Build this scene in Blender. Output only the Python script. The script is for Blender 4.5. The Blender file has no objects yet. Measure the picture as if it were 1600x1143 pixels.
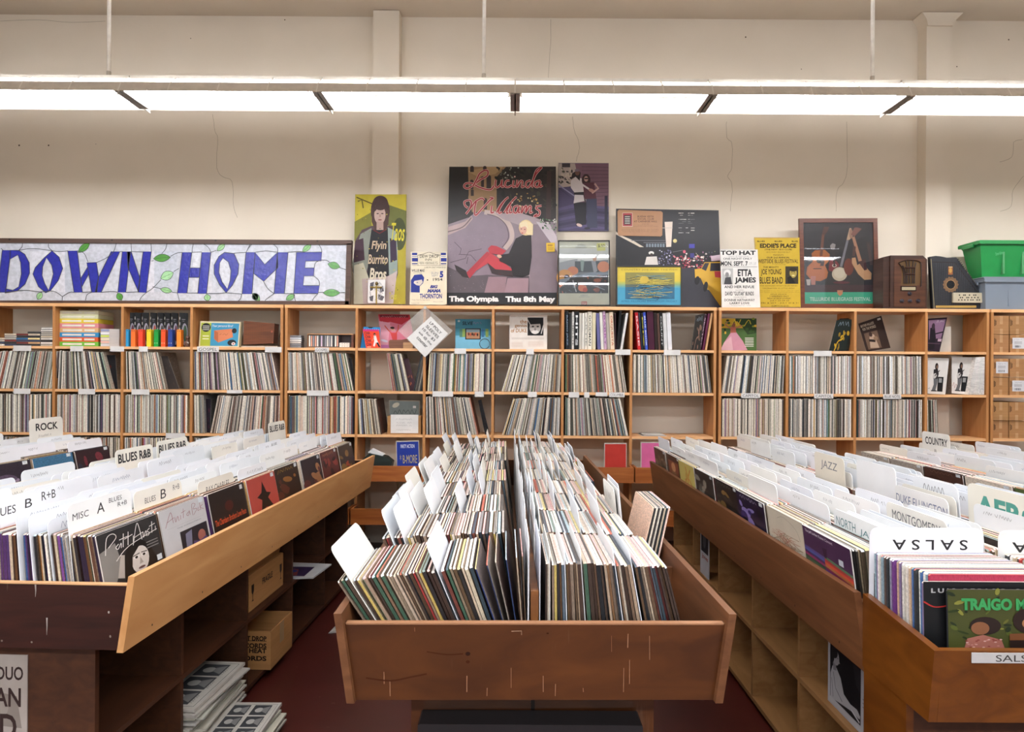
import bpy, math, random
from mathutils import Vector, Matrix
random.seed(11)
R = random.random
U = random.uniform
scn = bpy.context.scene
COL = scn.collection
# ---------------------------------------------------------------- camera
F, CX, CY, ROLL, CZ = 1067.0, 805.0, 578.0, 0.0065, 1.5
cam = bpy.data.cameras.new('camera')
cam.sensor_width = 36; cam.lens = 36*F/1600
cam.shift_x = (800-CX)/1600; cam.shift_y = (CY-571.5)/1600
cam.dof.use_dof = False
camo = bpy.data.objects.new('camera', cam); COL.objects.link(camo)
camo.matrix_world = Matrix.Translation((0, 0, CZ)) @ Matrix.Rotation(math.pi/2, 4, 'X') @ Matrix.Rotation(ROLL, 4, 'Z')
scn.camera = camo
scn.view_settings.view_transform = 'Standard'; scn.view_settings.look = 'None'
scn.view_settings.gamma = 1; scn.view_settings.use_curve_mapping = False
scn.view_settings.exposure = 0.55
scn.cycles.max_bounces = 8; scn.cycles.diffuse_bounces = 5
w = bpy.data.worlds.new('world'); scn.world = w; w.use_nodes = True
w.node_tree.nodes['Background'].inputs[0].default_value = (0.95, 0.98, 1.0, 1)
w.node_tree.nodes['Background'].inputs[1].default_value = 0.8
LAMP = 31.0        # emission of the fluorescent lenses
UPL = 13.8

def P(x, y, D):
    dx = x-CX; dy = CY-y
    return Vector(((dx-ROLL*dy)*D/F, D, CZ+(dy+ROLL*dx)*D/F))
def XW(x, D): return (x-CX)*D/F
# ---------------------------------------------------------------- colour
_cc = {}
def s2l(v): return v/12.92 if v <= 0.04045 else ((v+0.055)/1.055)**2.4
def c(h):
    if not isinstance(h, str): return h
    if h not in _cc:
        h2 = h.lstrip('#')
        if len(h2) == 3: h2 = ''.join(a*2 for a in h2)
        _cc[h] = tuple(s2l(int(h2[i:i+2], 16)/255) for i in (0, 2, 4))+(1.0,)
    return _cc[h]
def mix(a, b, t):
    a = c(a); b = c(b); return tuple(a[i]*(1-t)+b[i]*t for i in range(3))+(1.0,)
def jit(a, k=.06):
    a = c(a); m = 1+U(-k, k); return tuple(min(1, max(0, a[i]*m*(1+U(-k, k)*.5))) for i in range(3))+(1.0,)

# ---------------------------------------------------------------- materials
def newmat(name):
    m = bpy.data.materials.new(name); m.use_nodes = True
    return m, m.node_tree.nodes, m.node_tree.links, m.node_tree.nodes['Principled BSDF']
def attr_mat(name, rough=.55, scale=(30, 30, 30), amt=.12, spec=.4, bump=0, detail=4, metal=0, lo=.35, hi=.65, coat=0, val=1.0):
    m, n, l, b = newmat(name)
    a = n.new('ShaderNodeAttribute'); a.attribute_name = 'Col'
    t = n.new('ShaderNodeTexCoord'); mp = n.new('ShaderNodeMapping'); mp.inputs['Scale'].default_value = scale
    no = n.new('ShaderNodeTexNoise'); no.inputs['Scale'].default_value = 1; no.inputs['Detail'].default_value = detail
    l.new(t.outputs['Object'], mp.inputs[0]); l.new(mp.outputs[0], no.inputs[0])
    mr = n.new('ShaderNodeMapRange'); mr.inputs[1].default_value = lo; mr.inputs[2].default_value = hi
    mr.inputs[3].default_value = (1-amt)*val; mr.inputs[4].default_value = (1+amt)*val
    l.new(no.outputs[0], mr.inputs[0])
    mx = n.new('ShaderNodeVectorMath'); mx.operation = 'SCALE'
    l.new(a.outputs['Color'], mx.inputs[0]); l.new(mr.outputs[0], mx.inputs['Scale'])
    l.new(mx.outputs[0], b.inputs['Base Color'])
    b.inputs['Roughness'].default_value = rough; b.inputs['Specular IOR Level'].default_value = spec; b.inputs['Metallic'].default_value = metal
    b.inputs['Coat Weight'].default_value = coat
    if bump:
        bp = n.new('ShaderNodeBump'); bp.inputs['Strength'].default_value = bump; bp.inputs['Distance'].default_value = .002
        l.new(no.outputs[0], bp.inputs['Height']); l.new(bp.outputs[0], b.inputs['Normal'])
    return m
def wood(name, dark, light, scale=(2, 2, 30), rough=.45, spec=.4, scuff=0, bump=.05, coat=0):
    m, n, l, b = newmat(name)
    t = n.new('ShaderNodeTexCoord'); mp = n.new('ShaderNodeMapping'); mp.inputs['Scale'].default_value = scale
    no = n.new('ShaderNodeTexNoise'); no.inputs['Scale'].default_value = 1.3; no.inputs['Detail'].default_value = 6; no.inputs['Distortion'].default_value = .8
    l.new(t.outputs['Object'], mp.inputs[0]); l.new(mp.outputs[0], no.inputs[0])
    cr = n.new('ShaderNodeValToRGB'); cr.color_ramp.elements[0].position = .3; cr.color_ramp.elements[1].position = .72
    cr.color_ramp.elements[0].color = c(dark); cr.color_ramp.elements[1].color = c(light)
    l.new(no.outputs[0], cr.inputs[0]); out = cr.outputs[0]
    if scuff:
        mp2 = n.new('ShaderNodeMapping'); mp2.inputs['Scale'].default_value = (26, 26, 3.2)
        l.new(t.outputs['Object'], mp2.inputs[0])
        n2 = n.new('ShaderNodeTexNoise'); n2.inputs['Scale'].default_value = 1; n2.inputs['Detail'].default_value = 3
        l.new(mp2.outputs[0], n2.inputs[0])
        c2 = n.new('ShaderNodeValToRGB'); c2.color_ramp.elements[0].position = .69; c2.color_ramp.elements[1].position = .76
        c2.color_ramp.elements[0].color = (0, 0, 0, 1); c2.color_ramp.elements[1].color = (scuff, scuff, scuff, 1)
        l.new(n2.outputs[0], c2.inputs[0])
        mx = n.new('ShaderNodeMix'); mx.data_type = 'RGBA'; l.new(c2.outputs[0], mx.inputs['Factor'])
        l.new(out, mx.inputs['A']); mx.inputs['B'].default_value = c('#a8927c'); out = mx.outputs['Result']
    l.new(out, b.inputs['Base Color'])
    b.inputs['Roughness'].default_value = rough; b.inputs['Specular IOR Level'].default_value = spec; b.inputs['Coat Weight'].default_value = coat
    bp = n.new('ShaderNodeBump'); bp.inputs['Strength'].default_value = bump; bp.inputs['Distance'].default_value = .002
    l.new(no.outputs[0], bp.inputs['Height']); l.new(bp.outputs[0], b.inputs['Normal'])
    return m
def plaster(name, col, amt=.05, cracks=True, rough=.75):
    m, n, l, b = newmat(name)
    t = n.new('ShaderNodeTexCoord')
    no = n.new('ShaderNodeTexNoise'); no.inputs['Scale'].default_value = 1.6; no.inputs['Detail'].default_value = 8
    l.new(t.outputs['Object'], no.inputs[0])
    cr = n.new('ShaderNodeValToRGB'); cr.color_ramp.elements[0].position = .3; cr.color_ramp.elements[1].position = .7
    cr.color_ramp.elements[0].color = mix(col, '#8a7a60', amt*2); cr.color_ramp.elements[1].color = c(col)
    l.new(no.outputs[0], cr.inputs[0]); l.new(cr.outputs[0], b.inputs['Base Color'])
    n2 = n.new('ShaderNodeTexNoise'); n2.inputs['Scale'].default_value = 22; n2.inputs['Detail'].default_value = 6
    l.new(t.outputs['Object'], n2.inputs[0])
    bp = n.new('ShaderNodeBump'); bp.inputs['Strength'].default_value = .12; bp.inputs['Distance'].default_value = .004
    l.new(n2.outputs[0], bp.inputs['Height']); l.new(bp.outputs[0], b.inputs['Normal'])
    b.inputs['Roughness'].default_value = rough; b.inputs['Specular IOR Level'].default_value = .2
    return m
def emis(name, col, s):
    m, n, l, b = newmat(name)
    b.inputs['Base Color'].default_value = (.8, .8, .8, 1); b.inputs['Emission Color'].default_value = c(col); b.inputs['Emission Strength'].default_value = s
    return m
def clear(name, tint, rough=.05, alpha=.25, spec=.5):
    m, n, l, b = newmat(name)
    b.inputs['Base Color'].default_value = c(tint); b.inputs['Roughness'].default_value = rough
    b.inputs['Alpha'].default_value = alpha; b.inputs['Specular IOR Level'].default_value = spec
    no = n.new('ShaderNodeTexNoise'); no.inputs['Scale'].default_value = 14; no.inputs['Detail'].default_value = 3
    t = n.new('ShaderNodeTexCoord'); l.new(t.outputs['Object'], no.inputs[0])
    bp = n.new('ShaderNodeBump'); bp.inputs['Strength'].default_value = .25 if alpha < .5 else .1; bp.inputs['Distance'].default_value = .003
    l.new(no.outputs[0], bp.inputs['Height']); l.new(bp.outputs[0], b.inputs['Normal'])
    return m
def glassm(name):
    m, n, l, b = newmat(name)
    tr = n.new('ShaderNodeBsdfTransparent'); gl = n.new('ShaderNodeBsdfGlossy'); gl.inputs['Roughness'].default_value = .02
    fr = n.new('ShaderNodeFresnel'); fr.inputs[0].default_value = 1.5; ms = n.new('ShaderNodeMixShader')
    l.new(fr.outputs[0], ms.inputs[0]); l.new(tr.outputs[0], ms.inputs[1]); l.new(gl.outputs[0], ms.inputs[2])
    l.new(ms.outputs[0], n['Material Output'].inputs[0])
    return m
PRINT = attr_mat('printed_paper', .55, (14, 14, 14), .05, .2, val=.80)
GLOSS = attr_mat('glossy_print', .38, (9, 9, 9), .05, .35, val=.78)
SLEEVE = attr_mat('record_sleeve', .45, (900, 60, 150), .22, .35, 0, 3)
SLEEVEW = attr_mat('shelved_record_sleeve', .5, (420, 30, 120), .2, .3, 0, 4)
CARDM = attr_mat('plastic_card', .45, (6, 6, 6), .03, .35, val=.88)
PLAST = attr_mat('coloured_plastic', .35, (8, 8, 8), .05, .5)
METAL = attr_mat('painted_metal', .4, (20, 20, 20), .06, .5, 0, 4, .3)
CARDB = attr_mat('cardboard', .8, (3, 3, 60), .07, .15, .1)
DARKW = attr_mat('old_varnished_wood', .35, (4, 4, 60), .2, .4, .05)
BIRCH = wood('shelf_edge_wood', '#d49e68', '#e9ba88', (1.5, 1.5, 22), .45)
BIRCHV = wood('shelf_upright_wood', '#a9713f', '#c08a54', (22, 22, 1.5), .5)
RUST = wood('tray_wood', '#8f4c22', '#b06a34', (2, 8, 30), .4)
BROWN = wood('varnished_bin_wood', '#432410', '#5c3417', (3, 12, 9), .28, .45, .16, .04, .15)
BROWNS = wood('bin_side_wood', '#5e3a22', '#7a5032', (14, 1.4, 22), .38, .4)
TAN = wood('plywood_side', '#b98450', '#cb9964', (12, 1.6, 12), .42, .4)
BLACKW = wood('dark_end_wood', '#27120d', '#3a1b13', (3, 12, 30), .4, .4, .35)
BASED = wood('dark_base_wood', '#3b2113', '#4f2e1a', (14, 2, 22), .5)
BASET = wood('tan_base_wood', '#8a6138', '#a2774a', (14, 2, 22), .5)
SALSAW = wood('amber_bin_wood', '#542b0c', '#774415', (9, 3, 12), .3, .45, 0, .04, .2)
DIVW = wood('divider_wood', '#6b4020', '#86552c', (3, 14, 14), .45)
WALLM = plaster('cream_wall_paint', '#e3d9c8')
CEILM = plaster('ceiling_paint', '#d6cbb9')
LENS = emis('fluorescent_lens', '#f7f8ff', LAMP)
LENS2 = emis('dim_fluorescent_tube', '#f7f8ff', LAMP*.35)
PANEL = emis('fluorescent_panel', '#f4f7ff', UPL)
PANEL2 = emis('rear_fluorescent_panel', '#f4f7ff', UPL*1.9)
GLASS = glassm('picture_glass')
POLY = clear('poly_bag', '#e8e4dc', .08, .16, .6)
TOTE = clear('clear_tote_plastic', '#8d99a6', .22, .72, .5)
def floor_mat():
    m, n, l, b = newmat('dark_red_floor_paint')
    t = n.new('ShaderNodeTexCoord')
    no = n.new('ShaderNodeTexNoise'); no.inputs['Scale'].default_value = 2.5; no.inputs['Detail'].default_value = 8
    l.new(t.outputs['Object'], no.inputs[0])
    cr = n.new('ShaderNodeValToRGB'); cr.color_ramp.elements[0].position = .3; cr.color_ramp.elements[1].position = .75
    cr.color_ramp.elements[0].color = c('#3a1410'); cr.color_ramp.elements[1].color = c('#542019')
    l.new(no.outputs[0], cr.inputs[0])
    n2 = n.new('ShaderNodeTexNoise'); n2.inputs['Scale'].default_value = 19; n2.inputs['Detail'].default_value = 9
    l.new(t.outputs['Object'], n2.inputs[0])
    c2 = n.new('ShaderNodeValToRGB'); c2.color_ramp.elements[0].position = .7; c2.color_ramp.elements[1].position = .74
    c2.color_ramp.elements[0].color = (0, 0, 0, 1); c2.color_ramp.elements[1].color = (.5, .5, .5, 1)
    l.new(n2.outputs[0], c2.inputs[0])
    mx = n.new('ShaderNodeMix'); mx.data_type = 'RGBA'; l.new(c2.outputs[0], mx.inputs['Factor'])
    l.new(cr.outputs[0], mx.inputs['A']); mx.inputs['B'].default_value = c('#7a5a50'); l.new(mx.outputs['Result'], b.inputs['Base Color'])
    b.inputs['Roughness'].default_value = .38
    return m
FLOORM = floor_mat()
def sglass():
    m = attr_mat('stained_glass', .12, (40, 40, 40), .1, .7, .9, 3)
    return m
SGLASS = sglass()

# ---------------------------------------------------------------- text
_tc = {}
_cu = bpy.data.curves.new('t', 'FONT'); _to = bpy.data.objects.new('t', _cu); COL.objects.link(_to)
def text_geo(s, bold=0, shear=0, space=1):
    k = (s, bold, shear, space)
    if k in _tc: return _tc[k]
    _cu.body = s; _cu.offset = bold*2; _cu.shear = shear; _cu.space_character = space; _cu.resolution_u = 3
    me = _to.to_mesh()
    vs = [(v.co.x, v.co.y) for v in me.vertices]; fs = [tuple(p.vertices) for p in me.polygons]
    _to.to_mesh_clear()
    if not vs: vs = [(0, 0), (1, 1)]
    x0 = min(v[0] for v in vs); x1 = max(v[0] for v in vs); y0 = min(v[1] for v in vs); y1 = max(v[1] for v in vs)
    r = ([((v[0]-x0)/(x1-x0+1e-9), (y1-v[1])/(y1-y0+1e-9)) for v in vs], fs, (x1-x0)/(y1-y0+1e-9))
    _tc[k] = r
    return r

# ---------------------------------------------------------------- mesh builder
class MB:
    def __init__(s, M=None):
        s.v = []; s.f = []; s.c = []; s.m = []; s.M = M
    def add(s, vs, fs, col, mi=0):
        o = len(s.v)
        if s.M is not None: vs = [s.M @ Vector(p) for p in vs]
        s.v += [tuple(p) for p in vs]
        multi = isinstance(col, list)
        for i, f in enumerate(fs):
            s.f.append(tuple(o+j for j in f)); s.c.append(c(col[i]) if multi else c(col)); s.m.append(mi)
        return s
    def box(s, a, b, col='#fff', mi=0, ch=0):
        x0, x1 = sorted((a[0], b[0])); y0, y1 = sorted((a[1], b[1])); z0, z1 = sorted((a[2], b[2]))
        if ch:
            return s.prism([(x0+ch, z0), (x1-ch, z0), (x1, z0+ch), (x1, z1-ch), (x1-ch, z1), (x0+ch, z1), (x0, z1-ch), (x0, z0+ch)], y0, y1, col, mi)
        vs = [(x, y, z) for x in (x0, x1) for y in (y0, y1) for z in (z0, z1)]
        return s.add(vs, [(0, 1, 3, 2), (4, 6, 7, 5), (0, 4, 5, 1), (2, 3, 7, 6), (0, 2, 6, 4), (1, 5, 7, 3)], col, mi)
    def prism(s, poly, y0, y1, col='#fff', mi=0, axis='y', side=None):
        n = len(poly)
        def mk(p, d):
            return (p[0], d, p[1]) if axis == 'y' else ((d, p[0], p[1]) if axis == 'x' else (p[0], p[1], d))
        vs = [mk(p, y0) for p in poly]+[mk(p, y1) for p in poly]
        fs = [tuple(range(n)), tuple(range(2*n-1, n-1, -1))]+[(i, i+n, (i+1) % n+n, (i+1) % n) for i in range(n)]
        cols = [col, col]+[(side or col)]*n
        return s.add(vs, fs, cols, mi)
    def hexa(s, p, col='#fff', mi=0):   # 8 corners: bottom 4 (loop), top 4 (loop)
        return s.add(p, [(3, 2, 1, 0), (4, 5, 6, 7), (0, 1, 5, 4), (1, 2, 6, 5), (2, 3, 7, 6), (3, 0, 4, 7)], col, mi)
    def tube(s, pts, r, col='#fff', mi=0, n=8, closed=False):
        pts = [Vector(p) for p in pts]; vs = []; fs = []; N = len(pts)
        for i, p in enumerate(pts):
            if closed: d = (pts[(i+1) % N]-pts[i-1]).normalized()
            else: d = (pts[min(i+1, N-1)]-pts[max(i-1, 0)]).normalized()
            a = Vector((0, 0, 1)) if abs(d.z) < .9 else Vector((1, 0, 0))
            u = d.cross(a).normalized(); w_ = d.cross(u)
            rr = r[i] if isinstance(r, (list, tuple)) else r
            for k in range(n):
                t = 2*math.pi*k/n; vs.append(p+u*math.cos(t)*rr+w_*math.sin(t)*rr)
        for i in range(N if closed else N-1):
            j = (i+1) % N
            for k in range(n): fs.append((i*n+k, i*n+(k+1) % n, j*n+(k+1) % n, j*n+k))
        if not closed: fs += [tuple(range(n-1, -1, -1)), tuple(range((N-1)*n, N*n))]
        return s.add(vs, fs, col, mi)
    def lathe(s, o, ax, prof, col='#fff', mi=0, n=20):
        o = Vector(o); ax = Vector(ax).normalized(); a = Vector((0, 0, 1)) if abs(ax.z) < .9 else Vector((1, 0, 0))
        u = ax.cross(a).normalized(); w_ = ax.cross(u); vs = []; fs = []
        for r, h in prof:
            for k in range(n):
                t = 2*math.pi*k/n; vs.append(o+ax*h+u*math.cos(t)*r+w_*math.sin(t)*r)
        for i in range(len(prof)-1):
            for k in range(n): fs.append((i*n+k, i*n+(k+1) % n, (i+1)*n+(k+1) % n, (i+1)*n+k))
        fs += [tuple(range(n-1, -1, -1)), tuple(range((len(prof)-1)*n, len(prof)*n))]
        return s.add(vs, fs, col, mi)
    def obj(s, name, mats, parent=None, loc=None):
        if not isinstance(mats, (list, tuple)): mats = [mats]
        if parent is not None: L = Vector(parent['_loc'])
        elif loc is not None: L = Vector(loc)
        else:
            xs = [v[0] for v in s.v]; ys = [v[1] for v in s.v]; zs = [v[2] for v in s.v]
            L = Vector(((min(xs)+max(xs))/2, (min(ys)+max(ys))/2, min(zs)))
        me = bpy.data.meshes.new(name)
        me.from_pydata([(v[0]-L[0], v[1]-L[1], v[2]-L[2]) for v in s.v], [], s.f)
        at = me.color_attributes.new('Col', 'FLOAT_COLOR', 'CORNER')
        buf = []
        for f, cc in zip(s.f, s.c): buf += list(cc)*len(f)
        at.data.foreach_set('color', buf)
        for m in mats: me.materials.append(m)
        me.polygons.foreach_set('material_index', s.m)
        me.update()
        o = bpy.data.objects.new(name, me); COL.objects.link(o)
        if parent is not None:
            o.parent = parent
            if '_abs' in parent: o['_loc'] = parent['_loc']
        else: o.location = L
        o['_loc'] = tuple(L)
        return o
def tag(o, label=None, cat=None, group=None, kind=None):
    if label: o['label'] = label
    if cat: o['category'] = cat
    if group: o['group'] = group
    if kind: o['kind'] = kind
    return o
def thing(name, loc, label, cat, group=None):
    o = bpy.data.objects.new(name, None); COL.objects.link(o); o.location = loc; o['_loc'] = tuple(loc)
    o.empty_display_size = .1
    return tag(o, label, cat, group)
def struct(name, mb, m): return tag(mb.obj(name, m), kind='structure')

# ---------------------------------------------------------------- flat artwork
class CV:
    """flat print: fn(u,v)->Vector, n = outward normal, coordinates through xf=(ox,oy,scale)"""
    def __init__(s, mb, fn, n, mi=0, xf=(0, 0, 1), step=.00003, base=.0003):
        s.mb = mb; s.fn = fn; s.n = Vector(n); s.mi = mi; s.xf = xf; s.k = 0; s.step = step; s.base = base; s.inv = mb.M.inverted() if mb.M is not None else None
    def z(s, ox, oy, sc): s.xf = (ox, oy, sc); return s
    def pt(s, x, y):
        p = s.fn(s.xf[0]+x/s.xf[2], s.xf[1]+y/s.xf[2])+s.n*(s.base+s.k*s.step); return s.inv @ p if s.inv is not None else p
    def poly(s, pts, col, up=True):
        s.mb.add([s.pt(*p) for p in pts], [tuple(range(len(pts)))], col, s.mi)
        if up: s.k += 1
        return s
    def rect(s, x0, y0, x1, y1, col): return s.poly([(x0, y0), (x1, y0), (x1, y1), (x0, y1)], col)
    def ell(s, cx, cy, rx, ry, col, rot=0, n=20, a0=0, a1=360):
        r = math.radians(rot); P_ = []
        for i in range(n):
            t = math.radians(a0+(a1-a0)*i/(n if a1-a0 == 360 else n-1)); a = rx*math.cos(t); b = ry*math.sin(t)
            P_.append((cx+a*math.cos(r)-b*math.sin(r), cy+a*math.sin(r)+b*math.cos(r)))
        return s.poly(P_, col)
    def line(s, pts, wd, col, closed=False):
        N = len(pts); vs = []; fs = []
        for i in range(N):
            a = pts[i-1] if (closed or i) else pts[i]; b = pts[(i+1) % N] if (closed or i < N-1) else pts[i]
            dx, dy = b[0]-a[0], b[1]-a[1]; L = math.hypot(dx, dy) or 1
            ww = (wd[i] if isinstance(wd, list) else wd)/2
            vs += [s.pt(pts[i][0]-dy/L*ww, pts[i][1]+dx/L*ww), s.pt(pts[i][0]+dy/L*ww, pts[i][1]-dx/L*ww)]
        for i in range(N if closed else N-1):
            j = (i+1) % N; fs.append((2*i, 2*i+1, 2*j+1, 2*j))
        s.mb.add(vs, fs, col, s.mi); s.k += 1
        return s
    def scrib(s, x0, y0, x1, y1, col, wd=None):
        n = max(6, int(abs(x1-x0)/(abs(y1-y0)+1e-9)*1.6)); n = min(n, 22); wd = wd or abs(y1-y0)*.13; seg = []
        for i in range(n):
            if i and R() < .16:
                if len(seg) > 1: s.line(smooth(seg, 3), wd, col)
                seg = []
            seg.append((x0+(x1-x0)*i/n+U(-.2, .2)*(x1-x0)/n, (y0 if i % 2 else y1)+U(-.25, .25)*(y1-y0)))
        if len(seg) > 1: s.line(smooth(seg, 3), wd, col)
        return s
    def text(s, t, x0, y0, x1, y1, col, bold=0, shear=0, space=1, rot=0, fit=True):
        vs, fs, asp = text_geo(t, bold, shear, space); w_, h_ = x1-x0, y1-y0
        if not fit: w_ = min(abs(w_), abs(h_)*asp)*(1 if w_ > 0 else -1)
        cx, cy = (x0+x1)/2, (y0+y1)/2; r = math.radians(rot); ca, sa = math.cos(r), math.sin(r); out = []
        for a, b in vs:
            x = x0+a*w_-cx; y = y0+b*h_-cy
            out.append(s.pt(cx+x*ca-y*sa, cy+x*sa+y*ca))
        s.mb.add(out, fs, col, s.mi); s.k += 1
        return s
def smooth(pts, n=6):
    out = []
    N = len(pts)
    for i in range(N-1):
        p0 = pts[max(i-1, 0)]; p1 = pts[i]; p2 = pts[i+1]; p3 = pts[min(i+2, N-1)]
        for k in range(n):
            t = k/n
            out.append(tuple(.5*((2*p1[j])+(-p0[j]+p2[j])*t+(2*p0[j]-5*p1[j]+4*p2[j]-p3[j])*t*t+(-p0[j]+3*p1[j]-3*p2[j]+p3[j])*t**3) for j in (0, 1)))
    out.append(pts[-1]); return out
def wallfn(D, k=0.0, Zb=2.025):
    """photo pixel -> point on an upright plane at distance D, leaning back by k per metre of height"""
    def fn(x, y):
        dx = x-CX; dy = CY-y; u = dx-ROLL*dy; v = dy+ROLL*dx
        Y = (D+k*(CZ-Zb))/(1-k*v/F)
        return Vector((u*Y/F, Y, CZ+v*Y/F))
    return fn

# ---------------------------------------------------------------- room
def room():
    W = .06
    struct('floor', MB().box((-8, -6, -.1), (8, 6.1, 0)), FLOORM)
    struct('ceiling', MB().box((-8, -6, 4.62), (8, 6.1, 4.72)), CEILM)
    struct('wall_back', MB().box((-8, 6.05, 0), (8, 6.15, 4.62)), WALLM)
    struct('wall_left', MB().box((-8.1, -6, 0), (-8, 6.1, 4.62)), WALLM)
    struct('wall_right', MB().box((8, -6, 0), (8.1, 6.1, 4.62)), WALLM)
    a, b = P(582, 200, 5.92).x, P(623, 200, 5.92).x
    struct('trim_1', MB().box((a, 5.92, 0), (b, 6.049, 4.61)), WALLM)
    a, b = P(1447, 200, 5.92).x, P(1486, 200, 5.92).x
    m = MB().box((a, 5.92, 0), (b, 6.049, 4.61))
    m.prism([(a, 4.50), (b, 4.50), (b+.03, 4.555), (b+.09, 4.615), (a-.05, 4.615), (a-.015, 4.56)], 5.90, 6.048)
    struct('trim_2', m, WALLM)
    # hairline cracks in the plaster
    fn = wallfn(6.049)
    m = MB(); cv = CV(m, fn, (0, -1, 0))
    K = '#a3967f'
    for pts in ([(332, 178), (336, 205), (340, 216), (339, 262), (348, 276), (363, 284), (365, 320), (371, 340)],
                [(0, 33), (60, 31), (110, 35), (165, 33)],
                [(895, 182), (897, 203), (905, 224), (904, 238), (900, 252)], [(861, 30), (860, 70), (857, 122)],
                [(1135, 190), (1136, 215), (1144, 225), (1143, 262), (1137, 275), (1144, 290), (1141, 330)],
                [(1323, 190), (1324, 260), (1318, 285), (1308, 297), (1306, 330)],
                [(1598, 218), (1584, 222), (1581, 245), (1562, 253)], [(1599, 275), (1583, 297), (1580, 322), (1563, 330)]):
        sm = smooth(pts, 4); sm = [(x+U(-.5, .5), y) for x, y in sm]
        cv.line(sm, .45, K)
    for x, y, r in ((30, 227, 1.4), (76, 227, 1.3), (1165, 58, 1.2), (445, 31, 1), (298, 60, .8), (1495, 104, 1), (1576, 62, 1.2), (1252, 108, .8), (150, 225, .6)):
        cv.ell(x, y, r, r, '#5b4c3a', 0, 8)
    o = m.obj('trim_3', PRINT); tag(o, kind='structure')
room()

def fixtures():
    Y0, ZL = 4.385, 3.205
    for i in range(-4, 5):
        x0 = -.012+1.222*i; x1 = x0+1.222
        vis = -2.45 if 0 else 0
        names = ['far left', 'second from the left', 'third from the left', 'left of the centre joint', 'right of the centre joint', 'third from the right', 'second from the right', 'at the far right']
        lab = {-3: 'leftmost fluorescent light section, cut by the photo edge, in the hanging row', -2: 'long white fluorescent section between the left hanging rod and the painted wall pier',
               -1: 'fluorescent light section directly left of the centre rod joint, hung over the posters', 0: 'fluorescent light section right of centre with a dimmer tube and stained side',
               1: 'fluorescent light section hung by the right rod, above the framed instrument poster', 2: 'rightmost fluorescent light section in front of the right wall pier'}
        if i < -3 or i > 2:
            if i in (-4,): lb = 'outer fluorescent light section beyond the left end of the visible row'
            else: lb = 'outer fluorescent light section beyond the right end, %s' % ('next to the visible row' if i == 3 else 'last of the row')
        else: lb = lab[i]
        t = thing('fluorescent_light', (x0+.611, Y0, ZL), lb, 'ceiling light', 'hanging row of fluorescent lights')
        m = MB()
        for sg, wt, wz in ((-1, .149, 3.272), (1, .112, 3.299)):      # side wings, then the channel on top; the gap between them is open
            q = lambda y, z, sg=sg: (Y0+sg*y, z)
            lz = 3.205 if sg < 0 else 3.222
            m.prism([q(.185, lz), q(.149, 3.272), q(wt, wz), q(wt-.003, wz-.003), q(.146, 3.270), q(.181, lz-.001)], x0+.004, x1-.004, '#c9c0b3', 0, 'x')
        m.prism([(4.325, 3.330), (4.445, 3.330), (4.445, 3.352), (4.325, 3.352)], x0+.004, x1-.004, '#dcd6ca', 0, 'x')
        m.obj('reflector', METAL, t)
        for k in range(1, 4):
            a = x0+k*1.222/4
            m = MB()
            m.prism([(4.200, 3.207), (4.236, 3.272), (4.322, 3.338), (4.326, 3.330), (4.30, 3.31), (4.24, 3.262)], a-.004, a+.004, '#d9d2c6', 0, 'x')
            tag(m.obj('web', METAL, t))
        for yy in (4.315, 4.455):
            m = MB(); m.tube([(x0+.045, yy, 3.25), (x1-.045, yy, 3.25)], .019, '#fff', 0, 8)
            m.obj('lamp_tube', LENS2 if (i == 0 and yy < 4.4) else LENS, t)
        for s_, xx in ((1, x0), (-1, x1)):
            m = MB(); m.prism([(4.200, 3.203), (4.572, 3.203), (4.535, 3.275), (4.45, 3.34), (4.325, 3.34), (4.237, 3.275)], xx, xx+s_*.004, '#d9d4ca', 0, 'x')
            m.prism([(4.215, 3.203), (4.50, 3.203), (4.50, 3.221), (4.215, 3.221)], xx, xx+s_*.03, '#8f8a82', 0, 'x')
            m.obj('end_cap', METAL, t)
        rod = {-3: 167, -1: 753, 1: 1360}
        if i in rod:
            X = XW(rod[i], 4.386)
            m = MB(); m.tube([(X, 4.386, 3.34), (X, 4.386, 4.615)], .012, '#f4f1ea', 0, 10)
            m.lathe((X, 4.386, 4.59), (0, 0, 1), [(.04, .028), (.03, 0)], '#ddd6ca'); m.tube([(X, 4.386, 3.34), (X, 4.386, 3.40)], .014, '#c9c2b6', 0, 10)
            m.obj('hanging_rod', METAL, t)
    for j, yy in enumerate((1.35, -1.9)):
        for i in range(-4, 4):
            x0 = 1.222*i
            m = MB(); m.box((x0+.02, yy-.18, 3.222), (x0+1.2, yy+.18, 3.232), '#fff', 1)
            m.box((x0+.03, yy-.05, 3.352), (x0+1.19, yy+.05, 3.356), '#fff', 1)  # glowing strip added on top to brighten ceiling and upper wall, replacing open slots
            m.prism([(yy-.19, 3.205), (yy-.19, 3.215), (yy-.06, 3.35), (yy+.06, 3.35), (yy+.19, 3.215), (yy+.19, 3.205), (yy+.18, 3.24), (yy-.18, 3.24)], x0, x0+1.218, '#cfc8bb', 0, 'x')
            tag(m.obj('fluorescent_light', [METAL, PANEL if j == 0 else PANEL2]), 'white fluorescent light in the %s row nearer the shop front' % ('overhead' if j == 0 else 'rearmost'), 'ceiling light', 'overhead lights %s the camera' % ('above' if j == 0 else 'behind'))
fixtures()
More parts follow.
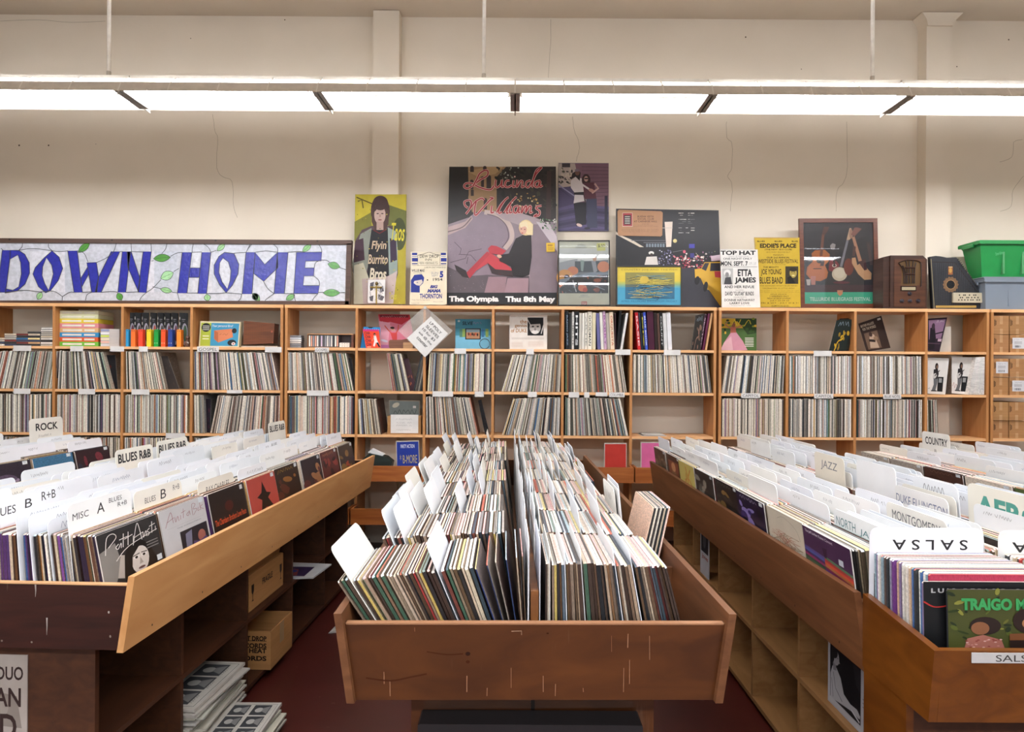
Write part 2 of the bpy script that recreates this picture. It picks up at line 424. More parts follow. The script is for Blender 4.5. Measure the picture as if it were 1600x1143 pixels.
# ---------------------------------------------------------------- wall shelving
YS = 5.60; SH = 1067/5.6
ZT = [2.025, 1.673, 1.3215, .9646]       # tops of the boards
TH = .021
def sx(x): return XW(x, YS)
def shelf_label(parent, xc, wpx, z, txt=None, hpx=8):
    m = MB(); X = sx(xc); hw = wpx/SH/2; h = hpx/SH
    m.box((X-hw, YS-.0035, z-h), (X+hw, YS-.001, z+.002), '#e9e7e3')
    if txt:
        cv = CV(m, lambda u, v: Vector((X-hw+u*2*hw, YS-.0035, z-v*h)), (0, -1, 0)); cv.text(txt, .08, .2, .92, .8, '#3a3a3a')
    m.obj('shelf_label', PRINT, parent)
def bookcase(name, label, xs, labels, lowrows=True):
    X0, X1 = sx(xs[0]), sx(xs[-1]); t = thing(name, ((X0+X1)/2, YS+.15, 0), label, 'bookcase', 'bookcases along the back wall')
    yb = YS+.298
    m = MB().box((X0-.012, YS-.004, ZT[0]-.026), (X1+.012, yb, ZT[0]), ch=.002); m.obj('top_board', BIRCH, t)
    for z in ZT[1:]+[.6126, .26]:
        MB().box((X0+.01, YS, z-TH), (X1-.01, yb, z), ch=.0015).obj('shelf_board', BIRCH, t)
    for i, x in enumerate(xs):
        X = sx(x); h = .0105
        MB().box((X-h, YS-.002, 0), (X+h, yb, ZT[0]-.026), ch=.0015).obj('upright', BIRCHV, t)
    # deep lower trays
    for a, b in zip(xs[:-1], xs[1:]):
        A, B = sx(a)+.006, sx(b)-.006
        for zt, zb in ((.735, .613), (.395, .27)):
            m = MB().box((A, YS-.2, zb), (B, YS-.18, zt), ch=.002); m.box((A, YS-.18, zb), (B, YS-.001, zb+.015)); m.box((A, YS-.18, zb+.015), (A+.015, YS-.003, zt)); m.box((B-.015, YS-.18, zb+.015), (B, YS-.003, zt))
            m.obj('tray', RUST, t)
    for l in labels: shelf_label(t, *l)
    return t
XA = [-24, 84, 191, 299, 440]; XB = [447, 557, 663, 770, 879, 986, 1117]; XC = [1125, 1230, 1336, 1447, 1543]; XD = [1550, 1660]
bookcase('bookcase', 'light wood cube bookcase under the stained glass sign', XA,
         [(35, 28, 1.673), (120, 20, 1.673), (183, 22, 1.673), (224, 14, 1.673), (325, 34, 1.675, 'GOSPEL', 8), (427, 26, 1.675), (35, 26, 1.3215), (136, 26, 1.3215), (220, 28, 1.3215), (367, 24, 1.3215, None, 5), (275, 30, .9646)])
bookcase('bookcase', 'light wood cube bookcase below the large concert posters, with an empty cube', XB,
         [(503, 22, 1.673, 'GOSPEL', 7), (719, 18, 1.673), (828, 12, 1.673), (973, 24, 1.673), (1050, 26, 1.673), (497, 34, 1.3215), (692, 32, 1.3215), (749, 14, 1.3215), (832, 14, 1.3215), (897, 16, 1.3215), (917, 8, 1.3215), (940, 18, 1.3215, None, 6), (964, 24, 1.3215, 'COLUMBIA', 7)])
bookcase('bookcase', 'light wood cube bookcase under the framed poster and old radio', XC,
         [(1285, 28, 1.673), (1173, 30, 1.3215, 'CAPITOL', 7), (1287, 30, 1.3215, 'CAPITOL', 7), (1394, 28, 1.3215, 'BLUE NOTE', 7)])
bookcase('bookcase', 'light wood bookcase filled with brown cartons at the right edge', XD, [])

# ---------------------------------------------------------------- records
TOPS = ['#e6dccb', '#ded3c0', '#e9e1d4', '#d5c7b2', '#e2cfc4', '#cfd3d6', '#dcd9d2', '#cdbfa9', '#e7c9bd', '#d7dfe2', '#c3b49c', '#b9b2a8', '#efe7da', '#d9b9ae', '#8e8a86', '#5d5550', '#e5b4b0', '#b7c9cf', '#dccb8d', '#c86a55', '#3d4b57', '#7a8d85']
SP_D = ['#3b2a22', '#4a3a30', '#2a2626', '#5a4435', '#6d5745', '#232a33', '#8a7663', '#3f3028', '#7d6b5c', '#a08c76', '#4e1f1c', '#b09d88', '#2f3d44', '#c4b39d', '#6a3a30', '#1f1f22', '#8d2f2c', '#55606a', '#3f5a48', '#b8a05a', '#96806b', '#d3c5b2', '#59422f', '#7c5b3e']  # dark spine tones, partly darkened for the shade on fronts facing the camera
SP_L = ['#d8d0c2', '#c9c1b2', '#e2dccf', '#b9b0a1', '#cfc7bb', '#a79e90', '#d7d9d8', '#bfc4c6', '#94887a', '#6f675e', '#3c3937', '#2b2b2e', '#8b7f71', '#e5dfd2', '#c7b59b', '#bba890', '#a8b2b5', '#574f49', '#ccb9ad', '#b3a2a0', '#787f86', '#4a5560', '#9b6b5a', '#8f3f37', '#57714f', '#c99b6a', '#d8c99a', '#47698a']
CN = [('#e6dccb', 'cream'), ('#c9c1b2', 'pale grey'), ('#8a7663', 'tan'), ('#5a4435', 'brown'), ('#2a2626', 'black'), ('#8d2f2c', 'red'), ('#3f5a48', 'green'), ('#47698a', 'blue'), ('#dccb8d', 'yellow'), ('#e5b4b0', 'pink'), ('#78706a', 'grey'), ('#232a33', 'dark blue'), ('#6a3a30', 'reddish brown'), ('#a79e90', 'light brown')]
def cname(col):
    a = c(col); best = min(CN, key=lambda q: sum((a[i]**.45-c(q[0])[i]**.45)**2 for i in range(3))); return best[1]
def ordn(i):
    W1 = ['', 'first', 'second', 'third', 'fourth', 'fifth', 'sixth', 'seventh', 'eighth', 'ninth', 'tenth', 'eleventh', 'twelfth', 'thirteenth', 'fourteenth', 'fifteenth', 'sixteenth', 'seventeenth', 'eighteenth', 'nineteenth', 'twentieth']
    if i <= 20: return W1[i]
    T = ['', '', 'twenty', 'thirty', 'forty', 'fifty', 'sixty', 'seventy']; return (T[i//10]+'-'+W1[i % 10]) if i % 10 else T[i//10][:-1]+'ieth'
def sleeve(mb, s, t, z, lean, th, H=.313, L=.313, cf='#333', ct='#eee', cs='#333', mi=0, rnd=.004):
    """record sleeve standing on edge; planes run along t, top leans to -s by `lean`"""
    ca, sa = math.cos(lean), math.sin(lean); r = rnd
    out = [(0, r), (0, H-r), (r, H), (L-r, H), (L, H-r), (L, r), (L-r, 0), (r, 0)]
    def q(a, b, d): return (s-b*sa+a*ca, t+d, z+b*ca+a*sa)
    vs = [q(0, b, d) for d, b in out]+[q(th, b, d) for d, b in out]; n = 8
    fs = [tuple(range(n)), tuple(range(2*n-1, n-1, -1))]+[(i, i+n, (i+1) % n+n, (i+1) % n) for i in range(n)]
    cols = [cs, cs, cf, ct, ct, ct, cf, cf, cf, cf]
    mb.add(vs, fs, cols, mi)
def sleeve_frame(M, s, t, z, lean, th, side, H=.313, L=.313):
    """unit uv on the broad face: side +1 -> +s face (u grows with -t ... seen from +s), v down"""
    ca, sa = math.cos(lean), math.sin(lean)
    a = th if side > 0 else 0
    def fn(u, v):
        d = L*u if side > 0 else L*(1-u)
        b = H*(1-v); return M @ Vector((s-b*sa+a*ca, t+d, z+b*ca+a*sa))
    n = (M.to_3x3() @ Vector((ca*side, 0, sa*side)))
    return fn, n
def fan(b0, b1, a0, a1, tavg, H=.313):
    """(base, lean, thickness) of sleeves packed from base b0 to b1 with the lean going a0 to a1 (radians)"""
    n = max(1, int((b1-b0)/tavg)); ws = [U(.55, 1.45) for _ in range(n)]; S = sum(ws); out = []; acc = 0
    shrink = H*(math.sin(a1)-math.sin(a0))
    for w_ in ws:
        f = acc/S; st = (b1-b0)*w_/S; tp = st-shrink*w_/S
        a = a0+(a1-a0)*f
        th = max(.0012, min(st*math.cos(a), tp*math.cos(a))*U(.82, .96)); out.append((b0+(b1-b0)*f, a, th)); acc += w_
    return out
rad = math.radians
I4 = Matrix.Identity(4)
wall_stuff = MB()
shelf_made = 0
def fillcell(x0, x1, row, l0, l1, pal=SP_L, tavg=.0088, desc=None, hs=1.0, yoff=.012, solo=False):
    global shelf_made
    z = ZT[row]+.0005 if row < 4 else .6126
    if row == 4: z = .6133
    i = 0
    for b, a, th in fan(sx(x0), sx(x1), rad(l0), rad(l1), tavg):
        i += 1
        H = .313*hs*U(.985, 1.012); yo = YS+yoff+U(-.006, .008)
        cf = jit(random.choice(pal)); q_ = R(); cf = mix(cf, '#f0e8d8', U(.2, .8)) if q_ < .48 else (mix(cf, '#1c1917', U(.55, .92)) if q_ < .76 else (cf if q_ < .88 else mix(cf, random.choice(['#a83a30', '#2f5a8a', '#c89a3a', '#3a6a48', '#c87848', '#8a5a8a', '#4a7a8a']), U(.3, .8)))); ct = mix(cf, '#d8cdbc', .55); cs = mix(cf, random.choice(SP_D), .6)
        lift = th*math.sin(-a) if a < 0 else 0
        if desc and False:
            m = MB(); sleeve(m, b, yo, z+lift, a, th, H, .3, cf, ct, cs)
            o = m.obj('record', SLEEVEW); shelf_made += 1
            tag(o, '%s record, %s from left in the %s' % (cname(cf), ordn(i), desc), 'record', 'records filed on the wall shelves')
        else:
            sleeve(wall_stuff, b, yo, z+lift, a, th, H, .3, cf, ct, cs)
GR = ['#c9cbbd', '#b8bcae', '#d3d0c0', '#a9ab9f', '#c5bfae', '#8f9184', '#dcd9cc', '#b7a6a2', '#7b8a86', '#dfe0d8', '#a3968a', '#6a6d6c', '#b7c4ad', '#9a5a4c', '#3e3d3d']
WH = ['#dfe0df', '#e8e6e0', '#cfd2d4', '#bdb8b0', '#d8d2c4', '#c4c8cc', '#a59c92', '#8d8780', '#6b665f', '#e4ded0', '#b9a892', '#4a4a4a', '#d1d6da', '#c6b29a']
DK = ['#2f2f33', '#1f2124', '#4a4542', '#c8bba8', '#9a8f80', '#5c564f', '#3a4a55', '#7a5a48', '#d6cdbd', '#6e7f6e', '#8b3a33', '#b7a58e', '#3f3630', '#82796d', '#aab2b5', '#2b3a3a']
# second row from the top
fillcell(963, 1.0*986, 1, 0, 0) if 0 else None
fillcell(668, 766, 2, -3, -1, SP_L, desc='cube below the blue album')
fillcell(784, 875, 2, -16, -2, SP_L, desc='cube below the portrait album')
fillcell(884, 981, 2, 0, 9, ['#c9b295', '#d8cab0', '#b8794a', '#a89a88', '#d9cfbf', '#8a8074', '#6a5a4c', '#b59a80', '#e0d4c0', '#9c4e38', '#77806c'], desc='cube below the box sets')
fillcell(990, 1113, 2, 0, 7, ['#e0d6c4', '#cdbfa8', '#b9a88e', '#d9d4cc', '#a69684', '#8e9aa6', '#c4a890', '#6a7a8c', '#e4dccd', '#b0a6a0', '#8c7a66'], desc='cube above the empty cube')
fillcell(1129, 1226, 2, -8, -2, SP_L, desc='cube below the gown album')
fillcell(1235, 1332, 2, 0, 0, WH, desc='cube below the leaning albums')
fillcell(1341, 1443, 2, 0, 1, WH, desc='cube below the tilted album')
fillcell(-20, 84, 2, -13, -8, GR); fillcell(88, 174, 2, -3, 15, GR+SP_L)
fillcell(195, 258, 2, 1, 13, ['#e0d6c4', '#d8b08a', '#c9cbbd', '#c9a183', '#8a8a84', '#e6e0d0', '#a34a3a', '#bfa58c', '#5a6a5a'])
fillcell(303, 436, 2, 1, 12, SP_L); fillcell(451, 552, 2, 1, 12, SP_L)
fillcell(613, 640, 2, 9, 13, DK+['#c98a8a', '#e2c94a', '#d9d2c4']); fillcell(645, 660, 2, -12, -9, DK)
# third row
fillcell(-20, 80, 3, 0, 0, GR, .0095); fillcell(88, 186, 3, 0, 0, GR+SP_L, .0095); fillcell(195, 292, 3, 0, 0, GR, .0095)
fillcell(303, 319, 3, 1, 2, SP_L); fillcell(328, 436, 3, -11, -1, ['#c4a896', '#d6c4b2', '#a09080', '#7a6e66', '#d8d0c4', '#5a6a7a', '#b08a78', '#8c8478'])
fillcell(451, 552, 3, 0, 0, ['#b8a898', '#d4b8a8', '#8c3a34', '#6a8a9a', '#d8a868', '#4a5a7a', '#d9cfc0', '#7a5a7a', '#a8a098', '#6c7c5c', '#c98080', '#3c3838'])
fillcell(561, 597, 3, 3, 9, ['#b8a890', '#8a7a62', '#d2a878', '#6a5a48', '#c8c0b0', '#e0c84a', '#a08a70'], hs=.93)
fillcell(667, 748, 3, 1, 13, SP_L); fillcell(785, 875, 3, -17, -1, SP_L); fillcell(884, 983, 3, 0, 13, DK)
fillcell(1129, 1226, 3, 0, 0, ['#e0d4be', '#cbbca2', '#b5a48a', '#d8d0c4', '#a08c74', '#c2a696', '#8c8478', '#6c7480']); fillcell(1235, 1332, 3, 0, 0, WH+SP_L); fillcell(1341, 1443, 3, 0, 0, WH+DK)
fillcell(1451, 1469, 3, 1, 3, DK)
fillcell(195, 290, 4, 0, 0, SP_L, yoff=.0); fillcell(-20, 80, 4, 0, 0, SP_L); fillcell(88, 186, 4, 0, 0, SP_L); fillcell(303, 436, 4, 0, 0, SP_L); fillcell(451, 540, 4, 0, 0, SP_L)
def pxthing(name, label, cat, D, zb, parts, group=None, k=0.0):
    pass
def board(x0, y0, x1, y1, D, th=.006, k=0., Zb=None, col='#222', side=None, quad=None, dy=0):
    """upright rectangular board whose front face has the given photo rectangle (or quad TL,TR,BR,BL)"""
    fn = wallfn(D, k, Zb if Zb is not None else 2.025)
    q = quad or [(x0, y0), (x1, y0), (x1, y1), (x0, y1)]
    m = MB(); f = [fn(*p) for p in q]; b = [p+Vector((0, th, 0)) for p in f]
    m.hexa([f[3], f[2], b[2], b[3], f[0], f[1], b[1], b[0]], side or col)
    nn = Vector((0, -1, k)).normalized()
    if quad:
        TL, TR, BR, BL = q
        uv = lambda u, v: fn(*(tuple((TL[i]*(1-u)+TR[i]*u)*(1-v)+(BL[i]*(1-u)+BR[i]*u)*v for i in (0, 1))))
        return m, CV(m, uv, nn), fn, nn
    return m, CV(m, fn, nn), fn, nn
def snap(o, z):
    """set a thing down so that its lowest point is at z"""
    return o
def ped(m, fn_or, z):
    lo = min(v[2] for v in m.v); d = z-lo
    m.v = [(a, b, q+d) for a, b, q in m.v]
    return m

# --- top row contents
def album(name, label, quad, D, art, row=1, th=.004, bg='#888', k=.12, mat=PRINT, group=None, z=None):
    zb = z if z is not None else ZT[row]
    m, cv, fn, nn = board(0, 0, 0, 0, D, th, k, zb, bg, '#cfc8bb', quad)
    art(cv)
    ped(m, None, zb+.0008); o = m.obj(name, mat); return tag(o, label, 'album', group)
Q = lambda x0, y0, x1, y1: [(x0, y0), (x1, y0), (x1, y1), (x0, y1)]
def cassette_stack(x, n, yb, D, label, wpx=20, pal=None, shift=.5):
    z = ZT[1]+.001
    for i in range(n):
        X = XW(x, D)+U(-shift, shift)/SH*.8; h = .0165; w2 = wpx/SH/2
        cl = random.choice(pal or ['#e4dfd6', '#d9c9ae', '#35415c', '#2b2b2e', '#b8b2a6', '#7a2f2a', '#efece4', '#2f6a9a', '#c9a070', '#d94a3a', '#3a3a3a', '#e8d79a'])
        m = MB().box((X-w2, D, z), (X+w2, D+.068, z+h), '#4a4a4c', 0, .0012)
        m.box((X-w2+.004, D-.0006, z+.002), (X+w2-.004, D, z+h-.002), cl)
        m.box((X-w2+.012, D-.0009, z+.006), (X+w2*.5, D-.0006, z+.009), mix(cl, '#333', .6))
        o = m.obj('cassette_case', PLAST); tag(o, '%s-edged cassette case, %s from bottom, %s' % (cname(cl), ordn(i+1), label), 'cassette', 'cassette cases stacked on the top shelf')
        z += h+.0008
cassette_stack(-2, 4, 0, 5.66, 'the leftmost cassette stack'); cassette_stack(16, 6, 0, 5.66, 'the second cassette stack on the left'); cassette_stack(34.5, 6, 0, 5.66, 'the third cassette stack on the left')
cassette_stack(53, 7, 0, 5.66, 'the fourth cassette stack on the left'); cassette_stack(73, 9, 0, 5.66, 'the cassette stack beside the coloured box sets')
cassette_stack(461, 6, 0, 5.66, 'the lone stack left of the cassette rack', pal=['#e8e4dc', '#d8cfc4', '#cfd4d8', '#e0c4b8', '#8a8a8c'])
def boxes():
    z = ZT[1]+.001
    for i, cl in enumerate(['#79c94a', '#e8663a', '#3f9fd6', '#f0c08a', '#ef9aa0', '#f2d848', '#dfe0b4', '#efe9c4']):
        x0 = XW(92, YS+.06)+U(-.004, .004); x1 = XW(154, YS+.06)+U(-.004, .004); h = .0375 if i < 6 else .032
        m = MB().box((x0, YS+.055, z), (x1, YS+.27, z+h), cl, 0, .002)
        m.box((x0+.03, YS+.0544, z+.011), (x0+.19, YS+.055, z+h-.011), '#eeeadb'); m.box((x0+.21, YS+.0544, z+.011), (x1-.03, YS+.055, z+h-.011), '#eeeadb')
        if i >= 8: break
        o = m.obj('box_set', PRINT); tag(o, '%s flat box set, %s from bottom in the colour-striped stack' % (['lime green', 'orange', 'sky blue', 'peach', 'pink', 'yellow', 'pale green', 'cream'][i], ordn(i+1)), 'box set', 'coloured box sets stacked on the top shelf')
        z += h+.0007
    z = ZT[1]+.001
    for i, cl in enumerate(['#c9c9cc', '#e4b4a4', '#e2d6b8', '#c9d95a', '#e9e9ec', '#8f95b8']):
        x0 = XW(157, YS+.03); x1 = XW(186, YS+.03); h = .0235
        m = MB().box((x0, YS+.03, z), (x1, YS+.17, z+h), '#b9b2ad', 0, .0015); m.box((x0, YS+.0292, z+.004), (x0+.07, YS+.03, z+h-.004), cl)
        o = m.obj('cd_case', PLAST); tag(o, 'cd case with a %s strip, %s from bottom beside the coloured box sets' % (['silver', 'salmon', 'sand', 'lime', 'white', 'violet'][i], ordn(i+1)), 'cd case', 'cd cases in a short stack')
        z += h+.0006
boxes()
def packs():
    cols = ['#2f9fd8', '#f2772e', '#e8472c', '#f5d327', '#12963a', '#e8521f', '#24408f', '#f58a28']
    xs_ = [197, 207.5, 219, 232, 243.5, 254.5, 265.5, 279]; nm = ['light blue', 'bright orange', 'vermilion', 'yellow', 'green', 'red orange', 'dark blue', 'rightmost light orange']
    for i, (x, cl) in enumerate(zip(xs_, cols)):
        D = 5.63+.012*(7-i)*0; X = XW(x, D); hw = .027 if i < 7 else .038; z = ZT[1]+.001
        t = thing('hanging_pack', (X, D+.02, z), 'tall black card pack with a %s block at its foot' % nm[i], 'package', 'black card packs with coloured blocks')
        m = MB(); xx0 = X-hw*.55; xx1 = X+hw*.95
        Yb = D+.05+.0
        m.hexa([(xx0, Yb, z), (xx1, Yb+.03, z), (xx1, Yb+.033, z), (xx0, Yb+.003, z), (xx0, Yb, z+.285), (xx1, Yb+.03, z+.285), (xx1, Yb+.033, z+.285), (xx0, Yb+.003, z+.285)], '#141416')
        fn = lambda u, v, a=xx0, b=xx1, Y=Yb, z=z: Vector((a+(b-a)*u, Y+.03*u, z+.285*(1-v)))
        cv = CV(m, fn, (0.3, -1, 0))
        cv.ell(.62, .62, .36, .32, '#a9a6b4'); cv.ell(.68, .6, .22, .24, random.choice(['#b8503c', '#4a4a44', '#8a6a3a', '#6a3a4a', '#3a5a3a']))
        for j in range(5): cv.rect(.0, .12+.16*j, .1, .2+.16*j, '#d8d6cf')
        cv.rect(.3, .18, .7, .2, '#8c8c90'); cv.rect(.35, .23, .6, .25, '#6c6c70')
        m.obj('backing_card', GLOSS, t)
        m = MB(); h = .142; m.box((X-.0175, D, z), (X+.0175, D+.045, z+h), cl, 0, .003)
        for s_ in (-.008, .008): m.lathe((X+s_, D-.001, z+h-.012), (0, 1, 0), [(.004, 0), (.004, .002)], '#2a2a2a', 0, 8)
        if i in (4, 5, 6):
            for s_ in (-.009, .009): m.lathe((X+s_, D-.001, z+.03), (0, 1, 0), [(.003, 0), (.003, .002)], '#f2e9c8', 0, 8)
        m.obj('block', PLAST, t)
    X = XW(293, 5.63); z = ZT[1]
    m = MB(); m.lathe((X, 5.63, z+.0005), (0, 0, 1), [(.014, 0), (.024, .008), (.024, .03), (.016, .042), (.012, .06), (.017, .075), (.012, .09), (.003, .095)], '#5a3a2c', 0, 14)
    m.lathe((X+.005, 5.62, z+.03), (0, -1, .2), [(.014, 0), (.01, .01)], '#c9c2b8', 0, 10)
    tag(m.obj('figurine', PLAST), 'little dark figurine beside the orange-footed card pack', 'figurine')
packs()
# yellow and blue toy box
def toybox():
    q = [(313, 500), (376, 501.5), (373, 541), (310.5, 540.5)]
    m, cv, fn, nn = board(0, 0, 0, 0, 5.66, .05, .05, ZT[1], '#efe6c4', '#e8dcb4', q)
    cv.rect(.03, .06, .97, .95, '#3f9cc4'); cv.rect(.03, .06, .28, .95, '#b6c43c')
    cv.ell(.155, .24, .115, .17, '#1c1c1c')
    for i in range(3): cv.rect(.07, .17+.07*i, .24, .2+.07*i, '#c9c9c0')
    cv.rect(.08, .55, .24, .59, '#f0edc8'); cv.rect(.08, .66, .24, .7, '#f0edc8')
    cv.text('Your personal Bird!', .31, .12, .82, .24, '#f4f4ee', shear=.3)
    cv.poly([(.36, .35), (.8, .27), (.84, .6), (.48, .82), (.37, .68)], '#e0875a'); cv.poly([(.36, .35), (.46, .42), (.48, .82), (.37, .68)], '#c46c42'); cv.scrib(.5, .47, .75, .53, '#7a4020')
    cv.ell(.86, .35, .06, .1, '#222'); cv.ell(.82, .82, .11, .12, '#1c1c1c'); cv.ell(.86, .86, .05, .06, '#e8e4dc'); cv.ell(.86, .86, .02, .025, '#c03a3a')
    ped(m, None, ZT[1]+.001); tag(m.obj('toy_box', GLOSS), 'cream-edged yellow and blue picture box on the top shelf', 'box')
    q = [(381, 501), (429, 505), (427, 536), (380, 538)]
    m, cv, fn, nn = board(0, 0, 0, 0, 5.68, .11, .0, ZT[1]+.02, '#7a4a24', '#6a3a1c', q)
    for i in range(14): cv.rect(.02+.07*i, .02, .023+.07*i, .98, '#54301a')
    for i in range(9): cv.rect(.02, .08+.1*i, .98, .085+.1*i, '#5c3820')
    cv.ell(.93, .42, .03, .05, '#a3543a')
    t = thing('wooden_case', (XW(404, 5.7), 5.7, ZT[1]), 'brown woven wooden case on a slim wire stand beside the picture box', 'case')
    m.obj('case_body', DARKW, t)
    m = MB(); z = ZT[1]+.001; a, b = XW(377, 5.67), XW(434, 5.67)
    m.box((a, 5.665, z), (b, 5.82, z+.012), '#c9b9a4'); m.tube([(b, 5.67, z+.01), (b+.01, 5.67, z+.09), (b+.03, 5.67, z+.15)], .003, '#3a3632'); m.obj('stand', METAL, t)
    # cassette rack
    t = thing('cassette_rack', (XW(516, 5.66), 5.66, ZT[1]), 'low wooden cassette rack, partly empty, above the right gospel shelf label', 'rack')
    a, b = XW(480, 5.65), XW(552, 5.65); z = ZT[1]+.001; zt = z+.118
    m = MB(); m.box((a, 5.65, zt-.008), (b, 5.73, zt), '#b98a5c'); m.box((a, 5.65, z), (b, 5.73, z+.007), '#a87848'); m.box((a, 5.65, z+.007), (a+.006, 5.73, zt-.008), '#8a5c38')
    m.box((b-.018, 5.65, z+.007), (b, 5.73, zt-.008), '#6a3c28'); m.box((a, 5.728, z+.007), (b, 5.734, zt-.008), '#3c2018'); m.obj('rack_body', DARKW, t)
    xx = a+.01
    for i in range(15):
        w_ = .0165; cl = random.choice(['#e0dcd4', '#2b2b2e', '#c9b4c8', '#8c8c90', '#e8e2d2', '#d89a80', '#4a4a4e', '#d8d4cc'])
        m = MB().box((xx, 5.655, z+.0075), (xx+w_-.0015, 5.722, zt-.012), '#3c3c40', 0, .001); m.box((xx+.002, 5.6544, z+.012), (xx+w_-.0035, 5.655, zt-.018), cl)
        tag(m.obj('cassette_case', PLAST), '%s cassette case, %s from left in the wooden rack' % (cname(cl), ordn(i+1)), 'cassette', 'cassette cases standing in the rack'); xx += w_
    for j in range(2):
        m = MB().box((xx+.006, 5.655, z+.0075+j*.019), (xx+.09, 5.72, z+.025+j*.019), '#e2d8cc', 0, .001)
        for q_ in range(3): m.lathe((xx+.03+.02*q_, 5.6545, z+.016+j*.019), (0, 1, 0), [(.003, 0), (.003, .001)], '#5a4a44', 0, 8)
        tag(m.obj('cassette_case', PLAST), 'cassette case lying flat at the %s of the pair in the rack' % ('bottom', 'top')[j], 'cassette', 'cassette cases lying in the rack')
toybox()
def flatpx(cv, bg, D):
    pass
# small orange and blue packages
def art_cha(cv):
    cv.rect(0, 0, 1, 1, '#e8482a'); cv.rect(0, 0, 1, .1, '#c8307a')
    for i in range(4): cv.text('CHA' if i else 'CHA', .08+.0*i, .12+.2*i, .42, .28+.2*i, '#241a30', .01)
    cv.poly([(.62, .35), (.78, .33), (.82, .6), (.98, .92), (.86, .94), (.72, .7), (.6, .93), (.5, .9), (.62, .62)], '#e4e0dc'); cv.ell(.7, .27, .07, .08, '#2a1a1a'); cv.ell(.71, .31, .05, .05, '#c98a6a'); cv.line([(.64, .4), (.48, .62)], .04, '#c98a6a')
    cv.poly([(.74, .72), (.86, .7), (.99, .95), (.86, .96)], '#241a2a'); cv.rect(.08, .93, .35, .96, '#f0c8b0')
o = album('picture_package', 'bright orange card package with a dancer, in front on the top shelf', [(566.5, 512), (592, 512.5), (595, 541), (572, 541.5)], 5.63, art_cha, bg='#e8482a', k=.15, th=.012, group=None); o['category'] = 'package'
def art_blu(cv):
    cv.rect(0, 0, 1, 1, '#2a86c8'); cv.rect(.3, .0, .55, .05, '#1a1a1a')
    for i in range(8): cv.ell(.08+.12*i, .08+.02*(i % 2), .012, .012, '#e8f0f8')
o = album('picture_package', 'blue card package tucked behind the orange dancer package', [(568, 508), (594, 509), (594, 541), (563, 541.5)], 5.66, art_blu, bg='#2a86c8', k=.1, th=.01); o['category'] = 'package'
def art_pink(cv):
    cv.rect(0, 0, 1, 1, '#df7f94'); cv.poly([(0, 0), (1, 0), (1, .12), (.7, .3), (.35, .22), (.05, .3)], '#c2303c'); cv.rect(.05, .02, .95, .09, '#7a2430')
    cv.poly([(.1, .2), (.45, .38), (.5, .5), (.38, .5)], '#e8a4ac'); cv.poly([(0, .2), (.35, .25), (.2, .98), (0, 1)], '#e8a8b8')
    cv.line([(.17, .33), (.28, .48), (.36, .56)], .035, '#d8604c'); cv.line([(.6, .3), (.56, .46), (.48, .56)], .035, '#d8604c')
    cv.poly([(.32, .54), (.52, .54), (.49, .78), (.37, .8)], '#d84a48'); cv.ell(.4, .43, .06, .055, '#e0a890'); cv.ell(.4, .395, .065, .035, '#3a2020')
    cv.poly([(.42, .78), (.58, .72), (.68, .8), (.55, .92), (.4, .92)], '#d97a7a'); cv.poly([(.6, .75), (.95, .68), (1, .8), (1, 1), (.66, .93)], '#7a4a30'); cv.ell(.12, .78, .1, .035, '#dcd8e8', 15); cv.rect(.0, .9, .6, 1, '#c878b4')
    cv.scrib(.1, .04, .9, .09, '#e0a0a0')
album('record_album', 'pink and red album with a dancer, propped behind the plastic sleeve notice', [(591, 488), (640, 488.5), (650, 542), (595, 541)], 5.74, art_pink, bg='#df7f94')
m = MB(); z = ZT[1]+.001
for a, b, s_ in ((608, 640, '#8a5c3c'), (622, 650, '#a87a52')): pass
m = MB().box((XW(608, 5.68), 5.66, z), (XW(650, 5.68), 5.72, z+.07), '#6e4630', 0, .01); m.box((XW(630, 5.66), 5.65, z), (XW(645, 5.66), 5.66, z+.05), '#b48a60', 0, .004)
tag(m.obj('wooden_instrument', DARKW), 'small brown wooden piece lying half hidden behind the plastic sleeve notice', 'ornament')
def art_sil(cv):
    cv.rect(0, 0, 1, 1, '#4a93a8'); cv.rect(0, .55, 1, 1, '#7cc0dd'); cv.poly([(.0, 0), (1, 0), (1, .32), (0, .32)], '#3f8296')
    for x, cl in ((.12, '#5a8a78'), (.2, '#8fae5c'), (.74, '#3f78a8'), (.86, '#8fae5c')): cv.rect(x, .33, x+.08, .6, cl)
    cv.rect(.28, .31, .72, .68, '#1e2226'); cv.rect(.31, .34, .69, .65, '#b88a68'); cv.rect(.31, .34, .69, .44, '#8aa0a8')
    for i in range(6): cv.ell(.38+.05*i, .5+.02*(i % 2), .025, .05, ['#6a3a2a', '#c05a3a', '#3a2a24'][i % 3])
    cv.text('SILVIE', .2, .08, .5, .2, '#14161c', .01, .1); cv.scrib(.5, .1, .78, .16, '#a06a9a'); cv.ell(.1, .07, .035, .035, '#b8c8c8')
album('record_album', 'teal and blue album with a small beach picture, standing on the top shelf', Q(711.5, 496, 766.5, 543), 5.75, art_sil, bg='#4a93a8')
m = MB(); X, Z = XW(757, 5.7), ZT[1]+.045
m.tube([(X+.042*math.cos(t), 5.7+.02*math.sin(t)*0, Z+.042*math.sin(t)) for t in [2*math.pi*i/24 for i in range(24)]], .003, '#2c2a28', 0, 8, True)
tag(m.obj('wire_ring', METAL), 'thin dark ring standing in front of the teal and blue album', 'ring')
